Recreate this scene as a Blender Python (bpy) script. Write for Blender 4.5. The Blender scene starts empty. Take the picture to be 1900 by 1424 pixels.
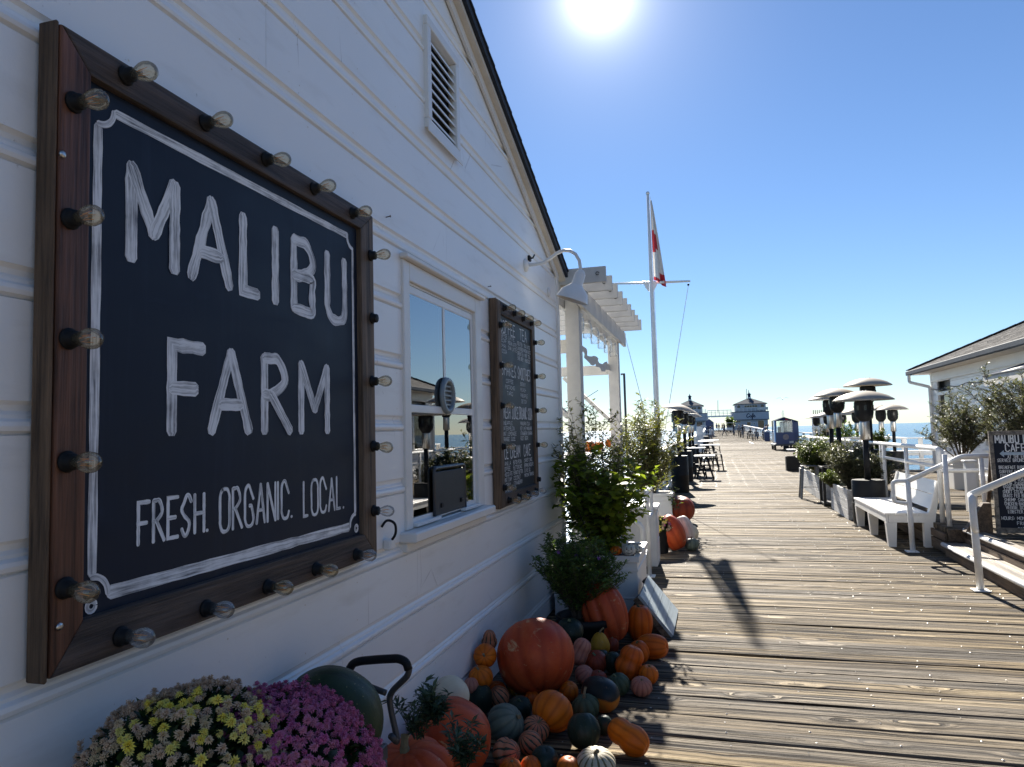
import bpy, bmesh, math, random
import numpy as np
from mathutils import Vector, Matrix, noise
R = math.radians
rnd = random.Random(7)
sc = bpy.context.scene
C = sc.collection

# ------------------------------------------------------------------ camera
F_PX, ROLL, HZ, VPX, EYE = 1330.0, 0.026, 804.0, 1323.0, 1.6
XW = -1.45                                   # plane of the cafe's side wall
def _basis():
    yh = HZ - (VPX - 950) * math.tan(ROLL)
    v = np.array([VPX - 950, -(yh - 712), F_PX]); v /= np.linalg.norm(v)
    a = np.array([0, -(HZ - 712), F_PX])
    n = np.cross(v, a); n /= np.linalg.norm(n)
    if n[1] < 0: n = -n
    r = np.cross(v, n)
    if r[0] < 0: r = -r
    return r, v, n
AX, AY, AZ = _basis()
FWD = Vector((AX[2], AY[2], AZ[2]))
cd = bpy.data.cameras.new('camera'); cam = bpy.data.objects.new('camera', cd); C.objects.link(cam)
cd.sensor_width = 36; cd.lens = 36 * F_PX / 1900; cd.clip_start = .05; cd.clip_end = 60000
m = Matrix.Identity(4)
for i in range(3):
    w = (AX[i], AY[i], AZ[i])
    s = -1 if i == 2 else 1
    for j in range(3): m[j][i] = w[j] * s
m[2][3] = EYE
cam.matrix_world = m
sc.camera = cam
def ray(px, py):
    c = np.array([px - 950, -(py - 712), F_PX])
    w = np.array([c @ AX, c @ AY, c @ AZ]); return Vector(w / np.linalg.norm(w))
O = Vector((0, 0, EYE))
def G(px, py, z=0.0):
    d = ray(px, py); return O + d * ((z - EYE) / d.z)
def W(px, py, x=None):
    d = ray(px, py); return O + d * ((XW if x is None else x) / d.x)
def V(px, py, y):
    d = ray(px, py); return O + d * (y / d.y)

# ------------------------------------------------------------------ world, sun, exposure
SUN_EL, SUN_AZ = R(32.0), R(-7.5)
wd = bpy.data.worlds.new('World'); sc.world = wd; wd.use_nodes = True
nt = wd.node_tree; bg = nt.nodes['Background']
sky = nt.nodes.new('ShaderNodeTexSky'); sky.sky_type = 'NISHITA'; sky.sun_disc = False
sky.sun_elevation = SUN_EL; sky.sun_rotation = SUN_AZ
sky.air_density = 1.0; sky.dust_density = 0.0; sky.ozone_density = 4.0; sky.altitude = 5
SD = Vector((math.sin(SUN_AZ) * math.cos(SUN_EL), math.cos(SUN_AZ) * math.cos(SUN_EL), math.sin(SUN_EL)))
def wn(k, **a):
    x = nt.nodes.new('ShaderNode' + k)
    for q, v in a.items(): setattr(x, q, v)
    return x
def wm(op, a, b=0.0):
    x = wn('Math', operation=op)
    for k, v in enumerate((a, b)):
        if hasattr(v, 'links'): nt.links.new(v, x.inputs[k])
        else: x.inputs[k].default_value = v
    return x.outputs[0]
# clear-day white balance over the whole sky, and the bright aureole of haze round the sun
tint = wn('Mix', data_type='RGBA', blend_type='MULTIPLY'); tint.inputs[0].default_value = 1
nt.links.new(sky.outputs[0], tint.inputs[6]); tint.inputs[7].default_value = (.55, .598, .675, 1)
geo = wn('TexCoord'); dt = wn('VectorMath', operation='DOT_PRODUCT'); nt.links.new(geo.outputs['Generated'], dt.inputs[0]); dt.inputs[1].default_value = SD
ang = wm('ARCCOSINE', wm('MINIMUM', dt.outputs['Value'], .999999))
glow = wm('ADD', wm('MULTIPLY', wm('EXPONENT', wm('MULTIPLY', ang, -1 / R(1.1))), 22.), wm('MULTIPLY', wm('EXPONENT', wm('MULTIPLY', ang, -1 / R(5.0))), 3.0))
gc = wn('Mix', data_type='RGBA', blend_type='ADD'); gc.inputs[0].default_value = 1
gm_ = wn('Mix', data_type='RGBA', blend_type='MULTIPLY'); gm_.inputs[0].default_value = 1; gm_.inputs[7].default_value = (1, .97, .92, 1)
nt.links.new(glow, gm_.inputs[6]); nt.links.new(tint.outputs[2], gc.inputs[6]); nt.links.new(gm_.outputs[2], gc.inputs[7])
nt.links.new(gc.outputs[2], bg.inputs[0]); bg.inputs[1].default_value = 0.05
sl = bpy.data.lights.new('sun', 'SUN'); sun = bpy.data.objects.new('sun', sl); C.objects.link(sun)
sl.energy = 4.0; sl.angle = R(.5); sl.color = (1, .93, .82)
sun.rotation_euler = SD.to_track_quat('Z', 'Y').to_euler(); sun.location = (0, 0, 30)
sc.view_settings.view_transform = 'Standard'; sc.view_settings.look = 'None'
sc.view_settings.exposure = 1.92; sc.view_settings.gamma = 1
try: sc.view_settings.use_curve_mapping = False
except Exception: pass
sc.cycles.max_bounces = 8; sc.cycles.transparent_max_bounces = 24
sc.cycles.sample_clamp_indirect = 6

# ------------------------------------------------------------------ materials
class N:
    """small node-graph helper"""
    def __init__(s, name):
        s.m = bpy.data.materials.new(name); s.m.use_nodes = True; s.t = s.m.node_tree
        s.b = s.t.nodes['Principled BSDF']; s.out = s.t.nodes['Material Output']
        s._c = None
    def n(s, k, **a):
        x = s.t.nodes.new('ShaderNode' + k)
        for q, v in a.items(): setattr(x, q, v)
        return x
    def l(s, a, b): s.t.links.new(a, b)
    def coord(s, scale=(1, 1, 1), rot=(0, 0, 0), rand=0.0, uv=False):
        tc = s.n('TexCoord'); mp = s.n('Mapping'); o = tc.outputs['UV' if uv else 'Object']
        if rand:
            oi = s.n('ObjectInfo'); mu = s.n('VectorMath', operation='SCALE'); cb = s.n('CombineXYZ')
            for k in range(3): s.l(oi.outputs['Random'], cb.inputs[k])
            s.l(cb.outputs[0], mu.inputs[0]); mu.inputs['Scale'].default_value = rand
            ad = s.n('VectorMath', operation='ADD'); s.l(o, ad.inputs[0]); s.l(mu.outputs[0], ad.inputs[1]); o = ad.outputs[0]
        s.l(o, mp.inputs['Vector']); mp.inputs['Scale'].default_value = scale; mp.inputs['Rotation'].default_value = rot
        return mp.outputs[0]
    def noise(s, vec, scale, detail=4, rough=.55, dist=0.0):
        x = s.n('TexNoise'); s.l(vec, x.inputs['Vector'])
        x.inputs['Scale'].default_value = scale; x.inputs['Detail'].default_value = detail
        x.inputs['Roughness'].default_value = rough; x.inputs['Distortion'].default_value = dist
        return x.outputs['Fac']
    def ramp(s, fac, stops, mode='LINEAR'):
        x = s.n('ValToRGB'); s.l(fac, x.inputs[0]); e = x.color_ramp.elements; x.color_ramp.interpolation = mode
        while len(e) < len(stops): e.new(.5)
        for q, (p, c) in zip(e, stops):
            q.position = p; q.color = (*c, 1) if len(c) == 3 else c
        return x.outputs[0]
    def mix(s, fac, a, b, kind='MIX'):
        x = s.n('Mix', data_type='RGBA', blend_type=kind)
        for v, k in ((fac, 0), (a, 6), (b, 7)):
            if hasattr(v, 'is_linked') or hasattr(v, 'links'): s.l(v, x.inputs[k])
            else: x.inputs[k].default_value = v if k == 0 else ((*v, 1) if len(v) == 3 else v)
        return x.outputs[2]
    def math(s, op, a, b=0.0):
        x = s.n('Math', operation=op)
        for k, v in enumerate((a, b)):
            if hasattr(v, 'links'): s.l(v, x.inputs[k])
            else: x.inputs[k].default_value = v
        return x.outputs[0]
    def bump(s, h, strength=.3, dist=.01):
        x = s.n('Bump'); s.l(h, x.inputs['Height']); x.inputs['Strength'].default_value = strength
        x.inputs['Distance'].default_value = dist; s.l(x.outputs[0], s.b.inputs['Normal'])
    def col(s, c):
        if hasattr(c, 'links'): s.l(c, s.b.inputs['Base Color'])
        else: s.b.inputs['Base Color'].default_value = (*c, 1)
    def set(s, rough=.5, metal=0., spec=.5):
        if hasattr(rough, 'links'): s.l(rough, s.b.inputs['Roughness'])
        else: s.b.inputs['Roughness'].default_value = rough
        s.b.inputs['Metallic'].default_value = metal; s.b.inputs['Specular IOR Level'].default_value = spec
        return s.m
BW = ((0, (0, 0, 0)), (1, (1, 1, 1)))
def plain(name, c, rough=.5, var=.18, scale=9, bump=.15, metal=0., spec=.5, rand=7.0):
    n = N(name); v = n.coord(rand=rand); f = n.noise(v, scale, 6, .6)
    n.col(n.ramp(f, ((.3, [x * (1 - var) for x in c]), (.7, [min(1, x * (1 + var)) for x in c]))))
    if bump: n.bump(n.noise(v, scale * 9, 4), bump, .004)
    return n.set(rough, metal, spec)
def paint_white(name, c=(.80, .79, .76), dirt=.5, board=True):
    n = N(name); v = n.coord(rand=11.0)
    st = n.noise(n.coord((5, 1.6, 9), rand=11.), 1.3, 5, .6)
    sp = n.noise(v, 34, 5, .7); big = n.noise(v, .9, 3)
    base = n.ramp(big, ((.3, [x * .94 for x in c]), (.7, c)))
    base = n.mix(n.ramp(st, ((.56, (0, 0, 0)), (.78, (dirt * .35,) * 3))), base, (.42, .37, .29))
    base = n.mix(n.ramp(sp, ((.67, (0, 0, 0)), (.74, (dirt * .75,) * 3))), base, (.33, .29, .24))
    cr = n.n('TexVoronoi', feature='DISTANCE_TO_EDGE'); n.l(n.coord((1.3, 2.1, 1.1), rand=11.), cr.inputs['Vector']); cr.inputs['Scale'].default_value = 1.1
    ck = n.math('MULTIPLY', n.ramp(cr.outputs['Distance'], ((.0, (1, 1, 1)), (.006, (0, 0, 0)))), n.ramp(n.noise(v, 1.7, 3), ((.58, (0, 0, 0)), (.66, (dirt,) * 3))))
    base = n.mix(ck, base, (.24, .2, .17))
    n.col(base)
    n.bump(n.math('ADD', n.noise(v, 7, 6, .65), n.math('MULTIPLY', sp, .5)), .22, .006)
    return n.set(.40, 0, .8)
def wood(name, dark, light, axis=0, scale=1.0, rough=.7, bump=.5, gap=.5, rand=13.):
    n = N(name); k = [22 * scale] * 3; k[axis] = 1.1 * scale
    v = n.coord(tuple(k), rand=rand); f = n.noise(v, 1.0, 9, .66, .5); f2 = n.noise(n.coord((1.5,) * 3, rand=rand), 1.6, 4)
    k2 = [90 * scale] * 3; k2[axis] = 2.5 * scale
    fine = n.noise(n.coord(tuple(k2), rand=rand), 1., 5, .7)
    h = n.math('ADD', n.math('MULTIPLY', f, .6), n.math('MULTIPLY', fine, .4))
    c = n.ramp(h, ((.41, dark), (.5, [(a + b) / 2 for a, b in zip(dark, light)]), (.60, light)))
    c = n.mix(n.ramp(f2, ((.35, (0,) * 3), (.7, (gap,) * 3))), c, [x * .55 for x in dark])
    n.col(c); n.bump(h, bump, .012)
    return n.set(rough, 0, .35)

M = {}
M['wall'] = paint_white('white_wall_paint', (.92, .915, .895), .62)
M['trim'] = paint_white('white_trim_paint', (.80, .78, .74), .3)
M['white'] = plain('white_gloss_paint', (.80, .80, .78), .35, .05, 5, .1)
M['rail'] = plain('white_pipe_paint', (.80, .80, .78), .32, .07, 14, .2)
M['fasc'] = plain('cream_soffit_paint', (.70, .64, .55), .5, .1, 4, .1)
M['roofdark'] = plain('dark_asphalt_shingle', (.020, .028, .045), .75, .4, 30, .6)
M['shingle'] = plain('grey_asphalt_shingle', (.15, .145, .14), .95, .35, 22, .7, 0, .05)
M['roofedge'] = plain('slate_gutter_paint', (.075, .090, .11), .7, .12, 6, .1, 0, .08)
M['slate'] = plain('slate_roofing', (.10, .11, .125), .95, .2, 3, .2, 0, .04)
M['stoolgrey'] = plain('worn_grey_steel', (.20, .20, .20), .5, .25, 12, .1, .4)
M['framered'] = wood('red_brown_weathered_wood', (.055, .022, .012), (.24, .10, .055), 2, 1., .5, .5)
M['framev'] = wood('brown_weathered_wood', (.050, .035, .024), (.24, .16, .105), 2, 1.2, .62, .8)
M['frameh'] = wood('dark_weathered_wood', (.036, .027, .023), (.15, .108, .085), 1, 1.2, .62, .8)
M['frameside'] = wood('grey_brown_edge_wood', (.055, .035, .022), (.22, .14, .085), 2, 1.4, .65, .8)
M['black'] = plain('black_rubber', (.012, .012, .013), .55, .2, 12, .1, 0, .2)
M['blackmetal'] = plain('black_enamel', (.012, .013, .015), .5, .25, 7, .12, 0, .2)
M['darkgrey'] = plain('dark_grey_tube', (.055, .056, .06), .38, .2, 9, .1)
M['steel'] = plain('brushed_steel', (.55, .54, .52), .33, .15, 8, .1, 1.0)
M['galv'] = plain('galvanised_white_metal', (.62, .63, .64), .38, .1, 8, .1, .25)
M['canopy'] = plain('cream_heater_canopy', (.40, .35, .285), .55, .1, 5, .08, 0, .12)
M['filament'] = plain('orange_filament', (.75, .30, .06), .4, .05, 5, 0)
M['nail'] = plain('worn_nail_steel', (.46, .44, .41), .38, .2, 40, 0, .7)
M['soil'] = plain('dark_potting_soil', (.022, .016, .011), .95, .4, 60, .8)
M['boxwhite'] = paint_white('white_box_paint', (.79, .78, .75), .25)
M['boxgrey'] = wood('whitewashed_boards', (.42, .42, .41), (.70, .70, .68), 1, .6, .6, .35, .15)
M['greyboard'] = wood('blue_grey_painted_plank', (.26, .31, .34), (.40, .46, .49), 1, .5, .42, .4, .2)
M['rawwood'] = wood('raw_brown_timber', (.06, .042, .03), (.24, .17, .11), 1, .8, .7, .6)
M['steptread'] = wood('grey_step_timber', (.10, .085, .07), (.36, .31, .25), 1, .8, .55, .6, .3)
M['bark'] = plain('grey_brown_bark', (.085, .065, .048), .85, .35, 20, .6)
M['blue'] = plain('royal_blue_paint', (.014, .042, .14), .32, .12, 4, .05)
M['lightblue'] = plain('sky_blue_paint', (.10, .30, .62), .35, .1, 4, .05)
M['cafewall'] = plain('pale_blue_white_siding', (.42, .425, .45), .6, .05, 2, .1)
M['redflag'] = plain('red_flag_cloth', (.50, .025, .04), .8, .1, 20, .2)
M['whiteflag'] = plain('white_flag_cloth', (.72, .70, .68), .8, .06, 20, .2)
M['navy'] = plain('navy_canvas', (.020, .035, .075), .9, .2, 12, .2, 0, .05)
M['canvas'] = plain('pale_canvas', (.60, .58, .53), .8, .1, 12, .2)
M['darkglass'] = plain('dark_window_glass', (.012, .016, .02), .06, .2, 3, 0)
M['interior'] = plain('dim_room_wall', (.40, .40, .39), .8, .2, 2, 0)
M['curtain'] = plain('pale_curtain_cloth', (.78, .78, .76), .8, .06, 6, .1)
M['stem'] = plain('dry_pumpkin_stem', (.20, .165, .095), .8, .35, 40, .6)
M['stemgreen'] = plain('green_pumpkin_stem', (.11, .13, .065), .8, .35, 40, .6)
M['skin'] = plain('skin', (.42, .26, .18), .5, .08, 8, 0)
M['hair'] = plain('dark_hair', (.02, .014, .010), .5, .2, 30, .2)
for k, c in dict(shirtblack=(.02, .02, .024), shirtwhite=(.62, .62, .62), shirtred=(.22, .05, .06), shirtblue=(.05, .11, .26), shirtgrey=(.16, .16, .17), jeans=(.045, .065, .12), khaki=(.25, .2, .13)).items():
    M[k] = plain(k + '_cloth', c, .8, .15, 10, .2)
M['chalkblue'] = plain('chalk_arrow_paint', (.42, .52, .60), .8, .15, 20, .1)

def chalkboard(name, c, smear=1.0):
    n = N(name); v = n.coord(rand=0)
    a = n.noise(n.coord((1, 1.2, 3.2)), 1.6, 6, .6, .8); b = n.noise(n.coord((8, 14, 1.2)), 1.4, 6, .6)
    col = n.ramp(a, ((.3, [x * .75 for x in c]), (.62, c), (.82, [x * (1 + .8 * smear) for x in c])))
    col = n.mix(n.ramp(b, ((.55, (0,) * 3), (.85, (.35 * smear,) * 3))), col, [x * 2.1 + .004 for x in c])
    n.col(col); n.bump(n.noise(v, 45, 5, .6), .12, .003)
    return n.set(n.ramp(a, ((.3, (.45,) * 3), (.8, (.65,) * 3))), 0, .25)
M['chalkboard'] = chalkboard('navy_chalkboard', (.011, .0175, .034))
M['chalkboard2'] = chalkboard('slate_chalkboard', (.030, .037, .044), .5)
M['chalkboard3'] = chalkboard('midnight_board', (.010, .013, .026), .3)
def chalk(name, c=(.84, .85, .86), under=(.02, .027, .042), thin=.47):
    """brushed paint: streaks run along each stroke (UV), so the board shows through where the brush ran dry"""
    n = N(name); st = n.noise(n.coord((5, 120, 1), uv=True), 1., 6, .66, .25); bl = n.noise(n.coord((1, 1, 1)), 13, 4)
    f = n.math('ADD', n.math('MULTIPLY', st, .72), n.math('MULTIPLY', bl, .28))
    fac = n.ramp(f, ((thin - .07, (.12,) * 3), (thin + .035, (.62,) * 3), (thin + .13, (1,) * 3)))
    n.col(n.mix(fac, under, c)); n.bump(st, .2, .002)
    return n.set(.75, 0, .3)
M['chalk'] = chalk('brushed_white_paint', thin=.425)
M['chalkthin'] = chalk('thin_chalk_marker', thin=.40)
M['menuchalk'] = plain('white_chalk_marker', (.78, .79, .78), .8, .12, 60, 0)

def glass(name, tint=(1, 1, 1), ior=1.5, rough=.0, refl=(1, 1, 1)):
    n = N(name); n.t.nodes.remove(n.b)
    tr = n.n('BsdfTransparent'); gl = n.n('BsdfGlossy'); fr = n.n('Fresnel'); mx = n.n('MixShader')
    tr.inputs[0].default_value = (*tint, 1); gl.inputs[0].default_value = (*refl, 1); gl.inputs['Roughness'].default_value = rough; fr.inputs['IOR'].default_value = ior
    n.l(fr.outputs[0], mx.inputs[0]); n.l(tr.outputs[0], mx.inputs[1]); n.l(gl.outputs[0], mx.inputs[2]); n.l(mx.outputs[0], n.out.inputs[0])
    return n.m
M['pane'] = glass('window_pane_glass', (.90, .93, .95), 3.8)
def bulbglass(name, tint, dust):
    n = N(name); n.t.nodes.remove(n.b)
    tr = n.n('BsdfTransparent'); gl = n.n('BsdfGlossy'); df = n.n('BsdfDiffuse'); lw = n.n('LayerWeight'); lw.inputs['Blend'].default_value = .28
    m1 = n.n('MixShader'); m2 = n.n('MixShader'); m1.inputs[0].default_value = .08
    tr.inputs[0].default_value = (*tint, 1); df.inputs[0].default_value = (*dust, 1); gl.inputs['Roughness'].default_value = .03
    n.l(tr.outputs[0], m1.inputs[1]); n.l(df.outputs[0], m1.inputs[2]); n.l(n.ramp(lw.outputs['Fresnel'], ((0, (.06,) * 3), (1, (.75,) * 3))), m2.inputs[0])
    n.l(m1.outputs[0], m2.inputs[1]); n.l(gl.outputs[0], m2.inputs[2]); n.l(m2.outputs[0], n.out.inputs[0]); return n.m
M['pane2'] = glass('plain_window_glass', (.7, .74, .76), 1.5)
M['perwhite'] = plain('chalky_white_paint', (.58, .57, .54), .7, .09, 7, .25, 0, .15)
M['bulb'] = bulbglass('amber_bulb_glass', (.99, .93, .80), (.80, .66, .42))
M['bulbclear'] = bulbglass('clear_bulb_glass', (.98, .98, .97), (.8, .8, .78))
M['jarglass'] = glass('jar_glass', (.86, .90, .90), 1.45)
M['screenglass'] = glass('windscreen_glass', (.80, .88, .88), 1.5)

def leafmat(name, dark, light, trans=.38, rough=.42):
    n = N(name); sep = n.n('SeparateXYZ'); tc = n.n('TexCoord'); n.l(tc.outputs['UV'], sep.inputs[0])
    ob = n.noise(n.coord(rand=3.), 3.5, 3)
    f = n.math('ADD', n.math('MULTIPLY', sep.outputs[0], .75), n.math('MULTIPLY', ob, .35))
    c = n.ramp(f, ((.15, dark), (.9, light)))
    n.col(c); n.set(rough, 0, .4)
    tl = n.n('BsdfTranslucent'); n.l(n.mix(1.0, c, (1.0, 1.0, .45), 'MULTIPLY'), tl.inputs[0]); mx = n.n('MixShader'); mx.inputs[0].default_value = trans
    n.l(n.b.outputs[0], mx.inputs[1]); n.l(tl.outputs[0], mx.inputs[2]); n.l(mx.outputs[0], n.out.inputs[0])
    return n.m
M['leafbroad'] = leafmat('broad_green_leaf', (.085, .14, .02), (.32, .40, .06), .6)
M['leafthin'] = leafmat('narrow_olive_leaf', (.085, .105, .03), (.28, .28, .085), .48)
M['leafdark'] = leafmat('dark_shrub_leaf', (.055, .115, .032), (.19, .28, .065), .46)
M['leafpitto'] = leafmat('glossy_hedge_leaf', (.03, .06, .012), (.13, .17, .03), .38)
M['leafolive'] = leafmat('grey_olive_leaf', (.07, .085, .05), (.21, .22, .14), .3)
M['leafsage'] = leafmat('sage_leaf', (.035, .065, .040), (.10, .15, .085), .3)
M['leafbox'] = leafmat('lime_boxwood_leaf', (.07, .12, .02), (.20, .26, .05), .4)
M['leafmum'] = leafmat('mum_leaf', (.015, .04, .012), (.045, .085, .025), .3)
def petal(name, base, tip, var):
    n = N(name); sep = n.n('SeparateXYZ'); tc = n.n('TexCoord'); n.l(tc.outputs['UV'], sep.inputs[0])
    oi = n.n('ObjectInfo'); c = n.ramp(sep.outputs[1], ((.1, base), (.85, tip)))
    c2 = n.mix(n.math('MULTIPLY', oi.outputs['Random'], .7), c, var)
    n.col(c2); return n.set(.7, 0, .2)
M['petalpurple'] = petal('magenta_petal', (.36, .022, .15), (.60, .16, .34), (.66, .28, .33))
M['petalyellow'] = petal('yellow_petal', (.78, .54, .02), (.88, .76, .12), (.80, .72, .26))
M['petalbrown'] = petal('faded_brown_petal', (.40, .21, .12), (.72, .52, .38), (.66, .54, .26))

def gourd(name, c1, c2, stripe=None, scar=0., groove=None, rough=.38, spots=None, bi=None, spec=.28):
    """skin of a pumpkin: u runs around in ribs, v from base to stem"""
    n = N(name); v = n.coord(rand=9.); sep = n.n('SeparateXYZ'); tc = n.n('TexCoord'); n.l(tc.outputs['UV'], sep.inputs[0])
    a = n.noise(v, 7, 6, .6, .4); fine = n.noise(v, 60, 5, .65)
    c = n.ramp(a, ((.3, c1), (.7, c2)))
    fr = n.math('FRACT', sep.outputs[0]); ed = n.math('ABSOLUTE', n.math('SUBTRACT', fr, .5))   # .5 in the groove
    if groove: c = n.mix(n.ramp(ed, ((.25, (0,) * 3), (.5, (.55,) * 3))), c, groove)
    if stripe:
        w = n.math('ADD', ed, n.math('MULTIPLY', n.math('SUBTRACT', n.noise(v, 26, 4, .7), .5), .55))
        c = n.mix(n.ramp(w, ((.33, (0,) * 3), (.40, (1,) * 3))), c, stripe)
    if bi:
        w = n.math('ADD', sep.outputs[2] if False else sep.outputs[1], n.math('MULTIPLY', n.math('SUBTRACT', n.noise(v, 9, 4), .5), .25))
        sx = n.n('SeparateXYZ'); n.l(n.n('TexCoord').outputs['Generated'], sx.inputs[0])
        w = n.math('ADD', sx.outputs[2], n.math('MULTIPLY', n.math('SUBTRACT', n.noise(v, 9, 5), .5), .3))
        c = n.mix(n.ramp(w, ((.50, (0,) * 3), (.56, (1,) * 3))), c, bi)
    if spots: c = n.mix(n.ramp(fine, ((.64, (0,) * 3), (.70, (.85,) * 3))), c, spots)
    sc_ = n.noise(n.coord((1, 1, 2.2), rand=9.), 19, 6, .75)
    c = n.mix(n.ramp(sc_, ((.635, (0,) * 3), (.70, (.6,) * 3))), c, (.34, .24, .13))
    mo = n.noise(v, 3.2, 5, .6); c = n.mix(n.ramp(mo, ((.35, (0,) * 3), (.7, (.45,) * 3))), c, n.mix(1., c, (.72, .62, .6), 'MULTIPLY'))
    if scar:
        s2 = n.noise(n.coord((1, 1, 1.6), rand=17.), 6.5, 7, .72, .6); c = n.mix(n.ramp(s2, ((.60, (0,) * 3), (.68, (scar,) * 3))), c, (.58, .40, .20))
        s3 = n.noise(n.coord((1.4, 1.4, .7), rand=27.), 38, 3, .6); c = n.mix(n.ramp(s3, ((.70, (0,) * 3), (.74, (scar,) * 3))), c, (.05, .02, .012))
    n.col(c); n.bump(n.math('ADD', n.math('MULTIPLY', a, .9), fine), .26, .006)
    return n.set(n.ramp(a, ((.3, (rough + .02,) * 3), (.7, (rough + .2,) * 3))), 0, spec)
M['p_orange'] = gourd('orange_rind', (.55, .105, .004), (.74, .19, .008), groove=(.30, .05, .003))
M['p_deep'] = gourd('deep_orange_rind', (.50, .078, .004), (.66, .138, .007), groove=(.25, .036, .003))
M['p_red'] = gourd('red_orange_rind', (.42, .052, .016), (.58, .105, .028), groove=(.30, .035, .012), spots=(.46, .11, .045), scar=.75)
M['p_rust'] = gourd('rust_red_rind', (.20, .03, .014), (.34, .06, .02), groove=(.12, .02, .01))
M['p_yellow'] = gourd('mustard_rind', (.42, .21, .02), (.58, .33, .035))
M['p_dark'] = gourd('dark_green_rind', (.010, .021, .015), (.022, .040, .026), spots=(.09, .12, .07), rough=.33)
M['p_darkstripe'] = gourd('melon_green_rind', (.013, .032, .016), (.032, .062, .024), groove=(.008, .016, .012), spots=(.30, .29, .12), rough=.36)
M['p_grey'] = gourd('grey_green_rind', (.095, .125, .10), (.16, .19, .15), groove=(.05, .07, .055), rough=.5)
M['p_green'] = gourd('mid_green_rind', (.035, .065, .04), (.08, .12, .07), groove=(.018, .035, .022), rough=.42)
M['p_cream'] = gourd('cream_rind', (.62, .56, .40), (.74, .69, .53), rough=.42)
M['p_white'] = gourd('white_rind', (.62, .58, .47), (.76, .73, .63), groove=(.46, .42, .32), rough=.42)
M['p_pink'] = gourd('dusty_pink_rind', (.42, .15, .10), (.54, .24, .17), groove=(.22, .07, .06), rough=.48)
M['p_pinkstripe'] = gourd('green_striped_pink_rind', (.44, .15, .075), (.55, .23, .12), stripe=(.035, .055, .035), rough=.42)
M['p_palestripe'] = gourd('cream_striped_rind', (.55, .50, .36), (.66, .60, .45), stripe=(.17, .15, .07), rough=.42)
M['p_bi'] = gourd('green_topped_orange_rind', (.40, .13, .015), (.54, .20, .025), bi=(.012, .020, .022), rough=.28)

def deckmat():
    n = N('weathered_pier_timber')
    tc = n.n('TexCoord'); sp = n.n('SeparateXYZ'); n.l(tc.outputs['Object'], sp.inputs[0])
    row = n.math('FLOOR', n.math('DIVIDE', sp.outputs[1], .292)); wn = n.n('TexWhiteNoise', noise_dimensions='1D'); n.l(row, wn.inputs['W'])
    sh = n.n('CombineXYZ'); n.l(n.math('MULTIPLY', wn.outputs['Value'], 37.), sh.inputs[0]); n.l(n.math('MULTIPLY', wn.outputs['Value'], 19.), sh.inputs[2])
    ad = n.n('VectorMath', operation='ADD'); n.l(tc.outputs['Object'], ad.inputs[0]); n.l(sh.outputs[0], ad.inputs[1])
    def mp(k):
        x = n.n('Mapping'); n.l(ad.outputs[0], x.inputs['Vector']); x.inputs['Scale'].default_value = k; return x.outputs[0]
    # knots bend the grain
    vo = n.n('TexVoronoi', feature='F1'); n.l(mp((1.25, 4.2, 1)), vo.inputs['Vector']); vo.inputs['Scale'].default_value = 1.0; vo.inputs['Randomness'].default_value = 1
    kn = n.ramp(vo.outputs['Distance'], ((.0, (1, 1, 1)), (.10, (.75,) * 3), (.30, (0,) * 3)), 'EASE')
    w = n.n('CombineXYZ'); n.l(n.math('MULTIPLY', kn, .085), w.inputs[1])
    ad2 = n.n('VectorMath', operation='ADD'); n.l(ad.outputs[0], ad2.inputs[0]); n.l(w.outputs[0], ad2.inputs[1])
    def mq(k):
        x = n.n('Mapping'); n.l(ad2.outputs[0], x.inputs['Vector']); x.inputs['Scale'].default_value = k; return x.outputs[0]
    g1 = n.noise(mq((.42, 17, 1)), 1., 10, .66, .45); g2 = n.noise(mq((1.4, 70, 1)), 1., 7, .72); big = n.noise(mp((.35, 2.0, 1)), 1., 4)
    cr = n.noise(mq((.62, 40, 1)), 1., 7, .66, .3)
    h = n.math('ADD', n.math('MULTIPLY', g1, .72), n.math('MULTIPLY', g2, .28))
    c = n.ramp(h, ((.40, (.022, .017, .013)), (.455, (.075, .057, .038)), (.505, (.160, .120, .070)), (.56, (.265, .200, .110)), (.64, (.40, .315, .180))))
    c = n.mix(n.ramp(big, ((.32, (0,) * 3), (.72, (.55,) * 3))), c, n.mix(1., c, (.58, .58, .60), 'MULTIPLY'))
    c = n.mix(n.math('MULTIPLY', wn.outputs['Value'], .38), c, n.mix(1., c, (.62, .60, .60), 'MULTIPLY'))
    gy = n.noise(mp((.22, 1.3, 1)), 1., 5, .6, .4); c = n.mix(n.ramp(n.math('ADD', n.math('MULTIPLY', gy, .6), n.math('MULTIPLY', wn.outputs['Value'], .4)), ((.38, (.1,) * 3), (.62, (.85,) * 3))), c, n.mix(.62, c, n.mix(1., n.ramp(h, ((.36, (.04, .038, .036)), (.62, (.26, .24, .215)))), (1, 1, 1), 'MULTIPLY')))
    crk = n.ramp(cr, ((.392, (1,) * 3), (.442, (0,) * 3)))
    c = n.mix(crk, c, (.016, .012, .010))
    core = n.ramp(vo.outputs['Distance'], ((.05, (1,) * 3), (.13, (0,) * 3)))
    c = n.mix(n.math('MULTIPLY', core, .92), c, (.022, .016, .012))
    n.col(c)
    hh = n.math('SUBTRACT', n.math('ADD', h, n.math('MULTIPLY', kn, .5)), n.math('MULTIPLY', crk, .7))
    n.bump(hh, .9, .03)
    return n.set(n.ramp(h, ((.3, (.85,) * 3), (.7, (.6,) * 3))), 0, .08)
M['deck'] = deckmat()
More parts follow.
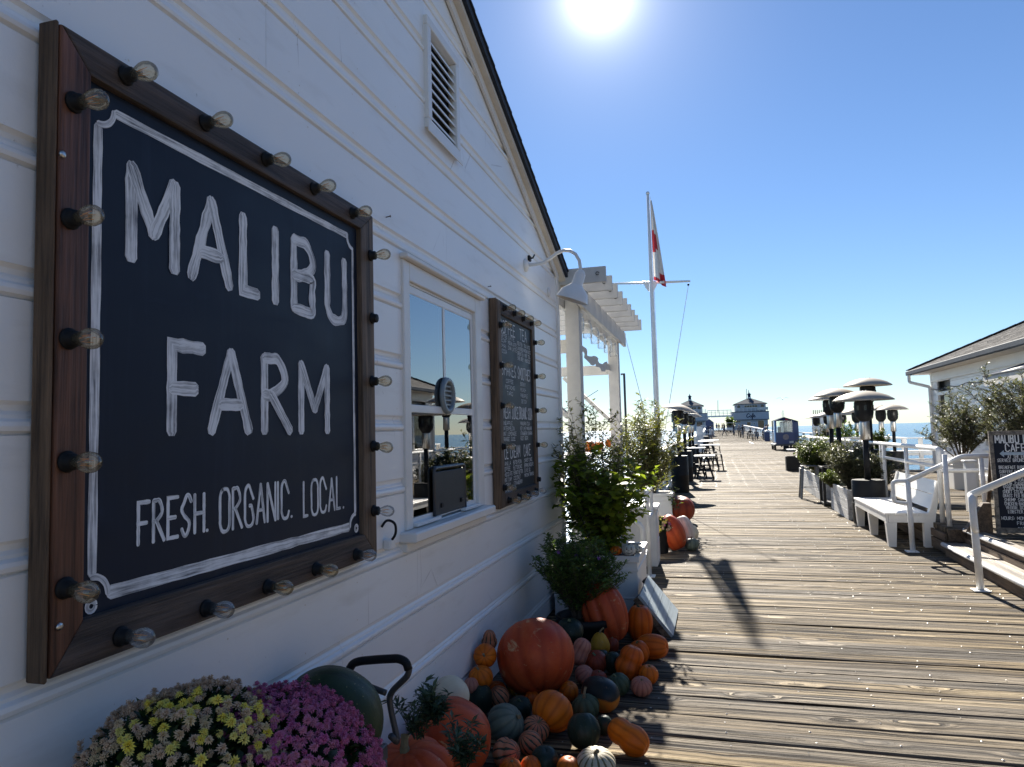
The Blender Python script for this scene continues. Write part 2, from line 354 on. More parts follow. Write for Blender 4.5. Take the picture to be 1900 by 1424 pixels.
def seamat():
    n = N('sea_water'); v = n.coord((1, 1, 1))
    a = n.noise(n.coord((.05, .12, 1)), 1., 6, .6); b = n.noise(n.coord((.5, 1.1, 1)), 1., 7, .62); c = n.noise(n.coord((.008, .02, 1)), 1., 4)
    h = n.math('ADD', n.math('MULTIPLY', a, 1.2), n.math('MULTIPLY', b, .42))
    n.col(n.ramp(c, ((.35, (.014, .070, .150)), (.7, (.022, .095, .185)))))
    n.bump(h, .5, .8)
    n.b.inputs['IOR'].default_value = 1.33
    return n.set(.16, 0, .3)
M['sea'] = seamat()

# ------------------------------------------------------------------ mesh helpers
OFF = {}
def tag(o, label=None, cat=None, group=None, kind=None):
    for k, v in (('label', label), ('category', cat), ('group', group), ('kind', kind)):
        if v: o[k] = v
    return o
def thing(name, label, cat, loc=(0, 0, 0), group=None):
    o = bpy.data.objects.new(name, None); C.objects.link(o); o.location = loc; o.empty_display_size = .1
    OFF[o.name] = Vector(loc); return tag(o, label, cat, group)
class MB:
    def __init__(s): s.v = []; s.f = []; s.uv = {}; s.mi = []
    def add(s, vs, fs, M_=None, uvs=None):
        o = len(s.v)
        s.v += [tuple(M_ @ Vector(p)) if M_ else tuple(p) for p in vs]
        for k, f in enumerate(fs):
            if uvs: s.uv[len(s.f)] = uvs[k]
            s.f.append(tuple(i + o for i in f))
        return s
    def box(s, a, b, bev=0.0, M_=None):
        x0, y0, z0 = [min(p, q) for p, q in zip(a, b)]; x1, y1, z1 = [max(p, q) for p, q in zip(a, b)]
        if bev <= 0:
            vs = [(x, y, z) for x in (x0, x1) for y in (y0, y1) for z in (z0, z1)]
            return s.add(vs, [(0, 1, 3, 2), (4, 6, 7, 5), (0, 4, 5, 1), (2, 3, 7, 6), (0, 2, 6, 4), (1, 5, 7, 3)], M_)
        bev = min(bev, (x1 - x0) * .49, (y1 - y0) * .49, (z1 - z0) * .49)
        vs = []; idx = {}
        for ix, X_ in enumerate((x0, x1)):
            for iy, Y_ in enumerate((y0, y1)):
                for iz, Z_ in enumerate((z0, z1)):
                    sx, sy, sz = (1, -1)[ix], (1, -1)[iy], (1, -1)[iz]
                    for ax in range(3):
                        p = [X_ + sx * bev, Y_ + sy * bev, Z_ + sz * bev]; p[ax] = (X_, Y_, Z_)[ax]
                        idx[ix, iy, iz, ax] = len(vs); vs.append(p)
        fs = []
        def ring(ax, q):
            o1, o2 = [k for k in range(3) if k != ax]; r = []
            for u, w in ((0, 0), (1, 0), (1, 1), (0, 1)):
                t = [0, 0, 0]; t[ax] = q; t[o1] = u; t[o2] = w; r.append(idx[t[0], t[1], t[2], ax])
            return r
        for ax in range(3):
            for q in (0, 1):
                r = ring(ax, q); fs.append(tuple(r if (q == 1) ^ (ax == 1) else r[::-1]))
        for ax in range(3):
            o1, o2 = [k for k in range(3) if k != ax]
            for u in (0, 1):
                for w in (0, 1):
                    t0 = [0, 0, 0]; t1 = [0, 0, 0]; t0[o1] = t1[o1] = u; t0[o2] = t1[o2] = w; t1[ax] = 1
                    fs.append((idx[(*t0, o1)], idx[(*t1, o1)], idx[(*t1, o2)], idx[(*t0, o2)]))
        for ix in (0, 1):
            for iy in (0, 1):
                for iz in (0, 1): fs.append((idx[ix, iy, iz, 0], idx[ix, iy, iz, 1], idx[ix, iy, iz, 2]))
        return s.add(vs, fs, M_)
    def bar(s, p, q, w, h, up=(0, 0, 1), bev=0.0):
        p, q = Vector(p), Vector(q); d = q - p; L = d.length; d.normalize(); up = Vector(up)
        sd = d.cross(up)
        if sd.length < 1e-4: sd = d.cross(Vector((1, 0, 0)))
        sd.normalize(); u2 = sd.cross(d)
        mt = Matrix(((d.x, sd.x, u2.x, p.x), (d.y, sd.y, u2.y, p.y), (d.z, sd.z, u2.z, p.z), (0, 0, 0, 1)))
        return s.box((0, -w / 2, -h / 2), (L, w / 2, h / 2), bev, mt)
    def tube(s, pts, r, seg=8, cap=True):
        pts = [Vector(p) for p in pts]; n = len(pts); rr = r if isinstance(r, (list, tuple)) else [r] * n
        vs = []; fs = []; prev = None
        for k in range(n):
            t = (pts[min(k + 1, n - 1)] - pts[max(k - 1, 0)]).normalized()
            a = prev - t * prev.dot(t) if prev is not None else t.cross(Vector((0, 0, 1)) if abs(t.z) < .9 else Vector((1, 0, 0)))
            a.normalize(); prev = a; b = t.cross(a)
            for j in range(seg):
                q = 2 * math.pi * j / seg; vs.append(pts[k] + (a * math.cos(q) + b * math.sin(q)) * rr[k])
        for k in range(n - 1):
            for j in range(seg):
                j2 = (j + 1) % seg; fs.append((k * seg + j, k * seg + j2, (k + 1) * seg + j2, (k + 1) * seg + j))
        if cap: fs += [tuple(range(seg))[::-1], tuple((n - 1) * seg + j for j in range(seg))]
        return s.add(vs, fs)
    def lathe(s, prof, seg=16, M_=None, cap=True):
        vs = []; fs = []
        for r, z in prof:
            for j in range(seg):
                q = 2 * math.pi * j / seg; vs.append((r * math.cos(q), r * math.sin(q), z))
        for k in range(len(prof) - 1):
            for j in range(seg):
                j2 = (j + 1) % seg; fs.append((k * seg + j, k * seg + j2, (k + 1) * seg + j2, (k + 1) * seg + j))
        if cap:
            if prof[0][0] > 1e-5: fs.append(tuple(range(seg))[::-1])
            if prof[-1][0] > 1e-5: fs.append(tuple((len(prof) - 1) * seg + j for j in range(seg)))
        return s.add(vs, fs, M_)
    def prism(s, pts, d):
        d = Vector(d); n = len(pts); vs = [Vector(p) for p in pts]; vs += [p + d for p in vs]
        fs = [tuple(range(n))[::-1], tuple(range(n, 2 * n))] + [(k, (k + 1) % n, n + (k + 1) % n, n + k) for k in range(n)]
        return s.add(vs, fs)
    def build(s, name, mt, parent=None, smooth=False, fix=True):
        me = bpy.data.meshes.new(name); off = Vector((0, 0, 0))
        p = parent
        while p is not None:
            if p.name in OFF: off = OFF[p.name]
            p = p.parent
        vs = np.array(s.v, dtype=float) - np.array(off)
        me.from_pydata(vs.tolist(), [], s.f)
        if s.uv:
            ul = me.uv_layers.new(name='UV'); k = 0; buf = []
            for i, f in enumerate(s.f): buf += [c for q in s.uv.get(i, [(0, 0)] * len(f)) for c in q]
            ul.data.foreach_set('uv', buf)
        if fix:
            bm = bmesh.new(); bm.from_mesh(me); bmesh.ops.recalc_face_normals(bm, faces=bm.faces); bm.to_mesh(me); bm.free()
        if smooth: me.polygons.foreach_set('use_smooth', [True] * len(me.polygons))
        for mm in (mt if isinstance(mt, (list, tuple)) else [mt]): me.materials.append(mm)
        o = bpy.data.objects.new(name, me); C.objects.link(o)
        if parent: o.parent = parent
        return o
def smooth_by_angle(o, a=40):
    me = o.data; me.polygons.foreach_set('use_smooth', [True] * len(me.polygons))
    bm = bmesh.new(); bm.from_mesh(me)
    for e in bm.edges: e.smooth = len(e.link_faces) == 2 and e.calc_face_angle(0) < R(a)
    bm.to_mesh(me); bm.free(); return o
def tree_copy(o, parent=None):
    c = o.copy(); C.objects.link(c)
    if parent: c.parent = parent
    for ch in list(o.children): tree_copy(ch, c)
    return c
def arc(c, a, b, r, t0, t1, n=8):
    c, a, b = Vector(c), Vector(a), Vector(b)
    return [c + (a * math.cos(t0 + (t1 - t0) * k / n) + b * math.sin(t0 + (t1 - t0) * k / n)) * r for k in range(n + 1)]
def rounded(pts, r, n=5):
    """polyline with its corners rounded"""
    pts = [Vector(p) for p in pts]; out = [pts[0]]
    for k in range(1, len(pts) - 1):
        p = pts[k]; a = (pts[k - 1] - p); b = (pts[k + 1] - p); d = min(r, a.length * .49, b.length * .49)
        p0 = p + a.normalized() * d; p1 = p + b.normalized() * d
        for i in range(n + 1):
            t = i / n; out.append(p0 * (1 - t) ** 2 + p * 2 * t * (1 - t) + p1 * t * t)
    return out + [pts[-1]]
def axis_matrix(z, loc):
    z = Vector(z).normalized(); q = z.to_track_quat('Z', 'Y').to_matrix().to_4x4(); q.translation = Vector(loc); return q

# ------------------------------------------------------------------ stroke lettering
FONT = {}
for _l in """A 0026,2640,1232|B 0006,~061626353413 03,~0313333231301000|C ~443526160502011030 41|D 00 06,~06162635333130 1000|E 4000 06 46,0333|F 0006 46,0333
G ~4435261605020110304133,33 23|H 0006,4046,0343|I 0006|J ~462631201001|K 0006,4603 40|L 06 00 30|M 0006,0622,2246,4640|N 0006,0640,4046|O ~1605020110304144453616|P 0006,~0616263534331303
Q ~1605020110304144453616,2240|R 0006,~06162635341303,1340|S ~45362615041332 31201001|T 0646,2620|U ~0602 01103041 46|V 0620,2046|W 0610,1023,2330,3046|X 0046,0640|Y 0623 46,2320|Z 0646 00 40
0 ~1605020110304144453616|1 1526 20|2 ~0516264443 0000,0040|3 ~05163645343323,~23 343120 1001|4 302602 42|5 46060434 3231301000|6 ~45160502011030414233 0302|7 0646 10|8 ~23140516364534234241301001 0223|9 ~4334130405163645444220|. 0001|- 1333|: 0102,0304|' 1615|& 4014152625020110 43|/ 0046""".replace('\n', '|').split('|'):
    ch, spec = _l.split(' ', 1); st = []
    for part in spec.split(','):
        cur = part.startswith('~'); dg = [c for c in part if c.isdigit()]
        st.append((cur, [(int(dg[k]) / 4, int(dg[k + 1]) / 6) for k in range(0, len(dg) - 1, 2)]))
    FONT[ch] = st
WID = {'I': .12, '.': .12, ':': .12, "'": .2, 'M': 1.2, 'W': 1.2, '1': .6, 'L': .8}
def catmull(p, n=4):
    out = []
    for k in range(len(p) - 1):
        a = p[max(k - 1, 0)]; b = p[k]; c = p[k + 1]; d = p[min(k + 2, len(p) - 1)]
        for i in range(n):
            t = i / n
            out.append(tuple(.5 * (2 * b[j] + (c[j] - a[j]) * t + (2 * a[j] - 5 * b[j] + 4 * c[j] - d[j]) * t * t + (3 * b[j] - a[j] - 3 * c[j] + d[j]) * t ** 3) for j in (0, 1)))
    return out + [p[-1]]
def strip(mb, pts, w, plane, lift, wob=0.0, caps=True, seed=0):
    """a painted stroke: flat ribbon along pts (2-D) on plane=(origin, right, up, normal)"""
    o, rt, up, nm = plane; n = len(pts)
    P = [Vector((p[0], p[1])) for p in pts]
    L = [0.0]
    for k in range(1, n): L.append(L[-1] + (P[k] - P[k - 1]).length)
    rows = []
    for k in range(n):
        a = (P[k] - P[k - 1]).normalized() if k else None; b = (P[k + 1] - P[k]).normalized() if k < n - 1 else None
        if a is None: a = b
        if b is None: b = a
        t = (a + b)
        if t.length < .2: t = a
        t.normalize(); nn = Vector((-t.y, t.x)); c = max(.5, nn.dot(Vector((-a.y, a.x))))
        ww = w / 2 / c
        if wob: ww *= 1 + wob * noise.noise(Vector((L[k] * 23 / max(w * 20, .02), seed * 7.3, 1)))
        rows.append((P[k] + nn * ww, P[k] - nn * ww))
    if caps and n > 1:
        t = (P[0] - P[1]).normalized(); rows.insert(0, tuple(q + t * w * .32 - (q - P[0]) * .45 for q in rows[0])); L.insert(0, L[0] - w * .3)
        t = (P[-1] - P[-2]).normalized(); rows.append(tuple(q + t * w * .32 - (q - P[-1]) * .45 for q in rows[-1])); L.append(L[-1] + w * .3)
    vs = []; fs = []; uvs = []
    for a, b in rows:
        for q in (a, b): vs.append(o + rt * q.x + up * q.y + nm * lift)
    for k in range(len(rows) - 1):
        fs.append((2 * k, 2 * k + 1, 2 * k + 3, 2 * k + 2)); sd = seed * 3.7
        uvs.append(((L[k] + sd, sd), (L[k] + sd, sd + w), (L[k + 1] + sd, sd + w), (L[k + 1] + sd, sd)))
    mb.add(vs, fs, None, uvs)
def subdiv(pts, step):
    out = [pts[0]]
    for a, b in zip(pts, pts[1:]):
        L = math.dist(a, b); k = max(1, int(L / step))
        for i in range(1, k + 1): out.append((a[0] + (b[0] - a[0]) * i / k, a[1] + (b[1] - a[1]) * i / k))
    return out
def letter(mb, ch, x, y, w, h, sw, plane, lift=.0012, wob=0.0, seed=0, cn=4):
    for i, (cur, pts) in enumerate(FONT.get(ch, [])):
        q = [(x + a * w, y + b * h) for a, b in pts]
        if cur: q = catmull(q, cn)
        if wob: q = subdiv(q, h * .08)
        strip(mb, q, sw, plane, lift + .0004 * i, wob, True, seed + i)
def text(mb, s, x0, x1, y, h, sw, plane, lift=.0012, wob=0.0, cn=2, jit=.0, space=.75):
    """a line of capitals fitted between x0 and x1"""
    ad = [(WID.get(c, 1.0) if c != ' ' else space) for c in s]; gap = .38
    tot = sum(ad) + gap * (len(s) - 1); k = (x1 - x0) / tot; x = x0
    for i, c in enumerate(s):
        if c != ' ': letter(mb, c, x, y + (rnd.uniform(-jit, jit) * h), ad[i] * k * (.3 if c in 'I.:' else 1), (h if c != '.' else h * .12) * (1 + rnd.uniform(-jit, jit)), sw, plane, lift, wob, i * 5 + 1, cn)
        x += (ad[i] + gap) * k
WALLP = lambda x, y, z: (Vector((x, y, z)), Vector((0, 1, 0)), Vector((0, 0, 1)), Vector((1, 0, 0)))

# ------------------------------------------------------------------ leaves
def leaf_arrays(items, fold=.18, shape='oval'):
    """items: (pos, direction, up, length, width) -> one MB of small folded leaves"""
    mb = MB()
    for p, d, u, L, w in items:
        d = d.normalized(); s = d.cross(u)
        if s.length < 1e-3: s = d.cross(Vector((1, .3, 0)))
        s.normalize(); n = s.cross(d); r = rnd.random()
        a = p; m1 = p + d * (L * .45); t = p + d * L - n * (L * .10)
        l = m1 + s * (w / 2) + n * (w * fold); q = m1 - s * (w / 2) + n * (w * fold)
        mb.add((a, l, t, q), ((0, 3, 2), (0, 2, 1)), None, (((r, 0), (r, .5), (r, 1)), ((r, 0), (r, 1), (r, .5))))
    return mb
def shrub(root, base, H, Wd, stems, twigs, leaves, L, w, leaf_m, spread=.8, up_bias=.9, bare=.25, seed=1, stem_r=.008, env=None, leafname='foliage', single=0, droop=.0, branch_m=None, lean=(0, 0)):
    """stems that fork into twigs carrying separate leaves; env(t) scales the width with height"""
    rs = random.Random(seed); items = []; br = MB(); base = Vector(base)
    for i in range(stems):
        az = rs.uniform(0, 2 * math.pi); rad = Wd * .5 * math.sqrt(rs.random()) * spread
        hh = H * rs.uniform(.62, 1.0) * (1 - .35 * (rad / (Wd * .5 + 1e-6)) ** 2)
        tip = base + Vector((math.cos(az) * rad + lean[0] * hh, math.sin(az) * rad + lean[1] * hh, hh))
        st = base + Vector((math.cos(az), math.sin(az), 0)) * (Wd * .07 * rs.random())
        mid = st.lerp(tip, .5) + Vector((rs.uniform(-.06, .06), rs.uniform(-.06, .06), 0)) * Wd - Vector((math.cos(az), math.sin(az), 0)) * rad * .18
        pts = [st * (1 - t) ** 2 + mid * 2 * t * (1 - t) + tip * t * t for t in (0, .2, .4, .6, .8, 1)]
        br.tube(pts, [stem_r * (1 - .75 * t) for t in (0, .2, .4, .6, .8, 1)], 5, False)
        for j in range(twigs):
            t = bare + (1 - bare) * (j + rs.random()) / twigs
            p = st * (1 - t) ** 2 + mid * 2 * t * (1 - t) + tip * t * t
            a2 = rs.uniform(0, 2 * math.pi); e = env(t) if env else (1.1 - .75 * t)
            ln = Wd * .24 * e * rs.uniform(.5, 1.2)
            d = Vector((math.cos(a2), math.sin(a2), up_bias * rs.uniform(.4, 1.3))).normalized()
            q = p + d * ln
            br.tube([p, p.lerp(q, .5) + Vector((0, 0, ln * .05)), q], [stem_r * .38, stem_r * .28, stem_r * .15], 3, False)
            for k in range(leaves):
                s = (k + rs.random()) / leaves; lp = p.lerp(q, s); a3 = rs.uniform(0, 2 * math.pi)
                ld = (d * .55 + Vector((math.cos(a3), math.sin(a3), rs.uniform(-.5, .7) - droop))).normalized()
                z = rs.uniform(.65, 1.2)
                items.append((lp, ld, Vector((rs.uniform(-.4, .4), rs.uniform(-.4, .4), 1)), L * z, w * z))
    br.build('branch', branch_m or M['bark'], root, True, False)
    if single:
        rs.shuffle(items); items.sort(key=lambda t: (t[0] - O).length); near, items = items[:single], items[single:]
        protos = [leaf_mesh(leaf_m, k) for k in range(3)]
        for p, d, u, LL, ww in near:
            o = bpy.data.objects.new('leaf', protos[rs.randrange(3)]); C.objects.link(o); o.parent = root
            d = d.normalized(); s = d.cross(u).normalized(); n = s.cross(d)
            mt = Matrix(((s.x * ww, d.x * LL, n.x * ww, 0), (s.y * ww, d.y * LL, n.y * ww, 0), (s.z * ww, d.z * LL, n.z * ww, 0), (0, 0, 0, 1)))
            mt.translation = p - OFF[root.name]; o.matrix_local = mt
    f = leaf_arrays(items).build(leafname, leaf_m, root, True, False); f['kind'] = 'stuff'
    return root
_LM = {}
def leaf_mesh(mt, k):
    if (mt.name, k) in _LM: return _LM[mt.name, k]
    r = (.25, .55, .85)[k]; v = []; f = []
    rows = ((0, 0), (.15, .32), (.4, .5), (.7, .36), (1, 0))
    for t, hw in rows: v += [(-hw, t, .14 * hw - .12 * t * t), (0, t, -.12 * t * t), (hw, t, .14 * hw - .12 * t * t)]
    for i in range(4):
        for j in (0, 1): f.append((3 * i + j, 3 * i + j + 1, 3 * i + j + 4, 3 * i + j + 3))
    me = bpy.data.meshes.new('leaf'); me.from_pydata(v, [], f); ul = me.uv_layers.new(name='UV')
    ul.data.foreach_set('uv', [c for p in me.polygons for li in p.vertices for c in (r, v[li][1])])
    me.polygons.foreach_set('use_smooth', [True] * len(me.polygons)); me.materials.append(mt); _LM[mt.name, k] = me
    return me

# ================================================================== SETTING
def zdeck(y): return 0.0 if y < 80 else (y - 80) * .0115
sea = MB(); sea.add([(-30000, -200, -6), (30000, -200, -6), (30000, 40000, -6), (-30000, 40000, -6)], [(0, 1, 2, 3)])
tag(sea.build('sea', M['sea']), 'blue sea glittering in the sun', None, None, 'structure')

deck = MB(); deck.box((-1.6, -40, -.5), (9, 26, -.12)); deck.box((-1.3, 26, -.5), (6.4, 172, -.12))
deck = deck.build('pier_deck', M['rawwood']); tag(deck, 'weathered timber pier deck', None, None, 'structure'); OFF[deck.name] = Vector((0, 0, 0))
PITCH = .292; YD = 0.73
def plank_mesh(y0, y1, x0, x1, top, seed, segs=16, th=.075):
    mb = MB(); vs = []; fs = []
    for k in range(segs + 1):
        x = x0 + (x1 - x0) * k / segs
        wa = .0075 * noise.noise(Vector((x * 1.7, seed * 3.1, 0))) + .003 * noise.noise(Vector((x * 7, seed, 5)))
        wb = .0075 * noise.noise(Vector((x * 1.7, seed * 5.7, 9))) + .003 * noise.noise(Vector((x * 7, seed, 2)))
        dz = .006 * noise.noise(Vector((x * .9, seed * 2.3, 4))); tl = .005 * noise.noise(Vector((x * .6, seed * 4.3, 8)))
        b = .009
        for (yy, zz) in ((y0 + wa, top - th), (y0 + wa, top - b + dz - tl), (y0 + wa + b, top + dz - tl), ((y0 + y1) / 2, top + dz + .002), (y1 + wb - b, top + dz + tl), (y1 + wb, top - b + dz + tl), (y1 + wb, top - th)): vs.append((x, yy, zz))
    for k in range(segs):
        for j in range(6):
            a = k * 7 + j; fs.append((a, a + 7, a + 8, a + 1))
    fs += [tuple(range(7)), tuple(segs * 7 + j for j in range(7))[::-1]]
    mb.add(vs, fs); return mb
nl = MB(); k = 0; y = YD
while y < 20.2:
    o = plank_mesh(y + .0042, y + PITCH - .0042 - .004 * rnd.random(), -1.55, 6.3 if y > 9 else 3.4, rnd.uniform(-.004, .004), k, 20 if y < 9 else 12).build('plank', M['deck'], deck)
    smooth_by_angle(o, 35)
    for i in range(11):
        x = -1.2 + i * .405
        for dy in (.055, .225):
            if rnd.random() < .7:
                px_, py_ = x + rnd.gauss(0, .022), y + dy + rnd.gauss(0, .018); r = rnd.uniform(.0042, .0072); z = .003 + rnd.uniform(0, .004); t = rnd.uniform(-.3, .3)
                nl.add([(px_ + r * math.cos(q * 1.047), py_ + r * math.sin(q * 1.047), z + r * t * math.sin(q)) for q in range(6)] + [(px_, py_, z + .003)], [(q, (q + 1) % 6, 6) for q in range(6)])
    y += PITCH; k += 1
o = nl.build('nail', M['nail'], deck); o['kind'] = 'stuff'
far = MB(); yb_ = YD - PITCH
while yb_ > -30:                                         # the deck goes on behind the viewer
    far.box((-1.5, yb_ + .006, -.1), (8.9, yb_ + PITCH - .006, rnd.uniform(-.004, .004))); yb_ -= PITCH
while y < 171:
    z = zdeck(y) + rnd.uniform(-.005, .005); x1 = 6.35 if y > 26 else 8.9
    g = .006 + .004 * rnd.random()
    far.box((-1.33 - .1 * rnd.random(), y + g, z - .1), (x1, y + PITCH - g, z)); y += PITCH
o = far.build('distant_plank', M['deck'], deck); o['kind'] = 'stuff'
nl2 = MB()
for i in range(11):
    for j in range(60):
        x = -1.2 + i * .405 + rnd.gauss(0, .02); yy = 20.4 + j * .29 + rnd.gauss(0, .05); r = .0075
        nl2.add([(x - r, yy - r, .006), (x + r, yy - r, .006), (x + r, yy + r, .008), (x - r, yy + r, .008)], [(0, 1, 2, 3)])
o = nl2.build('distant_nail', M['nail'], deck); o['kind'] = 'stuff'

pat = MB(); pat.box((2.82, 5.6, -.10), (9, 21.9, .22)); pat.box((2.66, 9.86, -.10), (2.82, 21.9, .22))
pat = pat.build('patio_deck', M['rawwood']); tag(pat, 'raised timber patio deck beside the pier', None, None, 'structure'); OFF[pat.name] = Vector((0, 0, 0))
y = 5.6; k = 0
while y < 21.8:
    x0 = 2.90 if y < 9.7 else 2.66
    o = plank_mesh(y + .005, y + .195, x0, 8.6, .32 + rnd.uniform(-.003, .003), k + 300, 8, .06).build('plank', M['deck'], pat); y += .2; k += 1
for (z0, z1) in ((.02, .15), (.165, .255)):
    MB().box((2.625, 9.80, z0), (2.655, 21.9, z1), .004).build('fascia_board', M['rawwood'], pat)
for (z0, z1) in ((.02, .16), (.17, .315)):
    MB().box((2.66, 9.755, z0), (2.98, 9.795, z1), .004).build('fascia_board', M['rawwood'], pat)
st = thing('patio_steps', 'two low timber steps with pale nosings up to the patio', 'steps', (2.6, 7.6, 0)); st['kind'] = 'structure'
for (xa, xb, z, nm) in ((2.56, 2.86, .16, 0), (2.80, 2.93, .328, 1)):
    for q in range(2 if nm == 0 else 1):
        w = .135
        a = xa + .05 + q * (w + .006)
        MB().box((a, 5.6, z - .04), (min(a + w, xb + .02), 9.74, z - .002 * q), .004).build('tread', M['steptread'], st)
    MB().tube([(xa + .025, 5.6, z - .02), (xa + .025, 9.745, z - .02)], .026, 10).build('nosing', M['galv'], st, True)
    MB().box((xa + .045, 5.6, 0 if nm == 0 else .165), (xa + .075, 9.73, z - .043)).build('riser', M['rawwood'], st)

# ------------------------------------------------------------------ the white clapboard cafe on the left
YC = W(1039, 760).y                                      # its far corner
ra, rb = W(835, 0), W(1030, 500); RS = (rb.z - ra.z) / (rb.y - ra.y)
def zr(y): return ra.z + RS * (y - ra.y) if y > .9 else ra.z + RS * (.9 - ra.y) + RS * (.9 - y)
YB = -5.2 + 0
cafe = thing('clapboard_cafe', 'white clapboard cafe building with gable, louvre vent and sash window on the near side', 'building', (XW, 3, 0))
wl, wr_ = W(747, 735).y, W(892, 750).y; wt, wb_ = W(815, 521).z, W(752, 985).z
gl0, gr0 = W(759, 750).y, W(882, 757).y; gt, gb = W(754.5, 521).z, W(765, 976).z
v0, v1 = W(786, 130).y, W(846, 200).y; vt, vb = W(785, 28).z, W(846, 297).z
RISE = .2986; Z0 = .802 - 3 * RISE
PROF = [(0, 0), (0, .222), (-.012, .226), (.004, .233), (.0065, .243), (.004, .253), (-.006, .260), (-.006, .268), (-.014, .277), (-.012, .290), (-.002, RISE)]
def board(y0, y1, z0, zlo=None, zhi=None):
    bm = bmesh.new()
    def ringv(y): return [bm.verts.new((XW + p[0], y, z0 + p[1])) for p in PROF] + [bm.verts.new((XW - .035, y, z0 + RISE)), bm.verts.new((XW - .035, y, z0))]
    ys = [y0, y1]; a = ringv(y0); b = ringv(y1); n = len(a)
    for i in range(n): bm.faces.new((a[i], a[(i + 1) % n], b[(i + 1) % n], b[i]))
    bm.faces.new(a[::-1]); bm.faces.new(b)
    def cut(co, no):
        r = bmesh.ops.bisect_plane(bm, geom=bm.verts[:] + bm.edges[:] + bm.faces[:], plane_co=co, plane_no=no, clear_outer=True)
        e = [q for q in r['geom_cut'] if isinstance(q, bmesh.types.BMEdge)]
        if e:
            try: bmesh.ops.contextual_create(bm, geom=e)
            except Exception: pass
    if z0 + RISE > zr(max(y1, y0)) or z0 + RISE > zr(y0):
        cut(ra, (0, -RS, 1))
        cut((XW, .9, zr(.9)), (0, RS, 1))
    if zlo is not None: cut((0, 0, zlo), (0, 0, -1))
    if zhi is not None: cut((0, 0, zhi), (0, 0, 1))
    if not bm.faces: bm.free(); return
    bmesh.ops.recalc_face_normals(bm, faces=bm.faces)
    me = bpy.data.meshes.new('siding_board'); bmesh.ops.translate(bm, verts=bm.verts, vec=-OFF[cafe.name]); bm.to_mesh(me); bm.free()
    me.materials.append(M['wall']); o = bpy.data.objects.new('siding_board', me); C.objects.link(o); o.parent = cafe
for k in range(19):
    z0 = Z0 + k * RISE; z1 = z0 + RISE
    if z0 > zr(.9): break
    zc0 = max(z0, .012)
    if z1 < .02: continue
    lo = .012 if z0 < .012 else None
    if z1 > gb and z0 < gt:
        board(YB, gl0 - .03, z0, lo); board(gr0 + .03, YC, z0, lo)
        if z0 < gb - .02: board(gl0 - .03, gr0 + .03, z0, lo, gb - .01)
        if z1 > gt + .02: board(gl0 - .03, gr0 + .03, z0, gt + .01)
    elif z1 > vb + .06 and z0 < vt - .06:
        board(YB, v0 + .02, z0); board(v1 - .02, YC, z0)
        if z0 < vb + .05: board(v0 + .02, v1 - .02, z0, None, vb + .05)
        if z1 > vt - .05: board(v0 + .02, v1 - .02, z0, vt - .05)
    else:
        j = rnd.uniform(1.0, 6.0)                           # butt joint between two lengths of siding
        board(YB, j - .0012, z0, lo); board(j + .0012, YC, z0, lo)
nh = MB()
for k in range(19):
    zz = Z0 + k * RISE + .03
    for i in range(21):
        yy = .3 + i * .41 + rnd.gauss(0, .02)
        if zz < .05 or zz > zr(yy) - .1 or yy > YC - .05 or (wl - .05 < yy < wr_ + .05 and gb - .1 < zz < gt + .15) or rnd.random() < .25: continue
        for dz in (0, .17):
            p = Vector((XW + .0012, yy + rnd.gauss(0, .006), zz + dz + rnd.gauss(0, .006))); r = .0034
            nh.add([p + Vector((0, r * math.cos(q * 1.047), r * math.sin(q * 1.047))) for q in range(6)], [tuple(range(6))])
o = nh.build('nail_head', M['fasc'], cafe); o['kind'] = 'stuff'
core = MB(); xc0, xc1 = XW - .16, XW - .036
core.prism([(xc0, YB, 0), (xc0, gl0 - .05, 0), (xc0, gl0 - .05, zr(gl0) - .02), (xc0, .9, zr(.9) - .02), (xc0, YB, zr(YB) - .02)], (xc1 - xc0, 0, 0))
core.prism([(xc0, gr0 + .05, 0), (xc0, YC, 0), (xc0, YC, zr(YC) - .02), (xc0, gr0 + .05, zr(gr0) - .02)], (xc1 - xc0, 0, 0))
core.box((xc0, gl0 - .05, 0), (xc1, gr0 + .05, gb - .02)); core.prism([(xc0, gl0 - .05, gt + .02), (xc0, gr0 + .05, gt + .02), (xc0, gr0 + .05, zr(gr0) - .02), (xc0, gl0 - .05, zr(gl0) - .02)], (xc1 - xc0, 0, 0))
core.box((-9, YC - .14, 0), (xc0, YC, zr(YC) - .05)); core.box((-9, YB, 0), (xc0, YB + .1, zr(YB) - .05)); core.box((-9.1, YB, 0), (-9, YC, 2.9))
core.build('wall', M['trim'], cafe)
MB().box((XW - .02, YC - .055, 0), (XW + .022, YC + .02, zr(YC) - .01), .004).build('corner_trim', M['trim'], cafe)
MB().prism([(XW + .008, .9, zr(.9) - .10), (XW + .008, YC, zr(YC) - .10), (XW + .008, YC, zr(YC) - .035), (XW + .008, .9, zr(.9) - .035)], (.02, 0, 0)).build('rake_moulding', M['trim'], cafe)
MB().prism([(XW - .02, .9, zr(.9) - .034), (XW - .02, YC + .3, zr(YC + .3) - .034), (XW - .02, YC + .3, zr(YC + .3)), (XW - .02, .9, zr(.9))], (.09, 0, 0)).build('rake_soffit', M['fasc'], cafe)
EX = XW + .095
rf = MB()
rf.prism([(EX, .9, zr(.9) + .005), (EX, YC + .34, zr(YC + .34) + .005), (EX, YC + .34, zr(YC + .34) + .06), (EX, .9, zr(.9) + .06)], (-8, 0, 0))
rf.prism([(EX, .9, zr(.9) + .005), (EX, YB - .3, zr(.9) + RS * (.9 - YB + .3) + .005), (EX, YB - .3, zr(.9) + RS * (.9 - YB + .3) + .06), (EX, .9, zr(.9) + .06)], (-8, 0, 0))
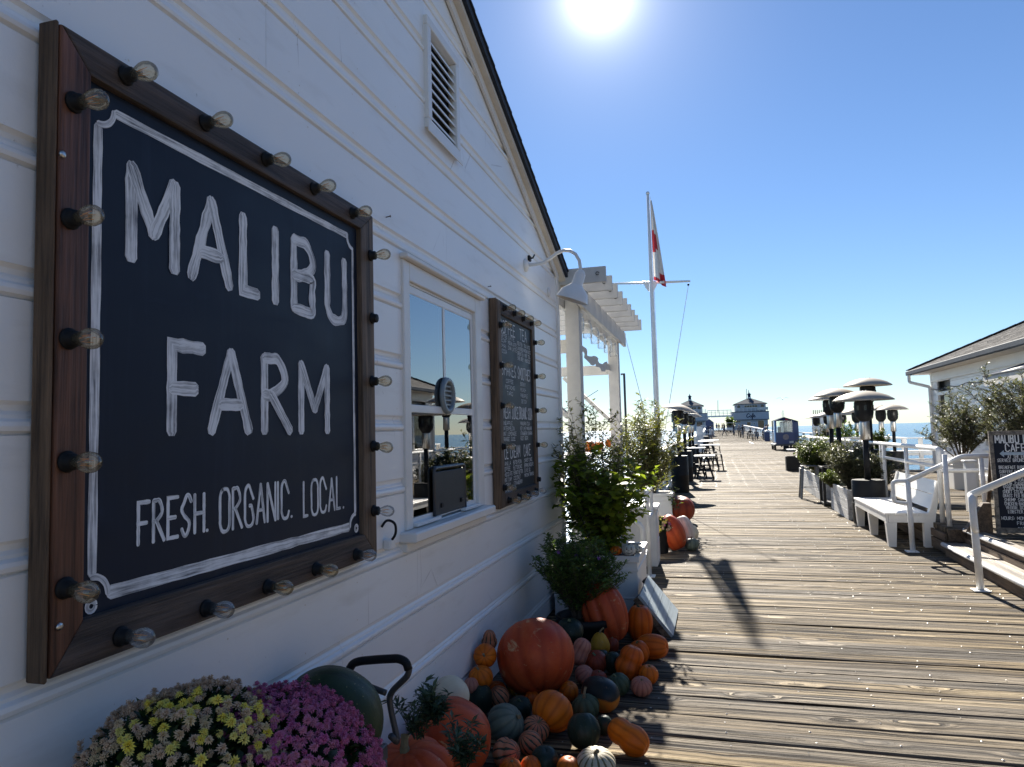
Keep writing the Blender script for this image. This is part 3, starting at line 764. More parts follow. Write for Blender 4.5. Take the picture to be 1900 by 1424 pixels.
roof = rf.build('roof', M['roofdark'], cafe)
y = .95
while y < YC + .3:                                        # shingle butts showing along the rake
    z = zr(y) + .058; L = .14
    mb = MB(); dz = RS * L
    mb.prism([(EX + .012, y, z), (EX + .012, y + L + .02, z + dz * 1.14), (EX + .012, y + L + .02, z + dz * 1.14 + .016 + .006 * rnd.random()), (EX + .012, y, z + .006)], (-.35, 0, 0))
    mb.build('shingle', M['roofdark'], roof); y += L
# louvre vent
lv = MB(); c = .055
for (a, b) in (((v0, vb), (v1, vb + c)), ((v0, vt - c), (v1, vt)), ((v0, vb + c + .001), (v0 + c, vt - c - .001)), ((v1 - c, vb + c + .001), (v1, vt - c - .001))):
    lv.box((XW - .03, a[0], a[1]), (XW + .026, b[0], b[1]), .004)
vent = lv.build('louvre_vent', M['trim'], cafe)
MB().box((XW - .034, v0 + c, vb + c), (XW - .030, v1 - c, vt - c)).build('vent_backing', M['darkglass'], vent)  # dark sheet stands in for the shade inside the vent
n_s = 9; sp = (vt - vb - 2 * c) / (n_s + .8)
for k in range(n_s):
    z = vb + c + sp * (k + .45)
    MB().prism([(XW - .028, v0 + c, z + .042), (XW + .012, v0 + c, z), (XW + .012, v0 + c, z + .014), (XW - .028, v0 + c, z + .056)], (0, v1 - v0 - 2 * c, 0)).build('slat', M['trim'], vent)
MB().box((XW + .027, v0 - .02, vb - .03), (XW + .034, v1 + .02, vb - .001), .002).build('vent_sill', M['trim'], vent)
# sash window
wt = W(742, 480).z - .09; wn = MB(); c = gl0 - wl
for (a, b) in (((wl, wb_), (gl0, wt + .09)), ((gr0, wb_), (wr_, wt + .09)), ((gl0 + .001, gt), (gr0 - .001, wt + .09))):
    wn.box((XW - .03, a[0], a[1]), (XW + .014, b[0], b[1]), .004)
win = wn.build('window', M['trim'], cafe)
MB().box((XW + .0, wl - .02, wt + .092), (XW + .045, wr_ + .02, wt + .118), .006).build('head_moulding', M['trim'], win)
sy0, sy1 = W(742, 1000).y, W(912, 940, XW + .08).y + .02
MB().box((XW - .05, sy0, wb_ - .052), (XW + .085, sy1 + .06, wb_ - .002), .008).build('sill', M['trim'], win)
MB().box((XW - .02, sy0 + .02, wb_ - .10), (XW + .03, sy1 + .03, wb_ - .053), .006).build('apron', M['trim'], win)
jx = XW - .012
jm = MB()
jm.box((jx - .06, gl0 - .02, gb - .01), (XW - .031, gl0 + .006, gt)); jm.box((jx - .06, gr0 - .012, gb - .01), (XW - .004, gr0 - .001, gt)); jm.box((jx - .06, gl0, gt - .012), (XW - .004, gr0 - .013, gt - .001))
jm.build('jamb', M['trim'], win)
MB().box((jx, gl0 + .002, gb), (jx + .004, gr0 - .014, gt - .014)).build('pane', M['pane'], win)
gm = (gl0 + gr0) / 2; zm = (gt + gb) / 2 - .03
sb = MB()
e1, e2 = gl0 + .034, gr0 - .046
for (a, b) in (((gl0 + .002, gb), (e1, gt - .014)), ((e2, gb), (gr0 - .014, gt - .014)), ((e1 + .001, gt - .055), (e2 - .001, gt - .014)), ((e1 + .001, gb), (e2 - .001, gb + .035)), ((e1 + .001, zm - .02), (e2 - .001, zm + .02))):
    sb.box((jx - .035, a[0], a[1]), (jx + .008, b[0], b[1]), .003)
sb.build('sash', M['white'], win)
MB().box((jx - .02, gm - .014, zm + .023), (jx + .0075, gm + .014, gt - .056)).build('muntin', M['white'], win)
for (a, b) in ((gl0 + .02, gl0 + .34), (gr0 - .30, gr0 - .03)):
    MB().box((jx + .006, a, gb - .006), (XW + .03, b, gb + .012), .003).build('sill_strip', M['white'], win)
ca, cb = W(800, 870, jx), W(858, 968, jx)
MB().box((jx + .012, ca.y, gb + .012), (jx + .022, cb.y, ca.z - .02), .004).build('screen_panel', plain('charcoal_screen_mesh', (.022, .024, .027), .55, .1, 90, .3), win)
MB().tube(rounded([(jx + .018, ca.y - .006, gb + .012), (jx + .018, ca.y - .006, ca.z), (jx + .018, cb.y + .006, ca.z), (jx + .018, cb.y + .006, gb + .012)], .03), .009, 8).build('screen_frame', M['darkgrey'], win, True)
for yy in (ca.y + .07, cb.y - .09): MB().box((jx + .022, yy, gb + .05), (jx + .03, yy + .03, gb + .075), .003).build('latch', M['black'], win)
fc = W(825, 735, jx); mt = axis_matrix((1, 0, 0), (jx + .006, fc.y, fc.z))
mt = axis_matrix((1, 0, 0), (jx + .0095, fc.y, fc.z)); fan = MB().lathe([(.105, 0), (.105, .012), (.098, .022), (.080, .024), (.074, .012), (.074, 0)], 28, mt).build('round_vent', plain('grey_plastic', (.20, .24, .26), .4, .1, 8, 0), win, True)
MB().lathe([(.001, .003), (.073, .003)], 24, mt, False).build('vent_disc', M['darkgrey'], fan)
for k in range(5):
    zz = (k - 2) * .026; hw = math.sqrt(max(.0001, .072 ** 2 - zz * zz)) * .8
    MB().box((fc.x + .012, fc.y - hw, fc.z + zz - .006), (fc.x + .024, fc.y + hw, fc.z + zz + .006), .002).build('louvre', plain('grey_louvre', (.16, .19, .21), .4, .1, 8, 0) if k == 0 else bpy.data.materials['grey_louvre'], fan)
rm = MB(); rm.box((XW - 2.2, gl0 - 1, 0), (XW - 2.15, gr0 + 2.0, 2.8)); rm.box((XW - 2.2, gl0 - 1.05, 0), (XW - .17, gl0 - 1, 2.8)); rm.box((XW - 2.2, gr0 + 2, 0), (XW - .17, gr0 + 2.05, 2.8)); rm.box((XW - 2.2, gl0 - 1, 2.7), (XW - .17, gr0 + 2, 2.8)); rm.box((XW - 2.2, gl0 - 1, -.1), (XW - .17, gr0 + 2, 0.01))
rm.build('room', M['interior'], cafe)
cu = MB(); n = 34
for s_, (a, b) in enumerate(((gl0 - .02, gl0 + .56), (gr0 - .50, gr0 + .04))):
    vs = []
    for k in range(n + 1):
        yy = a + (b - a) * k / n; xx = XW - .13 + .018 * math.sin(k * 1.25 + s_) + .008 * math.sin(k * 3.1)
        vs += [(xx, yy, gb - .2), (xx + .006, yy, gt + .1)]
    cu.add(vs, [(2 * k, 2 * k + 2, 2 * k + 3, 2 * k + 1) for k in range(n)])
cu.build('curtain', M['curtain'], cafe, True, False)

# ------------------------------------------------------------------ framed chalkboards
def socket(sign, p, nrm, bulb=True, clear=False, L=.058, r=.024, sc_=1.0):
    mt = axis_matrix(nrm, p); s = sc_
    so = MB().lathe([(.024 * s, 0), (.025 * s, .005), (.021 * s, .008), (.0185 * s, .010), (.0185 * s, .023 * s), (.016 * s, .025 * s)], 14, mt).build('bulb_socket', M['black'], sign, True)
    if bulb:
        z = .021 * s
        pr = [(.0125, 0), (.0135, .010), (.0175, .020), (.0225, .032), (.0245, .044), (.0225, .056), (.0165, .065), (.008, .0705), (.0005, .072)]
        b = MB().lathe([(a * s, z + h * s) for a, h in pr], 16, mt).build('bulb', M['bulbclear' if clear else 'bulb'], so, True)
        fl = []
        for k in range(4):
            q = k * 1.57
            fl.append(mt @ Vector((.007 * s * math.cos(q), .007 * s * math.sin(q), z + .018 * s))); fl.append(mt @ Vector((.009 * s * math.cos(q + .4), .009 * s * math.sin(q + .4), z + .048 * s)))
        MB().tube(fl, .0007 * s, 4).build('filament', M['filament'], so)
        MB().tube([mt @ Vector((0, 0, z)), mt @ Vector((0, 0, z + .03 * s))], .003 * s, 5).build('glass_stem', M['bulbclear'], so)
XF = XW + .062; XB = XF - .022
big = thing('framed_chalkboard_sign', 'large navy chalkboard lettered MALIBU FARM in a bulb-studded wooden frame on the white wall', 'sign', (XW, 2, 1.1))
oy0, oy1 = W(104, 650, XF).y, W(696, 716, XF).y; oz0, oz1 = W(700, 1031, XF).z, W(690, 401, XF).z
iy0, iy1 = W(163, 645, XF).y, W(673, 712, XF).y
iz1 = W(168, 140, XF).z; iz0 = W(157, 1150, XF).z
MB().box((XW + .008, oy0 + .03, oz0 + .03), (XB, oy1 - .03, oz1 - .03)).build('chalk_panel', M['chalkboard'], big)
def member(a, b, c, d, mt, name='frame_board'):
    """mitred frame piece: outer edge a-b, inner edge d-c (y,z)"""
    mb = MB(); mb.prism([(XW + .004, *a), (XW + .004, *b), (XW + .004, *c), (XW + .004, *d)], (XF - XW - .004, 0, 0))
    o = mb.build(name, mt, big); bm = bmesh.new(); bm.from_mesh(o.data)
    bmesh.ops.bevel(bm, geom=bm.edges[:], offset=.005, segments=2, affect='EDGES', profile=.6)
    bm.to_mesh(o.data); bm.free(); return o
e = .0012
member((oy0, oz0), (oy0, oz1), (iy0, iz1 + e), (iy0, iz0 - e), M['framered'])
member((oy0 + e, oz1), (oy1 - e, oz1), (iy1, iz1), (iy0, iz1), M['frameh'])
member((oy1, oz1), (oy1, oz0), (iy1, iz0 - e), (iy1, iz1 + e), M['framev'])
member((oy1 - e, oz0), (oy0 + e, oz0), (iy0, iz0), (iy1, iz0), M['frameh'])
MB().box((XW + .006, oy0 - .012, oz0 - .008), (XF - .004, oy0 - .001, oz1 + .006), .004).build('edge_board', M['frameside'], big)
MB().box((XW + .006, oy1 + .001, oz0 - .004), (XF - .006, oy1 + .010, oz1 + .002), .003).build('edge_board', M['frameside'], big)
for p in ((112, 287), (106, 1163)):
    q = W(p[0] + 3, p[1], XF); MB().lathe([(.009, 0), (.0085, .004), (.004, .006), (.001, .0062)], 8, axis_matrix((1, 0, 0), q)).build('bolt', M['steel'], big, True)
for i, p in enumerate(((232, 141), (379, 229), (492, 296), (581, 351), (653, 396), (136, 191), (129, 407), (126, 629), (123, 857), (119, 1091), (223, 1181), (381, 1129), (495, 1089), (585, 1056), (660, 1029), (687, 475), (690, 591), (690, 708), (692, 828), (693, 948))):
    a = rnd.gauss(0, .05), rnd.gauss(0, .05)
    socket(big, W(*p, XF), Vector((1, a[0], a[1] - .03)), i != 16, i in (10, 11, 14, 19))
PB = WALLP(XB, 0, 0)
def q2(px, py): p = W(px, py, XB); return p.y, p.z
def big_letter(ch, xl, xr, top, bot, sw, seed):
    ym = (top[1] + bot[1]) / 2
    y0, y1 = q2(xl, ym)[0], q2(xr, ym)[0]; z1, z0 = q2(*top)[1], q2(*bot)[1]
    mb = MB(); sw *= 1.12; letter(mb, ch, y0 + sw / 2, z0 + sw / 2, y1 - y0 - sw, z1 - z0 - sw, sw, PB, .001, .24, seed, 5); mb.build('letter', M['chalk'], big, False, False)
for i, a in enumerate((('M', 232, 333, (236, 291), (242, 492)), ('A', 346, 433, (385, 358), (352, 524)), ('L', 443, 493, (450, 390), (458, 553)), ('I', 504, 523, (511, 417), (514, 571)), ('B', 539, 594, (545, 434), (550, 584)), ('U', 602, 643, (607, 462), (622, 602)))):
    big_letter(a[0], *a[1:], .036, i)
for i, a in enumerate((('F', 309, 384, (316, 626), (318, 814)), ('A', 384, 468, (424, 643), (390, 812)), ('R', 484, 543, (488, 653), (490, 811)), ('M', 553, 611, (558, 666), (560, 810)))):
    big_letter(a[0], *a[1:], .034, 20 + i)
for s_, xl, xr, top, bot in (('FRESH.', 256, 386, (262, 932), (262, 1010)), ('ORGANIC.', 408, 542, (420, 907), (420, 984)), ('LOCAL.', 563, 638, (568, 893), (568, 957))):
    a = q2(xl, (top[1] + bot[1]) / 2)[0], q2(xr, 930)[0]; z1, z0 = q2(*top)[1], q2(*bot)[1]
    mb = MB(); text(mb, s_, a[0], a[1], z0, z1 - z0, .0115, PB, .001, .2, 4, .012); mb.build('lettering', M['chalkthin'], big, False, False)['kind'] = 'stuff'
by0, by1 = q2(176, 640)[0], q2(656, 700)[0]; bz1, bz0 = q2(205, 207)[1], q2(190, 1103)[1]; nt_ = .055
mb = MB()
L_ = lambda *p: subdiv(list(p), .05)
strip(mb, L_((by0 + nt_, bz1), (by1 - nt_ * .8, bz1)), .026, PB, .001, .2, True, 1)
strip(mb, L_((by0, bz0 + nt_), (by0, bz1 - nt_)), .027, PB, .001, .2, True, 2)
strip(mb, L_((by1, bz0 + nt_), (by1, bz1 - nt_)), .017, PB, .001, .2, True, 3)
strip(mb, L_((by0 + nt_, bz0), (by1 - nt_, bz0)), .034, PB, .001, .25, True, 4)
for (cy, cz, t0, sd) in ((by0, bz1, -90, 0), (by1, bz1, 180, 1), (by1, bz0, 90, 2), (by0, bz0, 0, 3)):
    pts = [(cy + .046 * math.cos(R(t0 + k * 9)), cz + .046 * math.sin(R(t0 + k * 9))) for k in range(11)]
    strip(mb, pts, .016, PB, .0016, .15, True, 9 + sd)
for (yy, zz) in ((by1 + .006, bz0 - .012), (by0 - .002, bz0 - .02)):
    strip(mb, [(yy + .012 * math.cos(R(k * 30)), zz + .012 * math.sin(R(k * 30))) for k in range(13)], .012, PB, .0022, .1, False, 30)
mb.build('painted_border', M['chalk'], big, False, False)

XF2 = XW + .062; XB2 = XF2 - .016
menu = thing('menu_chalkboard', 'tall narrow chalkboard menu headed COFFEE and TEA, hung between the window and the corner', 'sign', (XW, 5.4, 1.1))
a0, a1 = W(927, 745, XF2).y, W(996, 757, XF2).y; c0, c1 = W(1000, 918, XF2).z, W(994, 597, XF2).z
MB().box((XW + .006, a0 + .02, c0 + .02), (XB2, a1 - .02, c1 - .02)).build('chalk_panel', M['chalkboard2'], menu)
fw = .085
for (p, q, mt) in (((a0, c0), (a0 + fw, c1), M['framev']), ((a1 - fw, c0), (a1, c1), M['framev']), ((a0 + fw + .001, c1 - fw * 1.1), (a1 - fw - .001, c1 - .002), M['frameh']), ((a0 + fw + .001, c0 + .002), (a1 - fw - .001, c0 + fw * 1.1), M['frameh'])):
    MB().box((XW + .004, *p), (XF2, *q), .004).build('frame_board', mt, menu)
MB().box((XW + .006, a0 - .014, c0 - .004), (XF2 - .004, a0 - .001, c1 + .004), .003).build('edge_board', M['frameside'], menu)
for k in range(4):
    yy = a0 + fw * .9 + (a1 - a0 - fw * 1.6) * (k + .3) / 3.6
    socket(menu, (XF2, yy, c1 - fw * .5), (1, 0, -.03)); socket(menu, (XF2, yy, c0 + fw * .5), (1, 0, -.03), True, k > 1)
for k in range(5):
    zz = c1 - (c1 - c0) * (.125 + .195 * k)
    socket(menu, (XF2, a0 + fw * .5, zz), (1, 0, -.03)); socket(menu, (XF2, a1 - fw * .45, zz - .01), (1, 0, -.03), k < 4)
PM = WALLP(XB2, 0, 0); t0, t1 = a0 + fw + .02, a1 - fw - .02; tw = t1 - t0; TH = c1 - c0 - 2 * fw
def mline(s_, u0, u1, v, h, sw):
    mb = MB(); text(mb, s_, t0 + tw * u0, t0 + tw * u1, c1 - fw - TH * v - h, h, sw, PM, .001, 0, 2, .03); mb.build('lettering', M['menuchalk'], menu, False, False)['kind'] = 'stuff'
for s_, u0, u1, v in (('COFFEE', 0, .46, .03), ('TEA', .62, .86, .03), ('SHAKES', .02, .46, .272), ('SMOOTHIES', .52, .97, .272), ('FRESH JUICE', .0, .50, .515), ('ORGANIC SODA', .53, 1.0, .515), ('ICE CREAM', .02, .52, .74), ('CAKE', .66, .90, .74)):
    mline(s_, u0, u1, v, .085, .0085)
rows = [(.105, 'COFFEE', 0, .2), (.105, 'LATTE', .25, .43), (.135, 'DECAF', 0, .18), (.135, 'MOCHA LATTE', .23, .5), (.165, 'CHAI', 0, .16), (.165, 'CHAI LATTE', .23, .5), (.195, 'COCOA', 0, .18), (.115, 'ICED TEA', .53, .70), (.115, 'TEA LATTE', .76, .98), (.145, 'LAVENDER', .53, .74), (.145, 'MATCHA LATTE', .76, 1.), (.175, 'GREEN TEA', .53, .73), (.175, 'MINT TEA', .78, .98), (.205, 'EARL GREY', .53, .73), (.205, 'HIBISCUS', .78, .98),
        (.36, 'COFFEE', .14, .36), (.395, 'PISTACHIO', .12, .4), (.43, 'TARO', .16, .34), (.36, 'BERRY', .6, .78), (.395, 'PEACH', .6, .78), (.43, 'PINEAPPLE', .6, .84), (.465, 'DETOX', .62, .8),
        (.60, 'PINEAPPLE', 0, .3), (.63, 'WATERMELON', 0, .36), (.66, 'MINT LEMONADE', 0, .42), (.69, 'ORANGE JUICE', 0, .38), (.60, 'MANDARIN COLA', .56, .9), (.63, 'KEY LIME MANDARIN', .56, .97), (.66, 'STRAWBERRY BANANA', .56, .98), (.69, 'ROOT BEER', .56, .82),
        (.825, 'VANILLA', 0, .22), (.825, 'BUTTER PECAN', .30, .56), (.825, 'CARROT CAKE', .66, .95), (.855, 'TOFFEE', 0, .2), (.855, 'BUTTERCAKE', .30, .58), (.855, 'GERMAN CHOCOLATE', .66, 1.), (.885, 'CHOCOLATE', 0, .26), (.885, 'PEANUT BUTTER', .30, .6), (.885, 'OLIVE OIL', .66, .88), (.915, 'MINT CHIP', 0, .24), (.915, 'COCONUT', .30, .52), (.915, 'MATCHA TIRAMISU', .66, 1.), (.945, 'CHERRY', 0, .2), (.945, 'STRAWBERRY', .30, .58), (.972, 'MANGO', 0, .2)]
for v, s_, u0, u1 in rows: mline(s_, u0, u1, v, .026, .0036)

# small things fixed to the wall
ln = thing('gooseneck_lamp', 'white gooseneck barn lamp arching out from the wall above the menu board', 'lamp', W(972, 493))
b0 = W(974, 493); ly = b0.y
MB().lathe([(.055, 0), (.055, .012), (.03, .03), (.018, .034)], 18, axis_matrix((1, 0, 0), b0)).build('wall_plate', M['white'], ln, True)
pts = [b0 + Vector((.02, 0, 0))] + [V(px, py, ly) for px, py in ((992, 491), (1008, 488), (1022, 479), (1034, 470), (1046, 465), (1058, 466), (1068, 472), (1075, 484), (1077, 498), (1077, 508))]
MB().tube(pts, .014, 10).build('arm', M['white'], ln, True)
top = pts[-1]; ax = Vector((.34, 0, .94)).normalized()
mt = axis_matrix(ax, top)
MB().lathe([(.017, .03), (.030, .02), (.044, -.005), (.047, -.095), (.051, -.10), (.110, -.155), (.132, -.225), (.134, -.23), (.128, -.226), (.105, -.158), (.05, -.11), (.03, -.10)], 30, mt, False).build('lamp_shade', M['white'], ln, True)
MB().lathe([(.001, -.20), (.022, -.19), (.03, -.165), (.02, -.13), (.015, -.11)], 12, mt, False).build('bulb', M['bulbclear'], ln, True)
q = W(1017, 543); o = MB().lathe([(.001, .02), (.03, .019), (.042, .012), (.045, 0)], 20, axis_matrix((1, 0, 0), q)).build('round_cover_plate', M['trim'], None, True)
tag(o, 'small round white cover plate near the corner of the wall', 'cover plate')
q = W(979, 490); fl = thing('wall_hook', 'small black hook screwed in above the lamp plate', 'hook', q)
MB().tube([q + Vector((0, .03, .05)), q + Vector((.04, .03, .055)), q + Vector((.05, .05, .085))], .007, 6).build('hook_arm', M['black'], fl)
MB().box(q + Vector((0, .0, .03)), q + Vector((.02, .06, .075)), .004).build('hook_plate', M['black'], fl)
for (p, lb) in (((716, 404), 'rusty nail in the siding just right of the big sign top'), ((905, 533), 'rusty nail in the siding above the window corner'), ((228, 1330), 'bent rusty nail low on the wall beside the yellow flowers')):
    q = W(*p); nn = MB().tube([q - Vector((.01, 0, 0)), q + Vector((.022, 0, .004))], .0025, 6); nn.lathe([(.006, 0), (.006, .002), (.001, .003)], 8, axis_matrix((1, 0, .1), q + Vector((.022, 0, .004))))
    tag(nn.build('nail', M['rawwood']), lb, 'nail')
q = W(714, 1000); po = thing('power_plug', 'white power box with black plug just left of the window sill', 'plug', q)
MB().box(q + Vector((0, -.025, -.05)), q + Vector((.04, .03, .0)), .008).build('outlet_box', M['white'], po)
MB().tube(rounded([q + Vector((.03, 0, -.01)), q + Vector((.055, .0, .02)), q + Vector((.05, .01, .07)), q + Vector((.02, -.02, .09)), q + Vector((.01, -.05, .06))], .03), .006, 7).build('cord', M['black'], po, True)

# ================================================================== LEFT SIDE BEYOND THE WALL
def pbox(name, parent, a, b, mt, bev=.004): return MB().box(a, b, bev).build(name, mt, parent)
per = thing('pergola', 'white timber pergola over the side terrace just past the corner of the cafe', 'pergola', (-1.36, 9, 0))
PX, Y1, Y2 = -1.36, 7.35, 10.5
for y in (Y1, Y2):
    pbox('post', per, (PX - .075, y - .075, 0), (PX + .075, y + .075, 2.98), M['perwhite'], .006)
    pbox('post', per, (PX - 3.2, y - .075, 0), (PX - 3.05, y + .075, 2.98), M['perwhite'], .006)
pbox('beam', per, (PX + .08, 6.99, 2.88), (PX + .125, 11.05, 3.09), M['perwhite'])
pbox('beam', per, (PX - .125, 7.05, 2.88), (PX - .08, 11.05, 3.09), M['perwhite'])
pbox('beam', per, (PX - 3.0, 7.05, 2.88), (PX - 2.95, 11.05, 3.09), M['perwhite'])
for y in (Y1, Y2): pbox('cross_beam', per, (PX - 3.04, y - .025, 2.42), (PX - .078, y + .025, 2.56), M['perwhite'])
for s in (1, -1):
    y = Y2 if s > 0 else Y1
    MB().bar((PX - .08, y + .0, 1.75), (PX - .75, y, 2.40), .05, .14, (0, 1, 0), .004).build('brace', M['perwhite'], per)
for k in range(9):
    y = 7.12 + .462 * k
    r = MB(); r.prism([(-4.6, y - .022, 3.093), (-.97, y - .022, 3.093), (-.97, y - .022, 3.25), (-4.6, y - .022, 3.25)], (0, .044, 0)); r = r.build('rafter', M['perwhite'], per)
    p = Vector((-1.05, y - .04, 3.19)); MB().tube(arc(p - Vector((0, 0, .012)), (1, 0, 0), (0, 0, 1), .016, 0, 5.6, 9), .004, 5).build('hook', M['black'], r, True)
for k in range(6):
    y = 7.55 + .55 * k; j = thing('jar_lantern', 'glass jar lantern hung under the pergola beam, ' + ('nearest to the cafe corner', 'second from the cafe corner', 'third from the cafe corner', 'third from the far post', 'second from the far post', 'nearest to the far post')[k], 'lantern', (PX + .02, y, 2.66), 'jar lanterns under the pergola')
    mt = Matrix.Translation((PX + .02, y, 2.66))
    MB().lathe([(.001, 0), (.05, .004), (.055, .02), (.055, .14), (.042, .165), (.042, .185)], 14, mt, False).build('glass', M['bulbclear'], j, True)
    MB().lathe([(.045, .175), (.045, .198), (.001, .2)], 14, mt).build('lid', M['galv'], j, True)
    MB().tube([(PX + .02, y, 2.858), (PX + .02, y, 2.93)], .003, 4).build('wire', M['steel'], j)
dr = MB(); n = 26; vs = []
for k in range(n + 1):
    t = k / n; y = 7.45 + 3.0 * t; z = 2.66 - .10 * math.sin(math.pi * t) - .10 * t * t - .03 * math.sin(t * 19)
    for q in range(4): vs.append((PX - .06 + .02 * math.sin(k * 1.7 + q), y, z - .035 * q + .01 * math.sin(k * 2.3 + q * 2)))
dr.add(vs, [(4 * k + q, 4 * k + 4 + q, 4 * k + 5 + q, 4 * k + 1 + q) for k in range(n) for q in range(3)])
tag(dr.build('fabric_swag', M['canvas'], None, True, False), 'pale rolled cloth swag sagging between the pergola posts', 'swag')
sg = thing('string_lights', 'string of small clear bulbs sagging behind the pergola posts', 'string lights', (PX - .5, 9.5, 2.0))
pts = [(PX - .2 - 1.6 * t, 10.2, 2.18 - .3 * math.sin(math.pi * t)) for t in [k / 14 for k in range(15)]]
MB().tube(pts, .004, 4).build('cable', M['black'], sg)
for p in pts[2:-1:3]: MB().lathe([(.001, -.07), (.02, -.055), (.022, -.035), (.010, -.01), (.010, 0)], 8, Matrix.Translation(p)).build('bulb', M['bulbclear'], sg, True)
tc = thing('terrace_wall', 'low white panelled terrace wall between the pergola posts', 'wall', (PX, 9, 0))
pbox('panel', tc, (PX - .04, 7.43, 0), (PX + .04, 10.42, .86), M['boxwhite']); pbox('cap', tc, (PX - .09, 7.43, .862), (PX + .09, 10.42, .90), M['white'])
for z in (.28, .58): pbox('rail', tc, (PX + .041, 7.43, z), (PX + .052, 10.42, z + .03), M['white'])
cs = thing('counter_shelf', 'white counter shelf inside the terrace holding orange pumpkins', 'shelf', (PX - .35, 9, 0))
pbox('shelf_top', cs, (PX - .62, 8.0, 1.27), (PX - .12, 10.3, 1.31), M['white']); 
for y in (8.1, 10.2): pbox('leg', cs, (PX - .40, y - .03, 0), (PX - .34, y + .03, 1.27), M['white'])

fp = thing('flagpole', 'tall white flagpole with a crossed yardarm and ropes by the left railing', 'flagpole', (-1.30, 17.1, 0))
FX, FY = V(1207, 480, 17.1).x, 17.1
base = Vector((FX, FY, 0)); topz = V(1204, 362, 17.1).z
MB().tube([base, (FX, FY, 3), (FX - .005, FY, topz)], [.062, .055, .032], 12).build('pole', M['rail'], fp, True)
MB().lathe([(.001, 0), (.03, .005), (.048, .04), (.03, .078), (.001, .085)], 14, Matrix.Translation((FX - .005, FY, topz))).build('ball', M['galv'], fp, True)
ya, yb2 = V(1134, 527, 17.1), V(1281, 522, 17.1)
ym = V(1207, 525, 17.1)
MB().tube([ya, ym, yb2], [.022, .036, .022], 10).build('yardarm', M['rail'], fp, True)
for s in (-1, 1): MB().prism([(ym.x + s * .03, FY - .03, ym.z - .03), (ym.x + s * .15, FY - .03, ym.z - .03), (ym.x + s * .13, FY - .03, ym.z - .10), (ym.x + s * .06, FY - .03, ym.z - .20), (ym.x + s * .03, FY - .03, ym.z - .20)], (0, .06, 0)).build('bracket', M['rail'], fp)
for (p, dx) in ((ya, .03), (yb2, -.05)):
    p = p + Vector((dx, 0, -.03))
    MB().lathe([(.001, -.03), (.022, -.02), (.026, 0), (.022, .02), (.001, .03)], 10, Matrix.Translation(p - Vector((0, 0, .05)))).build('pulley', M['black'], fp, True)
    for k in (0, 1): MB().tube([p - Vector((0, 0, .07)), Vector((FX + .06 * (1 if dx < 0 else -1), FY + .03 * k, 1.0))], .006, 4).build('halyard', M['galv'], fp)
MB().tube([(FX + .05, FY, topz - .05), (FX + .07, FY, 1.1)], .005, 4).build('halyard', M['galv'], fp)
# the furled flag: cloth hanging in folds
fl = MB(); nu, nv = 9, 22; f0, f1 = V(1206, 372, 17.1).z, V(1225, 523, 17.1).z; vs = []; mi = []
for j in range(nv + 1):
    t = j / nv; wd_ = .06 + .20 * t ** .8
    for i in range(nu + 1):
        s = i / nu; x = FX + .045 + .16 * t * s + wd_ * s * .55; y = FY + .075 * math.sin(s * 9.5 + t * 1.3) * (.35 + t)
        z = f0 + (f1 - f0) * t - .16 * s * t + .10 * (1 - s) * t * t * .8
        vs.append((x, y, z))
fl.add(vs, [(j * (nu + 1) + i, j * (nu + 1) + i + 1, (j + 1) * (nu + 1) + i + 1, (j + 1) * (nu + 1) + i) for j in range(nv) for i in range(nu)])
flag = fl.build('flag', [M['whiteflag'], M['redflag']], None, True, False); tag(flag, 'limp white flag with a red disc and red hem hanging on the flagpole', 'flag')
for k, p in enumerate(flag.data.polygons):
    j, i = divmod(k, nu); t, s = (j + .5) / nv, (i + .5) / nu
    if ((t - .50) / .13) ** 2 + ((s - .12) / .58) ** 2 < 1 or t > .94 or (t > .86 and s > .6): p.material_index = 1

# planters at the corner
def planter(name, label, x0, x1, y0, y1, h, mt=None, rows=0, cat='planter', soil=True):
    t = thing(name, label, cat, ((x0 + x1) / 2, (y0 + y1) / 2, 0)); mt = mt or M['boxwhite']; b = .035
    sides = ((x0, y0, x1, y0 + b), (x0, y1 - b, x1, y1), (x0, y0 + b + .001, x0 + b, y1 - b - .001), (x1 - b, y0 + b + .001, x1, y1 - b - .001))
    for q in sides:
        if rows:
            for r in range(rows): pbox('side_board', t, (q[0], q[1], h * r / rows + .003), (q[2], q[3], h * (r + 1) / rows - .003), mt, .003)
        else: pbox('side_panel', t, (q[0], q[1], .0), (q[2], q[3], h - .05), mt, .003)
    if not rows:
        for (zz, o_, hh) in ((h - .05, .018, .05), (h - .13, .008, .02), (.16, .006, .02)):
            rm_ = MB()
            for q in ((x0 - o_, y0 - o_, x1 + o_, y0 + .03), (x0 - o_, y1 - .03, x1 + o_, y1 + o_), (x0 - o_, y0 + .031, x0 + .03, y1 - .031), (x1 - .03, y0 + .031, x1 + o_, y1 - .031)): rm_.box((q[0], q[1], zz), (q[2], q[3], zz + hh), .003)
            rm_.build('rim' if zz > h - .1 else 'band', M['trim'], t)
    if soil: MB().box((x0 + b, y0 + b, .05), (x1 - b, y1 - b, h - .06)).build('soil', M['soil'], t)
    return t
pz = V(1178, 1033, 6.25).z
planter('planter_box', 'white panelled planter box at the cafe corner carrying tiny painted pumpkins', -1.40, -.665, 6.98, 7.2, .1) if False else None
planter('planter_box', 'white panelled planter box at the cafe corner carrying tiny painted pumpkins', -1.40, -.672, 6.25, 7.05, pz)
def env_tall(t): return .55 + 1.1 * math.sin(math.pi * min(1, t * .9 + .05)) * .8
a = thing('broadleaf_shrub', 'broad-leaved green shrub with sunlit lime leaves in the corner planter', 'shrub', (-1.02, 6.62, pz - .06))
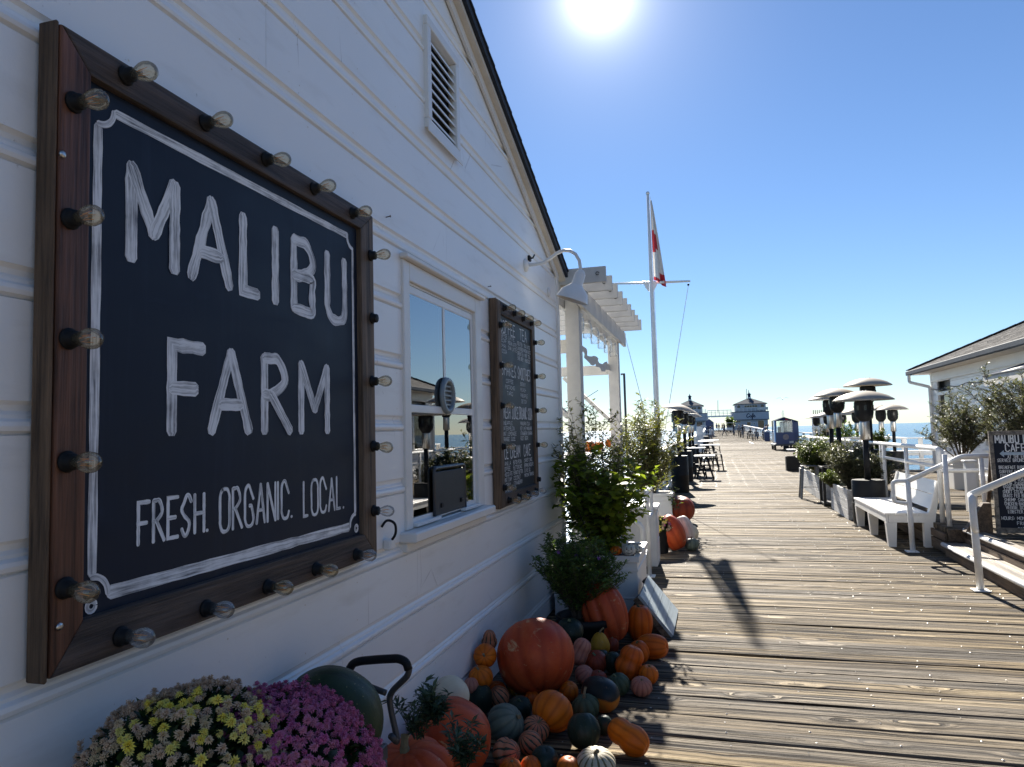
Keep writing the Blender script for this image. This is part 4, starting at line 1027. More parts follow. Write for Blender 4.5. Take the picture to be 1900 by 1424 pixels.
shrub(a, (-1.02, 6.52, pz - .06), 1.12, 1.0, 34, 9, 8, .088, .058, M['leafbroad'], .95, .55, .12, 3, .007, lambda t: 1.15 - .35 * t, 'foliage', 240, .35)
a = thing('twiggy_shrub', 'tall twiggy olive-green shrub rising behind the broad leaves at the corner', 'shrub', (-1.12, 6.9, pz - .06))
shrub(a, (-1.08, 6.86, pz - .06), 1.45, 1.25, 36, 15, 10, .058, .018, M['leafthin'], .95, .9, .30, 5, .007, lambda t: 1.0 - .3 * t, 'foliage', 0, .0)
# pipe handrail by the planter
pr = thing('pipe_handrail', 'white tubular handrail with looped end beside the corner planter', 'handrail', (-.73, 8.1, 0))
hx = -.735
MB().tube(rounded([(hx, 8.05, 0), (hx, 8.05, .92), (hx, 8.6, .92), (hx, 8.6, .62), (hx, 8.08, .62)], .07), .024, 10).build('loop', M['rail'], pr, True)
MB().tube([(hx, 8.02, .90), (hx - .35, 8.02, .97), (hx - .55, 8.02, .97)], .026, 10).build('top_rail', M['rail'], pr, True)
MB().tube(rounded([(hx - .02, 7.9, .30), (hx - .02, 7.62, .30), (hx - .02, 7.62, .62), (hx - .3, 7.62, .68)], .07), .026, 10).build('lower_loop', M['rail'], pr, True)
MB().box((hx - .06, 7.98, 0), (hx + .06, 8.12, .012), .003).build('foot_plate', M['rail'], pr)
nw = thing('newel_pedestal', 'white panelled pedestal behind the tubular handrail', 'pedestal', (-.9, 8.85, 0))
pbox('shaft', nw, (-1.05, 8.62, 0), (-.69, 8.98, .66), M['boxwhite'], .006); pbox('cap', nw, (-1.08, 8.59, .662), (-.665, 9.01, .70), M['white'], .006)
for z in (.05, .36): pbox('panel_frame', nw, (-.689, 8.68, z), (-.680, 8.92, z + .26), M['white'], .003)
planter('planter_box', 'small white planter box behind the red pumpkins on the left', -1.1, -.72, 12.4, 12.9, .52)
a = thing('olive_green_shrub', 'dense olive-green shrub in the white planter behind the red pumpkins', 'shrub', (-.98, 12.7, .45))
shrub(a, (-1.12, 12.75, .42), 1.85, 1.45, 44, 17, 11, .085, .026, M['leafthin'], .95, .8, .12, 8, .010, lambda t: 1.1 - .5 * t, 'foliage', 0, 0)
a = thing('blossoming_weed', 'small flowering plant with pale blossoms at the foot of the left planter', 'plant', (-.66, 12.5, 0))
shrub(a, (-.66, 12.35, .25), .45, .3, 7, 4, 4, .05, .03, M['leafbox'], .9, .5, .1, 9, .004)

# shrub in a black pot against the wall
pc = thing('dark_pot_shrub', 'bushy dark green shrub with a few purple flowers in a black pot by the wall', 'shrub', (-1.02, 5.45, 0))
mt = Matrix.Translation((-.98, 5.45, -.14))
MB().lathe([(.19, .145), (.21, .30), (.23, .31), (.23, .36), (.205, .36), (.19, .30)], 24, mt, False).build('pot', M['black'], pc, True)
MB().lathe([(.001, .31), (.195, .31)], 20, mt, False).build('soil', M['soil'], pc)
shrub(pc, (-1.04, 5.45, .20), .68, .76, 84, 14, 13, .036, .014, M['leafdark'], 1.0, 1.0, .12, 11, .005, lambda t: .95 - .45 * t, 'foliage', 0, 0)
fm = MB()
for k in range(3):
    p = Vector((-1.0 + rnd.uniform(-.18, .2), 5.25 + rnd.uniform(-.1, .1), .5 + rnd.uniform(0, .35)))
    for q in range(5): fm.add([p, p + Vector((.014 * math.cos(q * 1.26), -.004, .014 * math.sin(q * 1.26))), p + Vector((.014 * math.cos(q * 1.26 + .8), -.006, .014 * math.sin(q * 1.26 + .8)))], [(0, 1, 2)])
fm.build('blossom', plain('violet_blossom', (.22, .06, .35), .6, .2, 20, 0), pc, False, False)

# plank panel leaning at the planter
sp_ = thing('leaning_plank_panel', 'blue-grey painted plank panel leaning beside the corner planter', 'panel', (-.45, 6.1, 0))
pa, pb_ = Vector((-.36, 5.72, .02)), Vector((-.36, 6.52, .02)); tp = V(1187, 1105, 5.72); up = Vector((tp.x + .36, 0, tp.z - .02)); L_up = up.length; un = up.normalized(); nn = Vector((-un.z, 0, un.x)) * -1
for k in range(4):
    a = pa + un * (L_up * k / 4 + .002); b = pa + un * (L_up * (k + 1) / 4 - .002)
    MB().prism([a, b, b - nn * .022, a - nn * .022], (0, .80, 0)).build('plank', M['greyboard'], sp_)
for y in (5.725, 6.44):
    a = Vector((-.36, y, .02)) - nn * .024; b = a + un * L_up
    MB().prism([a, b, b - nn * .045, a - nn * .045], (0, .07, 0)).build('batten', M['rawwood'], sp_)
MB().prism([pa + Vector((0, .08, 0)) - nn * .03, pa + Vector((0, .08, 0)) - nn * .03 + un * L_up, pa + Vector((-.42, .08, 0)) + Vector((0, 0, -.02)), pa + Vector((-.30, .08, -.02))], (0, .04, 0)).build('prop', M['rawwood'], sp_)

# ------------------------------------------------------------------ pumpkins and gourds
def ellip(kind, t):
    """radius, height (unit) at t: 0 base .. 1 stem end"""
    a = math.pi * t; r, z = math.sin(a), -math.cos(a)
    if kind == 'pear':   r *= (1 - .30 * max(0, z + .1) ** 1.2); r *= 1.04
    if kind == 'waist':  r *= 1 - .16 * math.exp(-((z - .05) / .28) ** 2); r *= (1.0 if z < 0 else .90)
    if kind == 'turban': r *= 1 - .22 * math.exp(-((z - .22) / .16) ** 2) - (.18 if z > .3 else 0) * min(1, (z - .3) / .2 if z > .3 else 0)
    if kind == 'tall':   r = r ** .72
    if kind == 'oblong': r = r ** .80
    return r, z
def pumpkin(label, cat, c, rx, rz, mt, ribs=10, depth=.07, kind='round', axis=(0, 0, 1), stem=None, dent=.16, stemlen=.28, ry=None, seed=0, group=None):
    ob = thing(cat if cat in ('pumpkin', 'gourd') else 'squash', label, cat, c, group)
    nu, nv = ribs * 6 if ribs else 40, 22; vs = []; fs = []; uv = []
    q = Vector(axis).normalized().to_track_quat('Z', 'Y').to_matrix(); tw = rnd.uniform(0, 6.28); ph = [rnd.uniform(-.35, .35) for _ in range(max(ribs, 1) + 1)]; am = [rnd.uniform(.6, 1.25) for _ in range(max(ribs, 1) + 1)]
    for j in range(nv + 1):
        t = j / nv; r, z = ellip(kind, t)
        for i in range(nu):
            th = 2 * math.pi * i / nu
            u = ribs * i / nu if ribs else 0
            k = int(u) % max(ribs, 1); fr = abs((u % 1) - .5) * 2
            rib = 1 - depth * am[k] * (fr ** 2.6) * (math.sin(math.pi * t) ** .35) if ribs else 1
            lump = 1 + .035 * noise.noise(Vector((math.cos(th) * 1.1, math.sin(th) * 1.1, z * 1.1 + seed * 5.1)))
            dz = dent * (max(0, 1 - r / .62) ** 1.5) * (1 if z > 0 else -.8)
            p = Vector((rx * r * rib * lump * math.cos(th + tw), (ry or rx) * r * rib * lump * math.sin(th + tw), rz * (z - dz) * (1 if r > .3 else lump)))
            vs.append(Vector(c) + q @ p)
    for j in range(nv):
        for i in range(nu):
            i2 = (i + 1) % nu; fs.append((j * nu + i, j * nu + i2, (j + 1) * nu + i2, (j + 1) * nu + i))
            a, b = (ribs * i / nu if ribs else .5), (ribs * (i + 1) / nu if ribs else .5); uv.append(((a, j / nv), (b, j / nv), (b, (j + 1) / nv), (a, (j + 1) / nv)))
    mb = MB(); mb.add(vs, fs, None, uv); mb.build('rind', mt, ob, True)
    if stem is not None:
        s0 = Vector(c) + q @ Vector((0, 0, rz * (1 - dent) - .01)); d = q @ Vector((0, 0, 1)); sd = q @ Vector((math.cos(seed), math.sin(seed), 0)); L = rx * stemlen; r0 = max(.007, rx * .13)
        MB().tube([s0 - d * .004, s0 + d * L * .15, s0 + d * L * .5 + sd * L * .12, s0 + d * L * .85 + sd * L * .4, s0 + d * L + sd * L * .62], [r0 * 1.7, r0 * 1.05, r0 * .75, r0 * .66, r0 * .85], 7).build('stem', M[stem], ob, False)
    return ob
def place(px, py, w, h, zb=0.0, wall=True):
    """centre and radius of a round thing seen w x h pixels large whose base sits at height zb"""
    d = ray(px, py); c = d.dot(FWD)
    t = (EYE - zb) / (h / 2 * c / F_PX - d.z)
    r = w / 2 * t * c / F_PX
    if wall and (O + d * t).x - r < XW + .012:
        k = w / 2 * c / F_PX; t = (XW + .012) / (d.x - k); r = k * t
    return O + d * t, r, h / 2 * t * c / F_PX
PK = [  # px, py, w, h, zb, material, ribs, depth, kind, axis, stem, label, category
 (994, 1219, 146, 140, 0, 'p_red', 11, .05, 'round', (-.28, .52, .8), None, 'huge red-orange pumpkin with pale scars, the biggest of the pile', 'pumpkin'),
 (908, 1188, 30, 42, .2, 'p_pinkstripe', 9, .06, 'turban', (.1, -.2, 1), None, 'small pink gourd perched highest against the wall, above the star-stemmed orange pumpkin', 'gourd'),
 (900, 1217, 42, 45, .15, 'p_orange', 9, .03, 'round', (.25, -1, .25), 'stem', 'small orange pumpkin turned so its star-shaped stem faces out by the wall', 'pumpkin'),
 (892, 1257, 46, 40, .02, 'p_orange', 10, .04, 'round', (-.1, -.35, .9), 'stem', 'small orange pumpkin by the wall with a thin curled stem, just above the cream pumpkin', 'pumpkin'),
 (961, 1273, 41, 39, 0, 'p_yellow', 8, .02, 'round', (.15, -.9, -.4), 'stem', 'small mustard yellow pumpkin in front of the huge red-orange one', 'pumpkin'),
 (874, 1272, 28, 28, .05, 'p_pink', 10, .06, 'round', (0, 0, 1), None, 'half-hidden pink pumpkin peeping out behind the cream one', 'pumpkin'),
 (891, 1298, 44, 56, 0, 'p_dark', 8, .02, 'tall', (.1, .1, 1), None, 'smooth dark green squash right beside the cream pumpkin', 'squash'),
 (921, 1282, 40, 34, 0, 'p_deep', 9, .05, 'round', (.2, 0, 1), None, 'deep orange pumpkin half hidden under the yellow one', 'pumpkin'),
 (926, 1293, 38, 40, 0, 'p_pinkstripe', 12, .06, 'round', (-.5, -.3, .8), None, 'pink gourd with dark ribs between the dark squash and the yellow pumpkin', 'gourd'),
 (965, 1314, 45, 46, 0, 'p_dark', 9, .05, 'round', (.2, -.5, .8), 'stemgreen', 'bumpy dark green squash below the yellow pumpkin', 'squash'),
 (938, 1343, 72, 74, 0, 'p_grey', 11, .07, 'round', (.75, -.1, .55), 'stem', 'grey-green ribbed pumpkin lying on its side with a pale stem to the right', 'pumpkin'),
 (1025, 1320, 78, 78, 0, 'p_orange', 11, .045, 'round', (.45, .75, .6), None, 'glossy golden orange pumpkin in the middle of the pile with a bright rim', 'pumpkin'),
 (1021, 1280, 33, 28, 0, 'p_green', 10, .06, 'turban', (0, -.2, 1), None, 'little green-capped gourd behind the golden orange pumpkin', 'gourd'),
 (1055, 1283, 36, 37, 0, 'p_orange', 8, .02, 'round', (.3, -.3, .9), None, 'small plain orange pumpkin left of the two-tone squash', 'pumpkin'),
 (987, 1296, 28, 28, 0, 'p_deep', 8, .03, 'round', (0, 0, 1), None, 'sliver of orange pumpkin tucked behind the golden one', 'pumpkin'),
 (1114, 1288, 84, 60, 0, 'p_bi', 0, .0, 'oblong', (.10, .12, 1), None, 'glossy two-tone squash, near black on top and orange below', 'squash'),
 (1148, 1270, 42, 41, 0, 'p_green', 10, .09, 'round', (-.25, -.3, .9), 'stemgreen', 'green ribbed pumpkin tucked behind the two-tone squash', 'pumpkin'),
 (1190, 1274, 41, 34, 0, 'p_pink', 12, .08, 'round', (.1, -.3, .9), 'stem', 'squat dusty pink ribbed pumpkin on the deck edge of the pile', 'pumpkin'),
 (1203, 1252, 37, 36, 0, 'p_orange', 9, .03, 'round', (.05, -.1, 1), 'stem', 'small orange pumpkin with an upright stem at the right edge above the pink one', 'pumpkin'),
 (1169, 1229, 56, 66, 0, 'p_deep', 10, .03, 'waist', (.35, .1, .95), None, 'waisted pear-shaped orange squash leaning on the pile', 'squash'),
 (1186, 1210, 38, 44, .0, 'p_deep', 9, .04, 'round', (-.2, -.3, .9), 'stemgreen', 'orange pumpkin with a chunky green stem behind the waisted squash', 'pumpkin'),
 (1210, 1200, 62, 46, 0, 'p_deep', 10, .03, 'oblong', (1, -.25, .1), None, 'long orange pumpkin lying on its side, top lit white by the sun', 'pumpkin'),
 (1187, 1156, 48, 66, 0, 'p_deep', 10, .04, 'tall', (.03, -.05, 1), 'stemgreen', 'tall orange pumpkin standing in front of the leaning plank panel', 'pumpkin'),
 (1121, 1134, 84, 124, 0, 'p_red', 9, .13, 'round', (-.35, .1, .95), None, 'huge tall red pumpkin with deep lobes behind the pile, beside the potted shrub', 'pumpkin'),
 (1057, 1171, 52, 46, .15, 'p_dark', 8, .04, 'round', (0, -.3, 1), 'stemgreen', 'near-black round squash right under the potted shrub', 'squash'),
 (1113, 1196, 36, 50, 0, 'p_yellow', 10, .05, 'pear', (.02, -.1, 1), 'stem', 'amber pear-shaped gourd with a long stem in front of the tall red pumpkin', 'gourd'),
 (1136, 1198, 26, 30, 0, 'p_rust', 9, .05, 'round', (.1, 0, 1), 'stem', 'small brownish pumpkin just right of the amber gourd', 'pumpkin'),
 (1076, 1209, 42, 54, .05, 'p_pink', 10, .09, 'waist', (.5, .1, .9), None, 'pale pink ribbed squash slanting off the huge red-orange pumpkin', 'squash'),
 (1106, 1229, 44, 42, 0, 'p_rust', 11, .03, 'round', (0, -.5, .85), 'stemgreen', 'brown-orange pumpkin with a dark stem scar in the middle of the pile', 'pumpkin'),
 (1085, 1253, 38, 33, 0, 'p_pink', 12, .06, 'round', (.6, -.2, .7), None, 'rosy ribbed pumpkin wedged at the foot of the huge red-orange one', 'pumpkin'),
 (1109, 1258, 36, 26, 0, 'p_rust', 9, .04, 'round', (.1, -.1, 1), 'stem', 'flat brown-orange pumpkin behind the two-tone squash', 'pumpkin'),
 (1137, 1230, 32, 42, 0, 'p_dark', 8, .03, 'round', (0, 0, 1), None, 'dark green squash in shadow left of the waisted orange squash', 'squash'),
 (1117, 1217, 26, 22, .06, 'p_dark', 8, .05, 'round', (0, 0, 1), None, 'dark green squash wedged behind the brown-orange pumpkin', 'squash'),
 (1087, 1312, 52, 44, 0, 'p_green', 9, .13, 'round', (-.1, -.25, .95), 'stem', 'deep-ribbed green pumpkin with a long pale stem standing up', 'pumpkin'),
 (1083, 1356, 62, 66, 0, 'p_dark', 9, .06, 'round', (-.15, .4, .9), None, 'large dark green squash at the front with sunlit ribs on top', 'squash'),
 (1120, 1345, 32, 36, 0, 'p_dark', 8, .03, 'round', (0, .2, 1), None, 'small dark green squash behind the long front orange one', 'squash'),
 (1165, 1367, 88, 60, 0, 'p_orange', 9, .035, 'waist', (-.85, .35, .35), None, 'long waisted orange squash lying on the deck at the front right of the pile', 'squash'),
 (1106, 1418, 74, 54, 0, 'p_palestripe', 14, .08, 'round', (0, -.25, 1), 'stem', 'cream pumpkin with dark green stripes at the bottom front', 'pumpkin'),
 (994, 1353, 52, 42, 0, 'p_pinkstripe', 13, .07, 'round', (.35, -.4, .8), 'stem', 'pink pumpkin with dark stripes and a pale stem right of the grey-green one', 'pumpkin'),
 (984, 1379, 44, 46, 0, 'p_pinkstripe', 12, .07, 'round', (-.6, -.3, .7), None, 'dark-striped pink gourd leaning under the pale-stemmed striped one', 'gourd'),
 (941, 1398, 70, 46, 0, 'p_pinkstripe', 11, .07, 'turban', (.9, -.2, .3), None, 'striped turban gourd with dark green blotches next to the big ribbed red pumpkin', 'gourd'),
 (1011, 1410, 52, 48, 0, 'p_dark', 9, .05, 'round', (.2, -.3, .9), None, 'dusty dark green squash at the bottom beside the striped gourd', 'squash'),
 (1055, 1426, 46, 42, 0, 'p_orange', 9, .03, 'round', (.2, 0, 1), None, 'bright orange pumpkin at the bottom left of the cream striped one', 'pumpkin'),
 (947, 1430, 46, 44, 0, 'p_deep', 9, .04, 'round', (.1, -.2, 1), 'stem', 'orange pumpkin with a dry stem at the bottom below the turban gourd', 'pumpkin'),
 (985, 1424, 40, 40, 0, 'p_deep', 9, .04, 'round', (0, -.2, 1), None, 'orange pumpkin at the bottom between the turban gourd and the dusty green squash', 'pumpkin'),
 (836, 1374, 152, 148, 0, 'p_red', 12, .04, 'round', (-.55, -.3, .75), None, 'big ribbed red-orange pumpkin near the wall beside the cart handle', 'pumpkin'),
 (762, 1440, 162, 122, 0, 'p_red', 9, .17, 'round', (-.1, -.25, .95), 'stem', 'deeply lobed orange pumpkin at the bottom in front of the cart handle', 'pumpkin'),
 (835, 1291, 76, 68, .12, 'p_cream', 0, 0, 'round', (.12, -.95, -.15), None, 'smooth cream pumpkin turned with its round base scar outward by the wall', 'pumpkin'),
 (1246, 988, 48, 72, 0, 'p_red', 10, .05, 'round', (-.4, -.1, .9), None, 'tall red-orange pumpkin beside the pedestal past the handrail', 'pumpkin'),
 (1271, 984, 34, 58, 0, 'p_white', 10, .07, 'round', (-.3, .1, .95), None, 'ivory pumpkin standing between the red ones past the handrail', 'pumpkin'),
 (1262, 945, 54, 50, 0, 'p_rust', 11, .07, 'round', (.1, -.2, .95), None, 'dark red ribbed pumpkin behind the ivory one past the handrail', 'pumpkin'),
 (1287, 988, 18, 26, 0, 'p_cream', 0, 0, 'pear', (0, 0, 1), None, 'little pale neck squash beside the ivory pumpkin', 'squash'),
 (1283, 1010, 28, 24, 0, 'p_grey', 9, .06, 'round', (0, 0, 1), 'stem', 'small grey-green pumpkin on the deck in front of the ivory one', 'pumpkin'),
]
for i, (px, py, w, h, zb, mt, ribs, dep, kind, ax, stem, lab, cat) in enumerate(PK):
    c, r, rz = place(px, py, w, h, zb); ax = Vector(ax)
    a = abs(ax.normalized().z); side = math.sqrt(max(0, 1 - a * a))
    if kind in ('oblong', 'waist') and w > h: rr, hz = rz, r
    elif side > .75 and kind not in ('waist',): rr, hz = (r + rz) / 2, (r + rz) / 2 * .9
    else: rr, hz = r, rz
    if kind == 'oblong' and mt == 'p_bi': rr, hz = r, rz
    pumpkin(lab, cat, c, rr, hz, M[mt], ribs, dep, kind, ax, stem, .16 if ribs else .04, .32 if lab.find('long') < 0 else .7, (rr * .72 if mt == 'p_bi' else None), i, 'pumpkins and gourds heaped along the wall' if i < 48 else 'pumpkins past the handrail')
for (px, py, r, lab) in ((1092, 826, .085, 'orange pumpkin on the terrace counter behind the first pergola post'), (1133, 822, .085, 'orange pumpkin on the terrace counter near the far pergola post'), (1112, 836, .07, 'smaller orange pumpkin between the two on the terrace counter')):
    p = W(px, py, PX - .35); p.z = 1.31 + r * .85
    pumpkin(lab, 'pumpkin', p, r * 1.15, r, M['p_orange'], 10, .06, 'round', (0, 0, 1), 'stem', .16, .3, None, 3, 'pumpkins on the terrace counter')
def face(ob, c, r, hz, d):
    """felt-pen face: eyes, nose, smile on the side turned to the walkway"""
    d = Vector(d).normalized(); s = d.cross(Vector((0, 0, 1))).normalized() * -1; o = Vector(c); mb = MB()
    def dot(u, v, a, b):
        p = o + (d * math.sqrt(max(.05, 1 - u * u - v * v)) + s * u) * r * 1.0 + Vector((0, 0, v * hz)) + d * r * .03
        mb.add([p + s * a * r * math.cos(k * 1.047) + Vector((0, 0, b * hz * math.sin(k * 1.047))) for k in range(6)], [tuple(range(6))])
    for u in (-.32, .32): dot(u, .32, .10, .16); dot(u, .58, .14, .045)
    dot(0, .08, .06, .09)
    for k in range(7):
        u = -.36 + .12 * k; dot(u, -.28 - .16 * math.cos(u * 3.6), .075, .055)
    mb.build('painted_face', M['black'], ob)
for (px, w, mt, lab) in ((1143, 21, 'p_orange', 'tiny orange pumpkin with a drawn face on the planter edge'), (1167, 25, 'p_white', 'tiny white pumpkin with a drawn face beside the orange one on the planter edge'), (1183, 19, 'p_white', 'tiny white pumpkin with a drawn face at the planter corner')):
    y = 6.30 if px < 1180 else 6.42
    p = V(px, 1024, y); r = w / 2 * y / F_PX * 1.02; p.z = pz + r * .78; p.y = y
    ob = pumpkin(lab, 'pumpkin', p, r, r * .8, M[mt], 9, .08, 'round', (0, 0, 1), 'stem', .14, .3, None, 2, 'tiny painted pumpkins on the planter'); face(ob, p, r, r * .8, Vector((.12, -1, 0)))

# ------------------------------------------------------------------ flower cart
ct = thing('garden_cart', 'grey garden cart with a black-gripped bent tube handle, loaded with flowers', 'cart', (-1.1, 1.75, 0))
bz = .52
CX0, CX1, CY0, CY1 = XW + .03, -1.10, 1.22, 2.28
MB().box((CX0, CY0, bz - .04), (CX1, CY1, bz), .006).build('bed', M['darkgrey'], ct)
for q in (((CX0, CY0, bz), (CX0 + .02, CY1, bz + .05)), ((CX1 - .02, CY0, bz), (CX1, CY1, bz + .05)), ((CX0 + .021, CY0, bz), (CX1 - .021, CY0 + .02, bz + .05)), ((CX0 + .021, CY1 - .02, bz), (CX1 - .021, CY1, bz + .05))): MB().box(*q, .003).build('side_panel', M['darkgrey'], ct)
for y in (1.4, 2.1):
    MB().tube([(CX0 + .04, y, .2), (CX1 - .04, y, .2)], .012, 8).build('axle', M['darkgrey'], ct)
    for x in (CX0 + .04, CX1 - .06):
        wh = MB().lathe([(.14, -.03), (.19, -.03), (.2, 0), (.19, .03), (.14, .03)], 20, axis_matrix((1, 0, 0), (x, y, .2)), False); wh = wh.build('wheel', M['black'], ct, True)
        MB().lathe([(.001, -.02), (.139, -.02), (.139, .02), (.001, .02)], 16, axis_matrix((1, 0, 0), (x, y, .2)), False).build('rim', M['darkgrey'], wh)
    for x in (CX0 + .1, CX1 - .12): MB().box((x - .015, y - .015, .2), (x + .015, y + .015, bz - .04)).build('strut', M['darkgrey'], ct)
hd = 2.46
hp = [V(px, py, hd) for px, py in ((742, 1424), (739, 1380), (726, 1322), (722, 1295), (728, 1282), (757, 1254), (760, 1238), (752, 1228), (738, 1222), (700, 1224), (668, 1227), (654, 1232), (648, 1246), (654, 1262), (705, 1282), (716, 1286))]
hp[0] = Vector((hp[1].x, hd - .06, bz + .02)); hp = rounded(hp, .03, 3)
MB().tube(hp, .0115, 10).build('handle', M['darkgrey'], ct, True)
gp = rounded([V(px, py, hd) for px, py in ((758, 1243), (754, 1229), (740, 1222), (700, 1224), (668, 1227), (655, 1231), (649, 1241))], .035, 4)
MB().tube(gp, .0155, 10).build('grip', M['black'], ct, True)
def mum(name, label, c, r, n, mats, seed, pot_z, fs=1.0):
    rs = random.Random(seed); t = thing(name, label, 'flowers', c); c = Vector(c)
    MB().lathe([(r * .55, pot_z), (r * .68, c.z - .02), (r * .72, c.z - .015), (r * .72, c.z)], 20, Matrix.Translation((c.x, c.y, 0)), False).build('pot', M['black'], t, True)
    leaves = []
    for k in range(1500):
        a = rs.uniform(0, 6.283); z = rs.random(); q = r * rs.uniform(.76, .95); d = Vector((math.sqrt(1 - z * z) * math.cos(a), math.sqrt(1 - z * z) * math.sin(a), z * .92))
        p = c + d * q; leaves.append((p, (d + Vector((rs.gauss(0, .6), rs.gauss(0, .6), rs.gauss(0, .4)))).normalized(), Vector((0, 0, 1)), .034, .019))
    MB().lathe([(r * .74 * math.cos(k * .16), c.z + r * .70 * math.sin(k * .16)) for k in range(10)], 18, Matrix.Translation((c.x, c.y, 0)), False).build('stem_mass', M['leafmum'], t, True)
    f = leaf_arrays(leaves).build('foliage', M['leafmum'], t, True, False); f['kind'] = 'stuff'
    pts = []; tries = 0
    while len(pts) < n and tries < 60000:
        tries += 1
        a = rs.uniform(0, 6.283); z = rs.random() ** .85; s = math.sqrt(1 - z * z); d = Vector((s * math.cos(a), s * math.sin(a), z * .95))
        q = r * (1.0 + rs.gauss(0, .028) + .05 * noise.noise(d * 4)); p = c + d * q
        if noise.noise(p * 15) < -.36 or any((p - w[0]).length < .0125 * fs for w in pts): continue
        pts.append((p, d))
    pts.sort(key=lambda w: (w[0] - O).length - (.0 if w[1].dot((O - c).normalized()) > 0 else 1.0) * -1)
    rest = MB()
    for kk, (p, d) in enumerate(pts):
        mt = rs.choices([x[0] for x in mats], [x[1] for x in mats])[0]
        if noise.noise(p * 9 + Vector((seed, 0, 0))) > .12 and len(mats) > 1: mt = mats[1][0] if rs.random() < .6 else mt
        nd = (d + Vector((rs.gauss(0, .28), rs.gauss(0, .28), rs.gauss(0, .2)))).normalized(); sc_ = rs.uniform(.55, .88) * fs
        m4 = nd.to_track_quat('Z', 'Y').to_matrix().to_4x4() @ Matrix.Rotation(rs.uniform(0, 6.28), 4, 'Z')
        for i in range(3):
            for j in range(3): m4[i][j] *= sc_
        me = flower_mesh(mt, rs.randrange(3))
        if kk < 300:
            o = bpy.data.objects.new('flower', me); C.objects.link(o); o.parent = t; m4.translation = p - c; o.matrix_local = m4
        else:
            m4.translation = p; rest.add([v.co for v in me.vertices], [tuple(q.vertices) for q in me.polygons], m4, [[(.5, .05), (1, .6), (.5, 1), (0, .6)]] * len(me.polygons))
    if rest.v: o = rest.build('more_flowers', M[mats[0][0]], t, False, False); o['kind'] = 'stuff'
    return t
_FM = {}
def flower_mesh(mt, k):
    if (mt, k) in _FM: return _FM[mt, k]
    rs = random.Random(k * 7 + 1); v = []; f = []; uv = []
    for ring, (n, r0, r1, z1, w) in enumerate(((11, .002, .0175, -.001, .0052), (10, .002, .0155, .005, .0048), (8, .0015, .0115, .0095, .0042), (5, .001, .006, .012, .0034))):
        for i in range(n):
            a = 6.283 * (i + .5 * ring + rs.uniform(-.2, .2)) / n; L = r1 * rs.uniform(.86, 1.1); zz = z1 + rs.uniform(-.002, .002)
            d = Vector((math.cos(a), math.sin(a), 0)); s = Vector((-d.y, d.x, 0)); b = len(v)
            v += [d * r0, d * L * .62 + s * w / 2 + Vector((0, 0, zz * 1.0 + .002)), d * L + Vector((0, 0, zz)), d * L * .62 - s * w / 2 + Vector((0, 0, zz * 1.0 + .002))]
            f.append((b, b + 3, b + 2, b + 1)); uv += [(.5, .05), (1, .6), (.5, 1), (0, .6)]
    me = bpy.data.meshes.new('flower'); me.from_pydata([tuple(x) for x in v], [], f); ul = me.uv_layers.new(name='UV'); ul.data.foreach_set('uv', [c for q in uv for c in q]); me.materials.append(M[mt]); _FM[mt, k] = me
    return me
mum('chrysanthemum', 'mound of faded brown and bright yellow chrysanthemums at the bottom left against the wall', (-1.18, 1.42, .80), .245, 760, (('petalbrown', .66), ('petalyellow', .34)), 4, bz)
mum('chrysanthemum', 'mound of magenta-pink chrysanthemums in front of the dark green melon squash', (-1.06, 1.56, .735), .262, 980, (('petalpurple', 1.0),), 6, bz)
mum('chrysanthemum', 'small yellow and plum chrysanthemum beside the red pumpkins past the handrail', (-.72, 9.6, .30), .17, 120, (('petalbrown', .5), ('petalyellow', .3), ('petalpurple', .2)), 8, 0, 1.7)
pumpkin('large striped dark green melon squash behind the magenta flowers', 'squash', (-1.262, 2.18, .665), .172, .18, M['p_darkstripe'], 12, .03, 'round', (-.5, -.35, .75), None, .06, .2, None, 4)
for (px, py, H_, Wd_, sd, lab) in ((775, 1372, .24, .22, 21, 'leafy sage sprigs beside the cart handle at the wall'), (808, 1345, .16, .16, 22, 'low sage sprigs over the big ribbed red pumpkin'), (862, 1424, .20, .20, 23, 'sage sprigs rising in front of the big ribbed red pumpkin')):
    y = {21: 2.75, 22: 2.62, 23: 2.55}[sd]; p = V(px, py, y)
    t = thing('sage_plant', lab, 'plant', p); shrub(t, p, H_, Wd_, 9, 5, 7, .045, .012, M['leafsage'], 1, 1.1, .1, sd, .003, lambda t: .7, 'foliage', 0, 0, M['leafsage'])

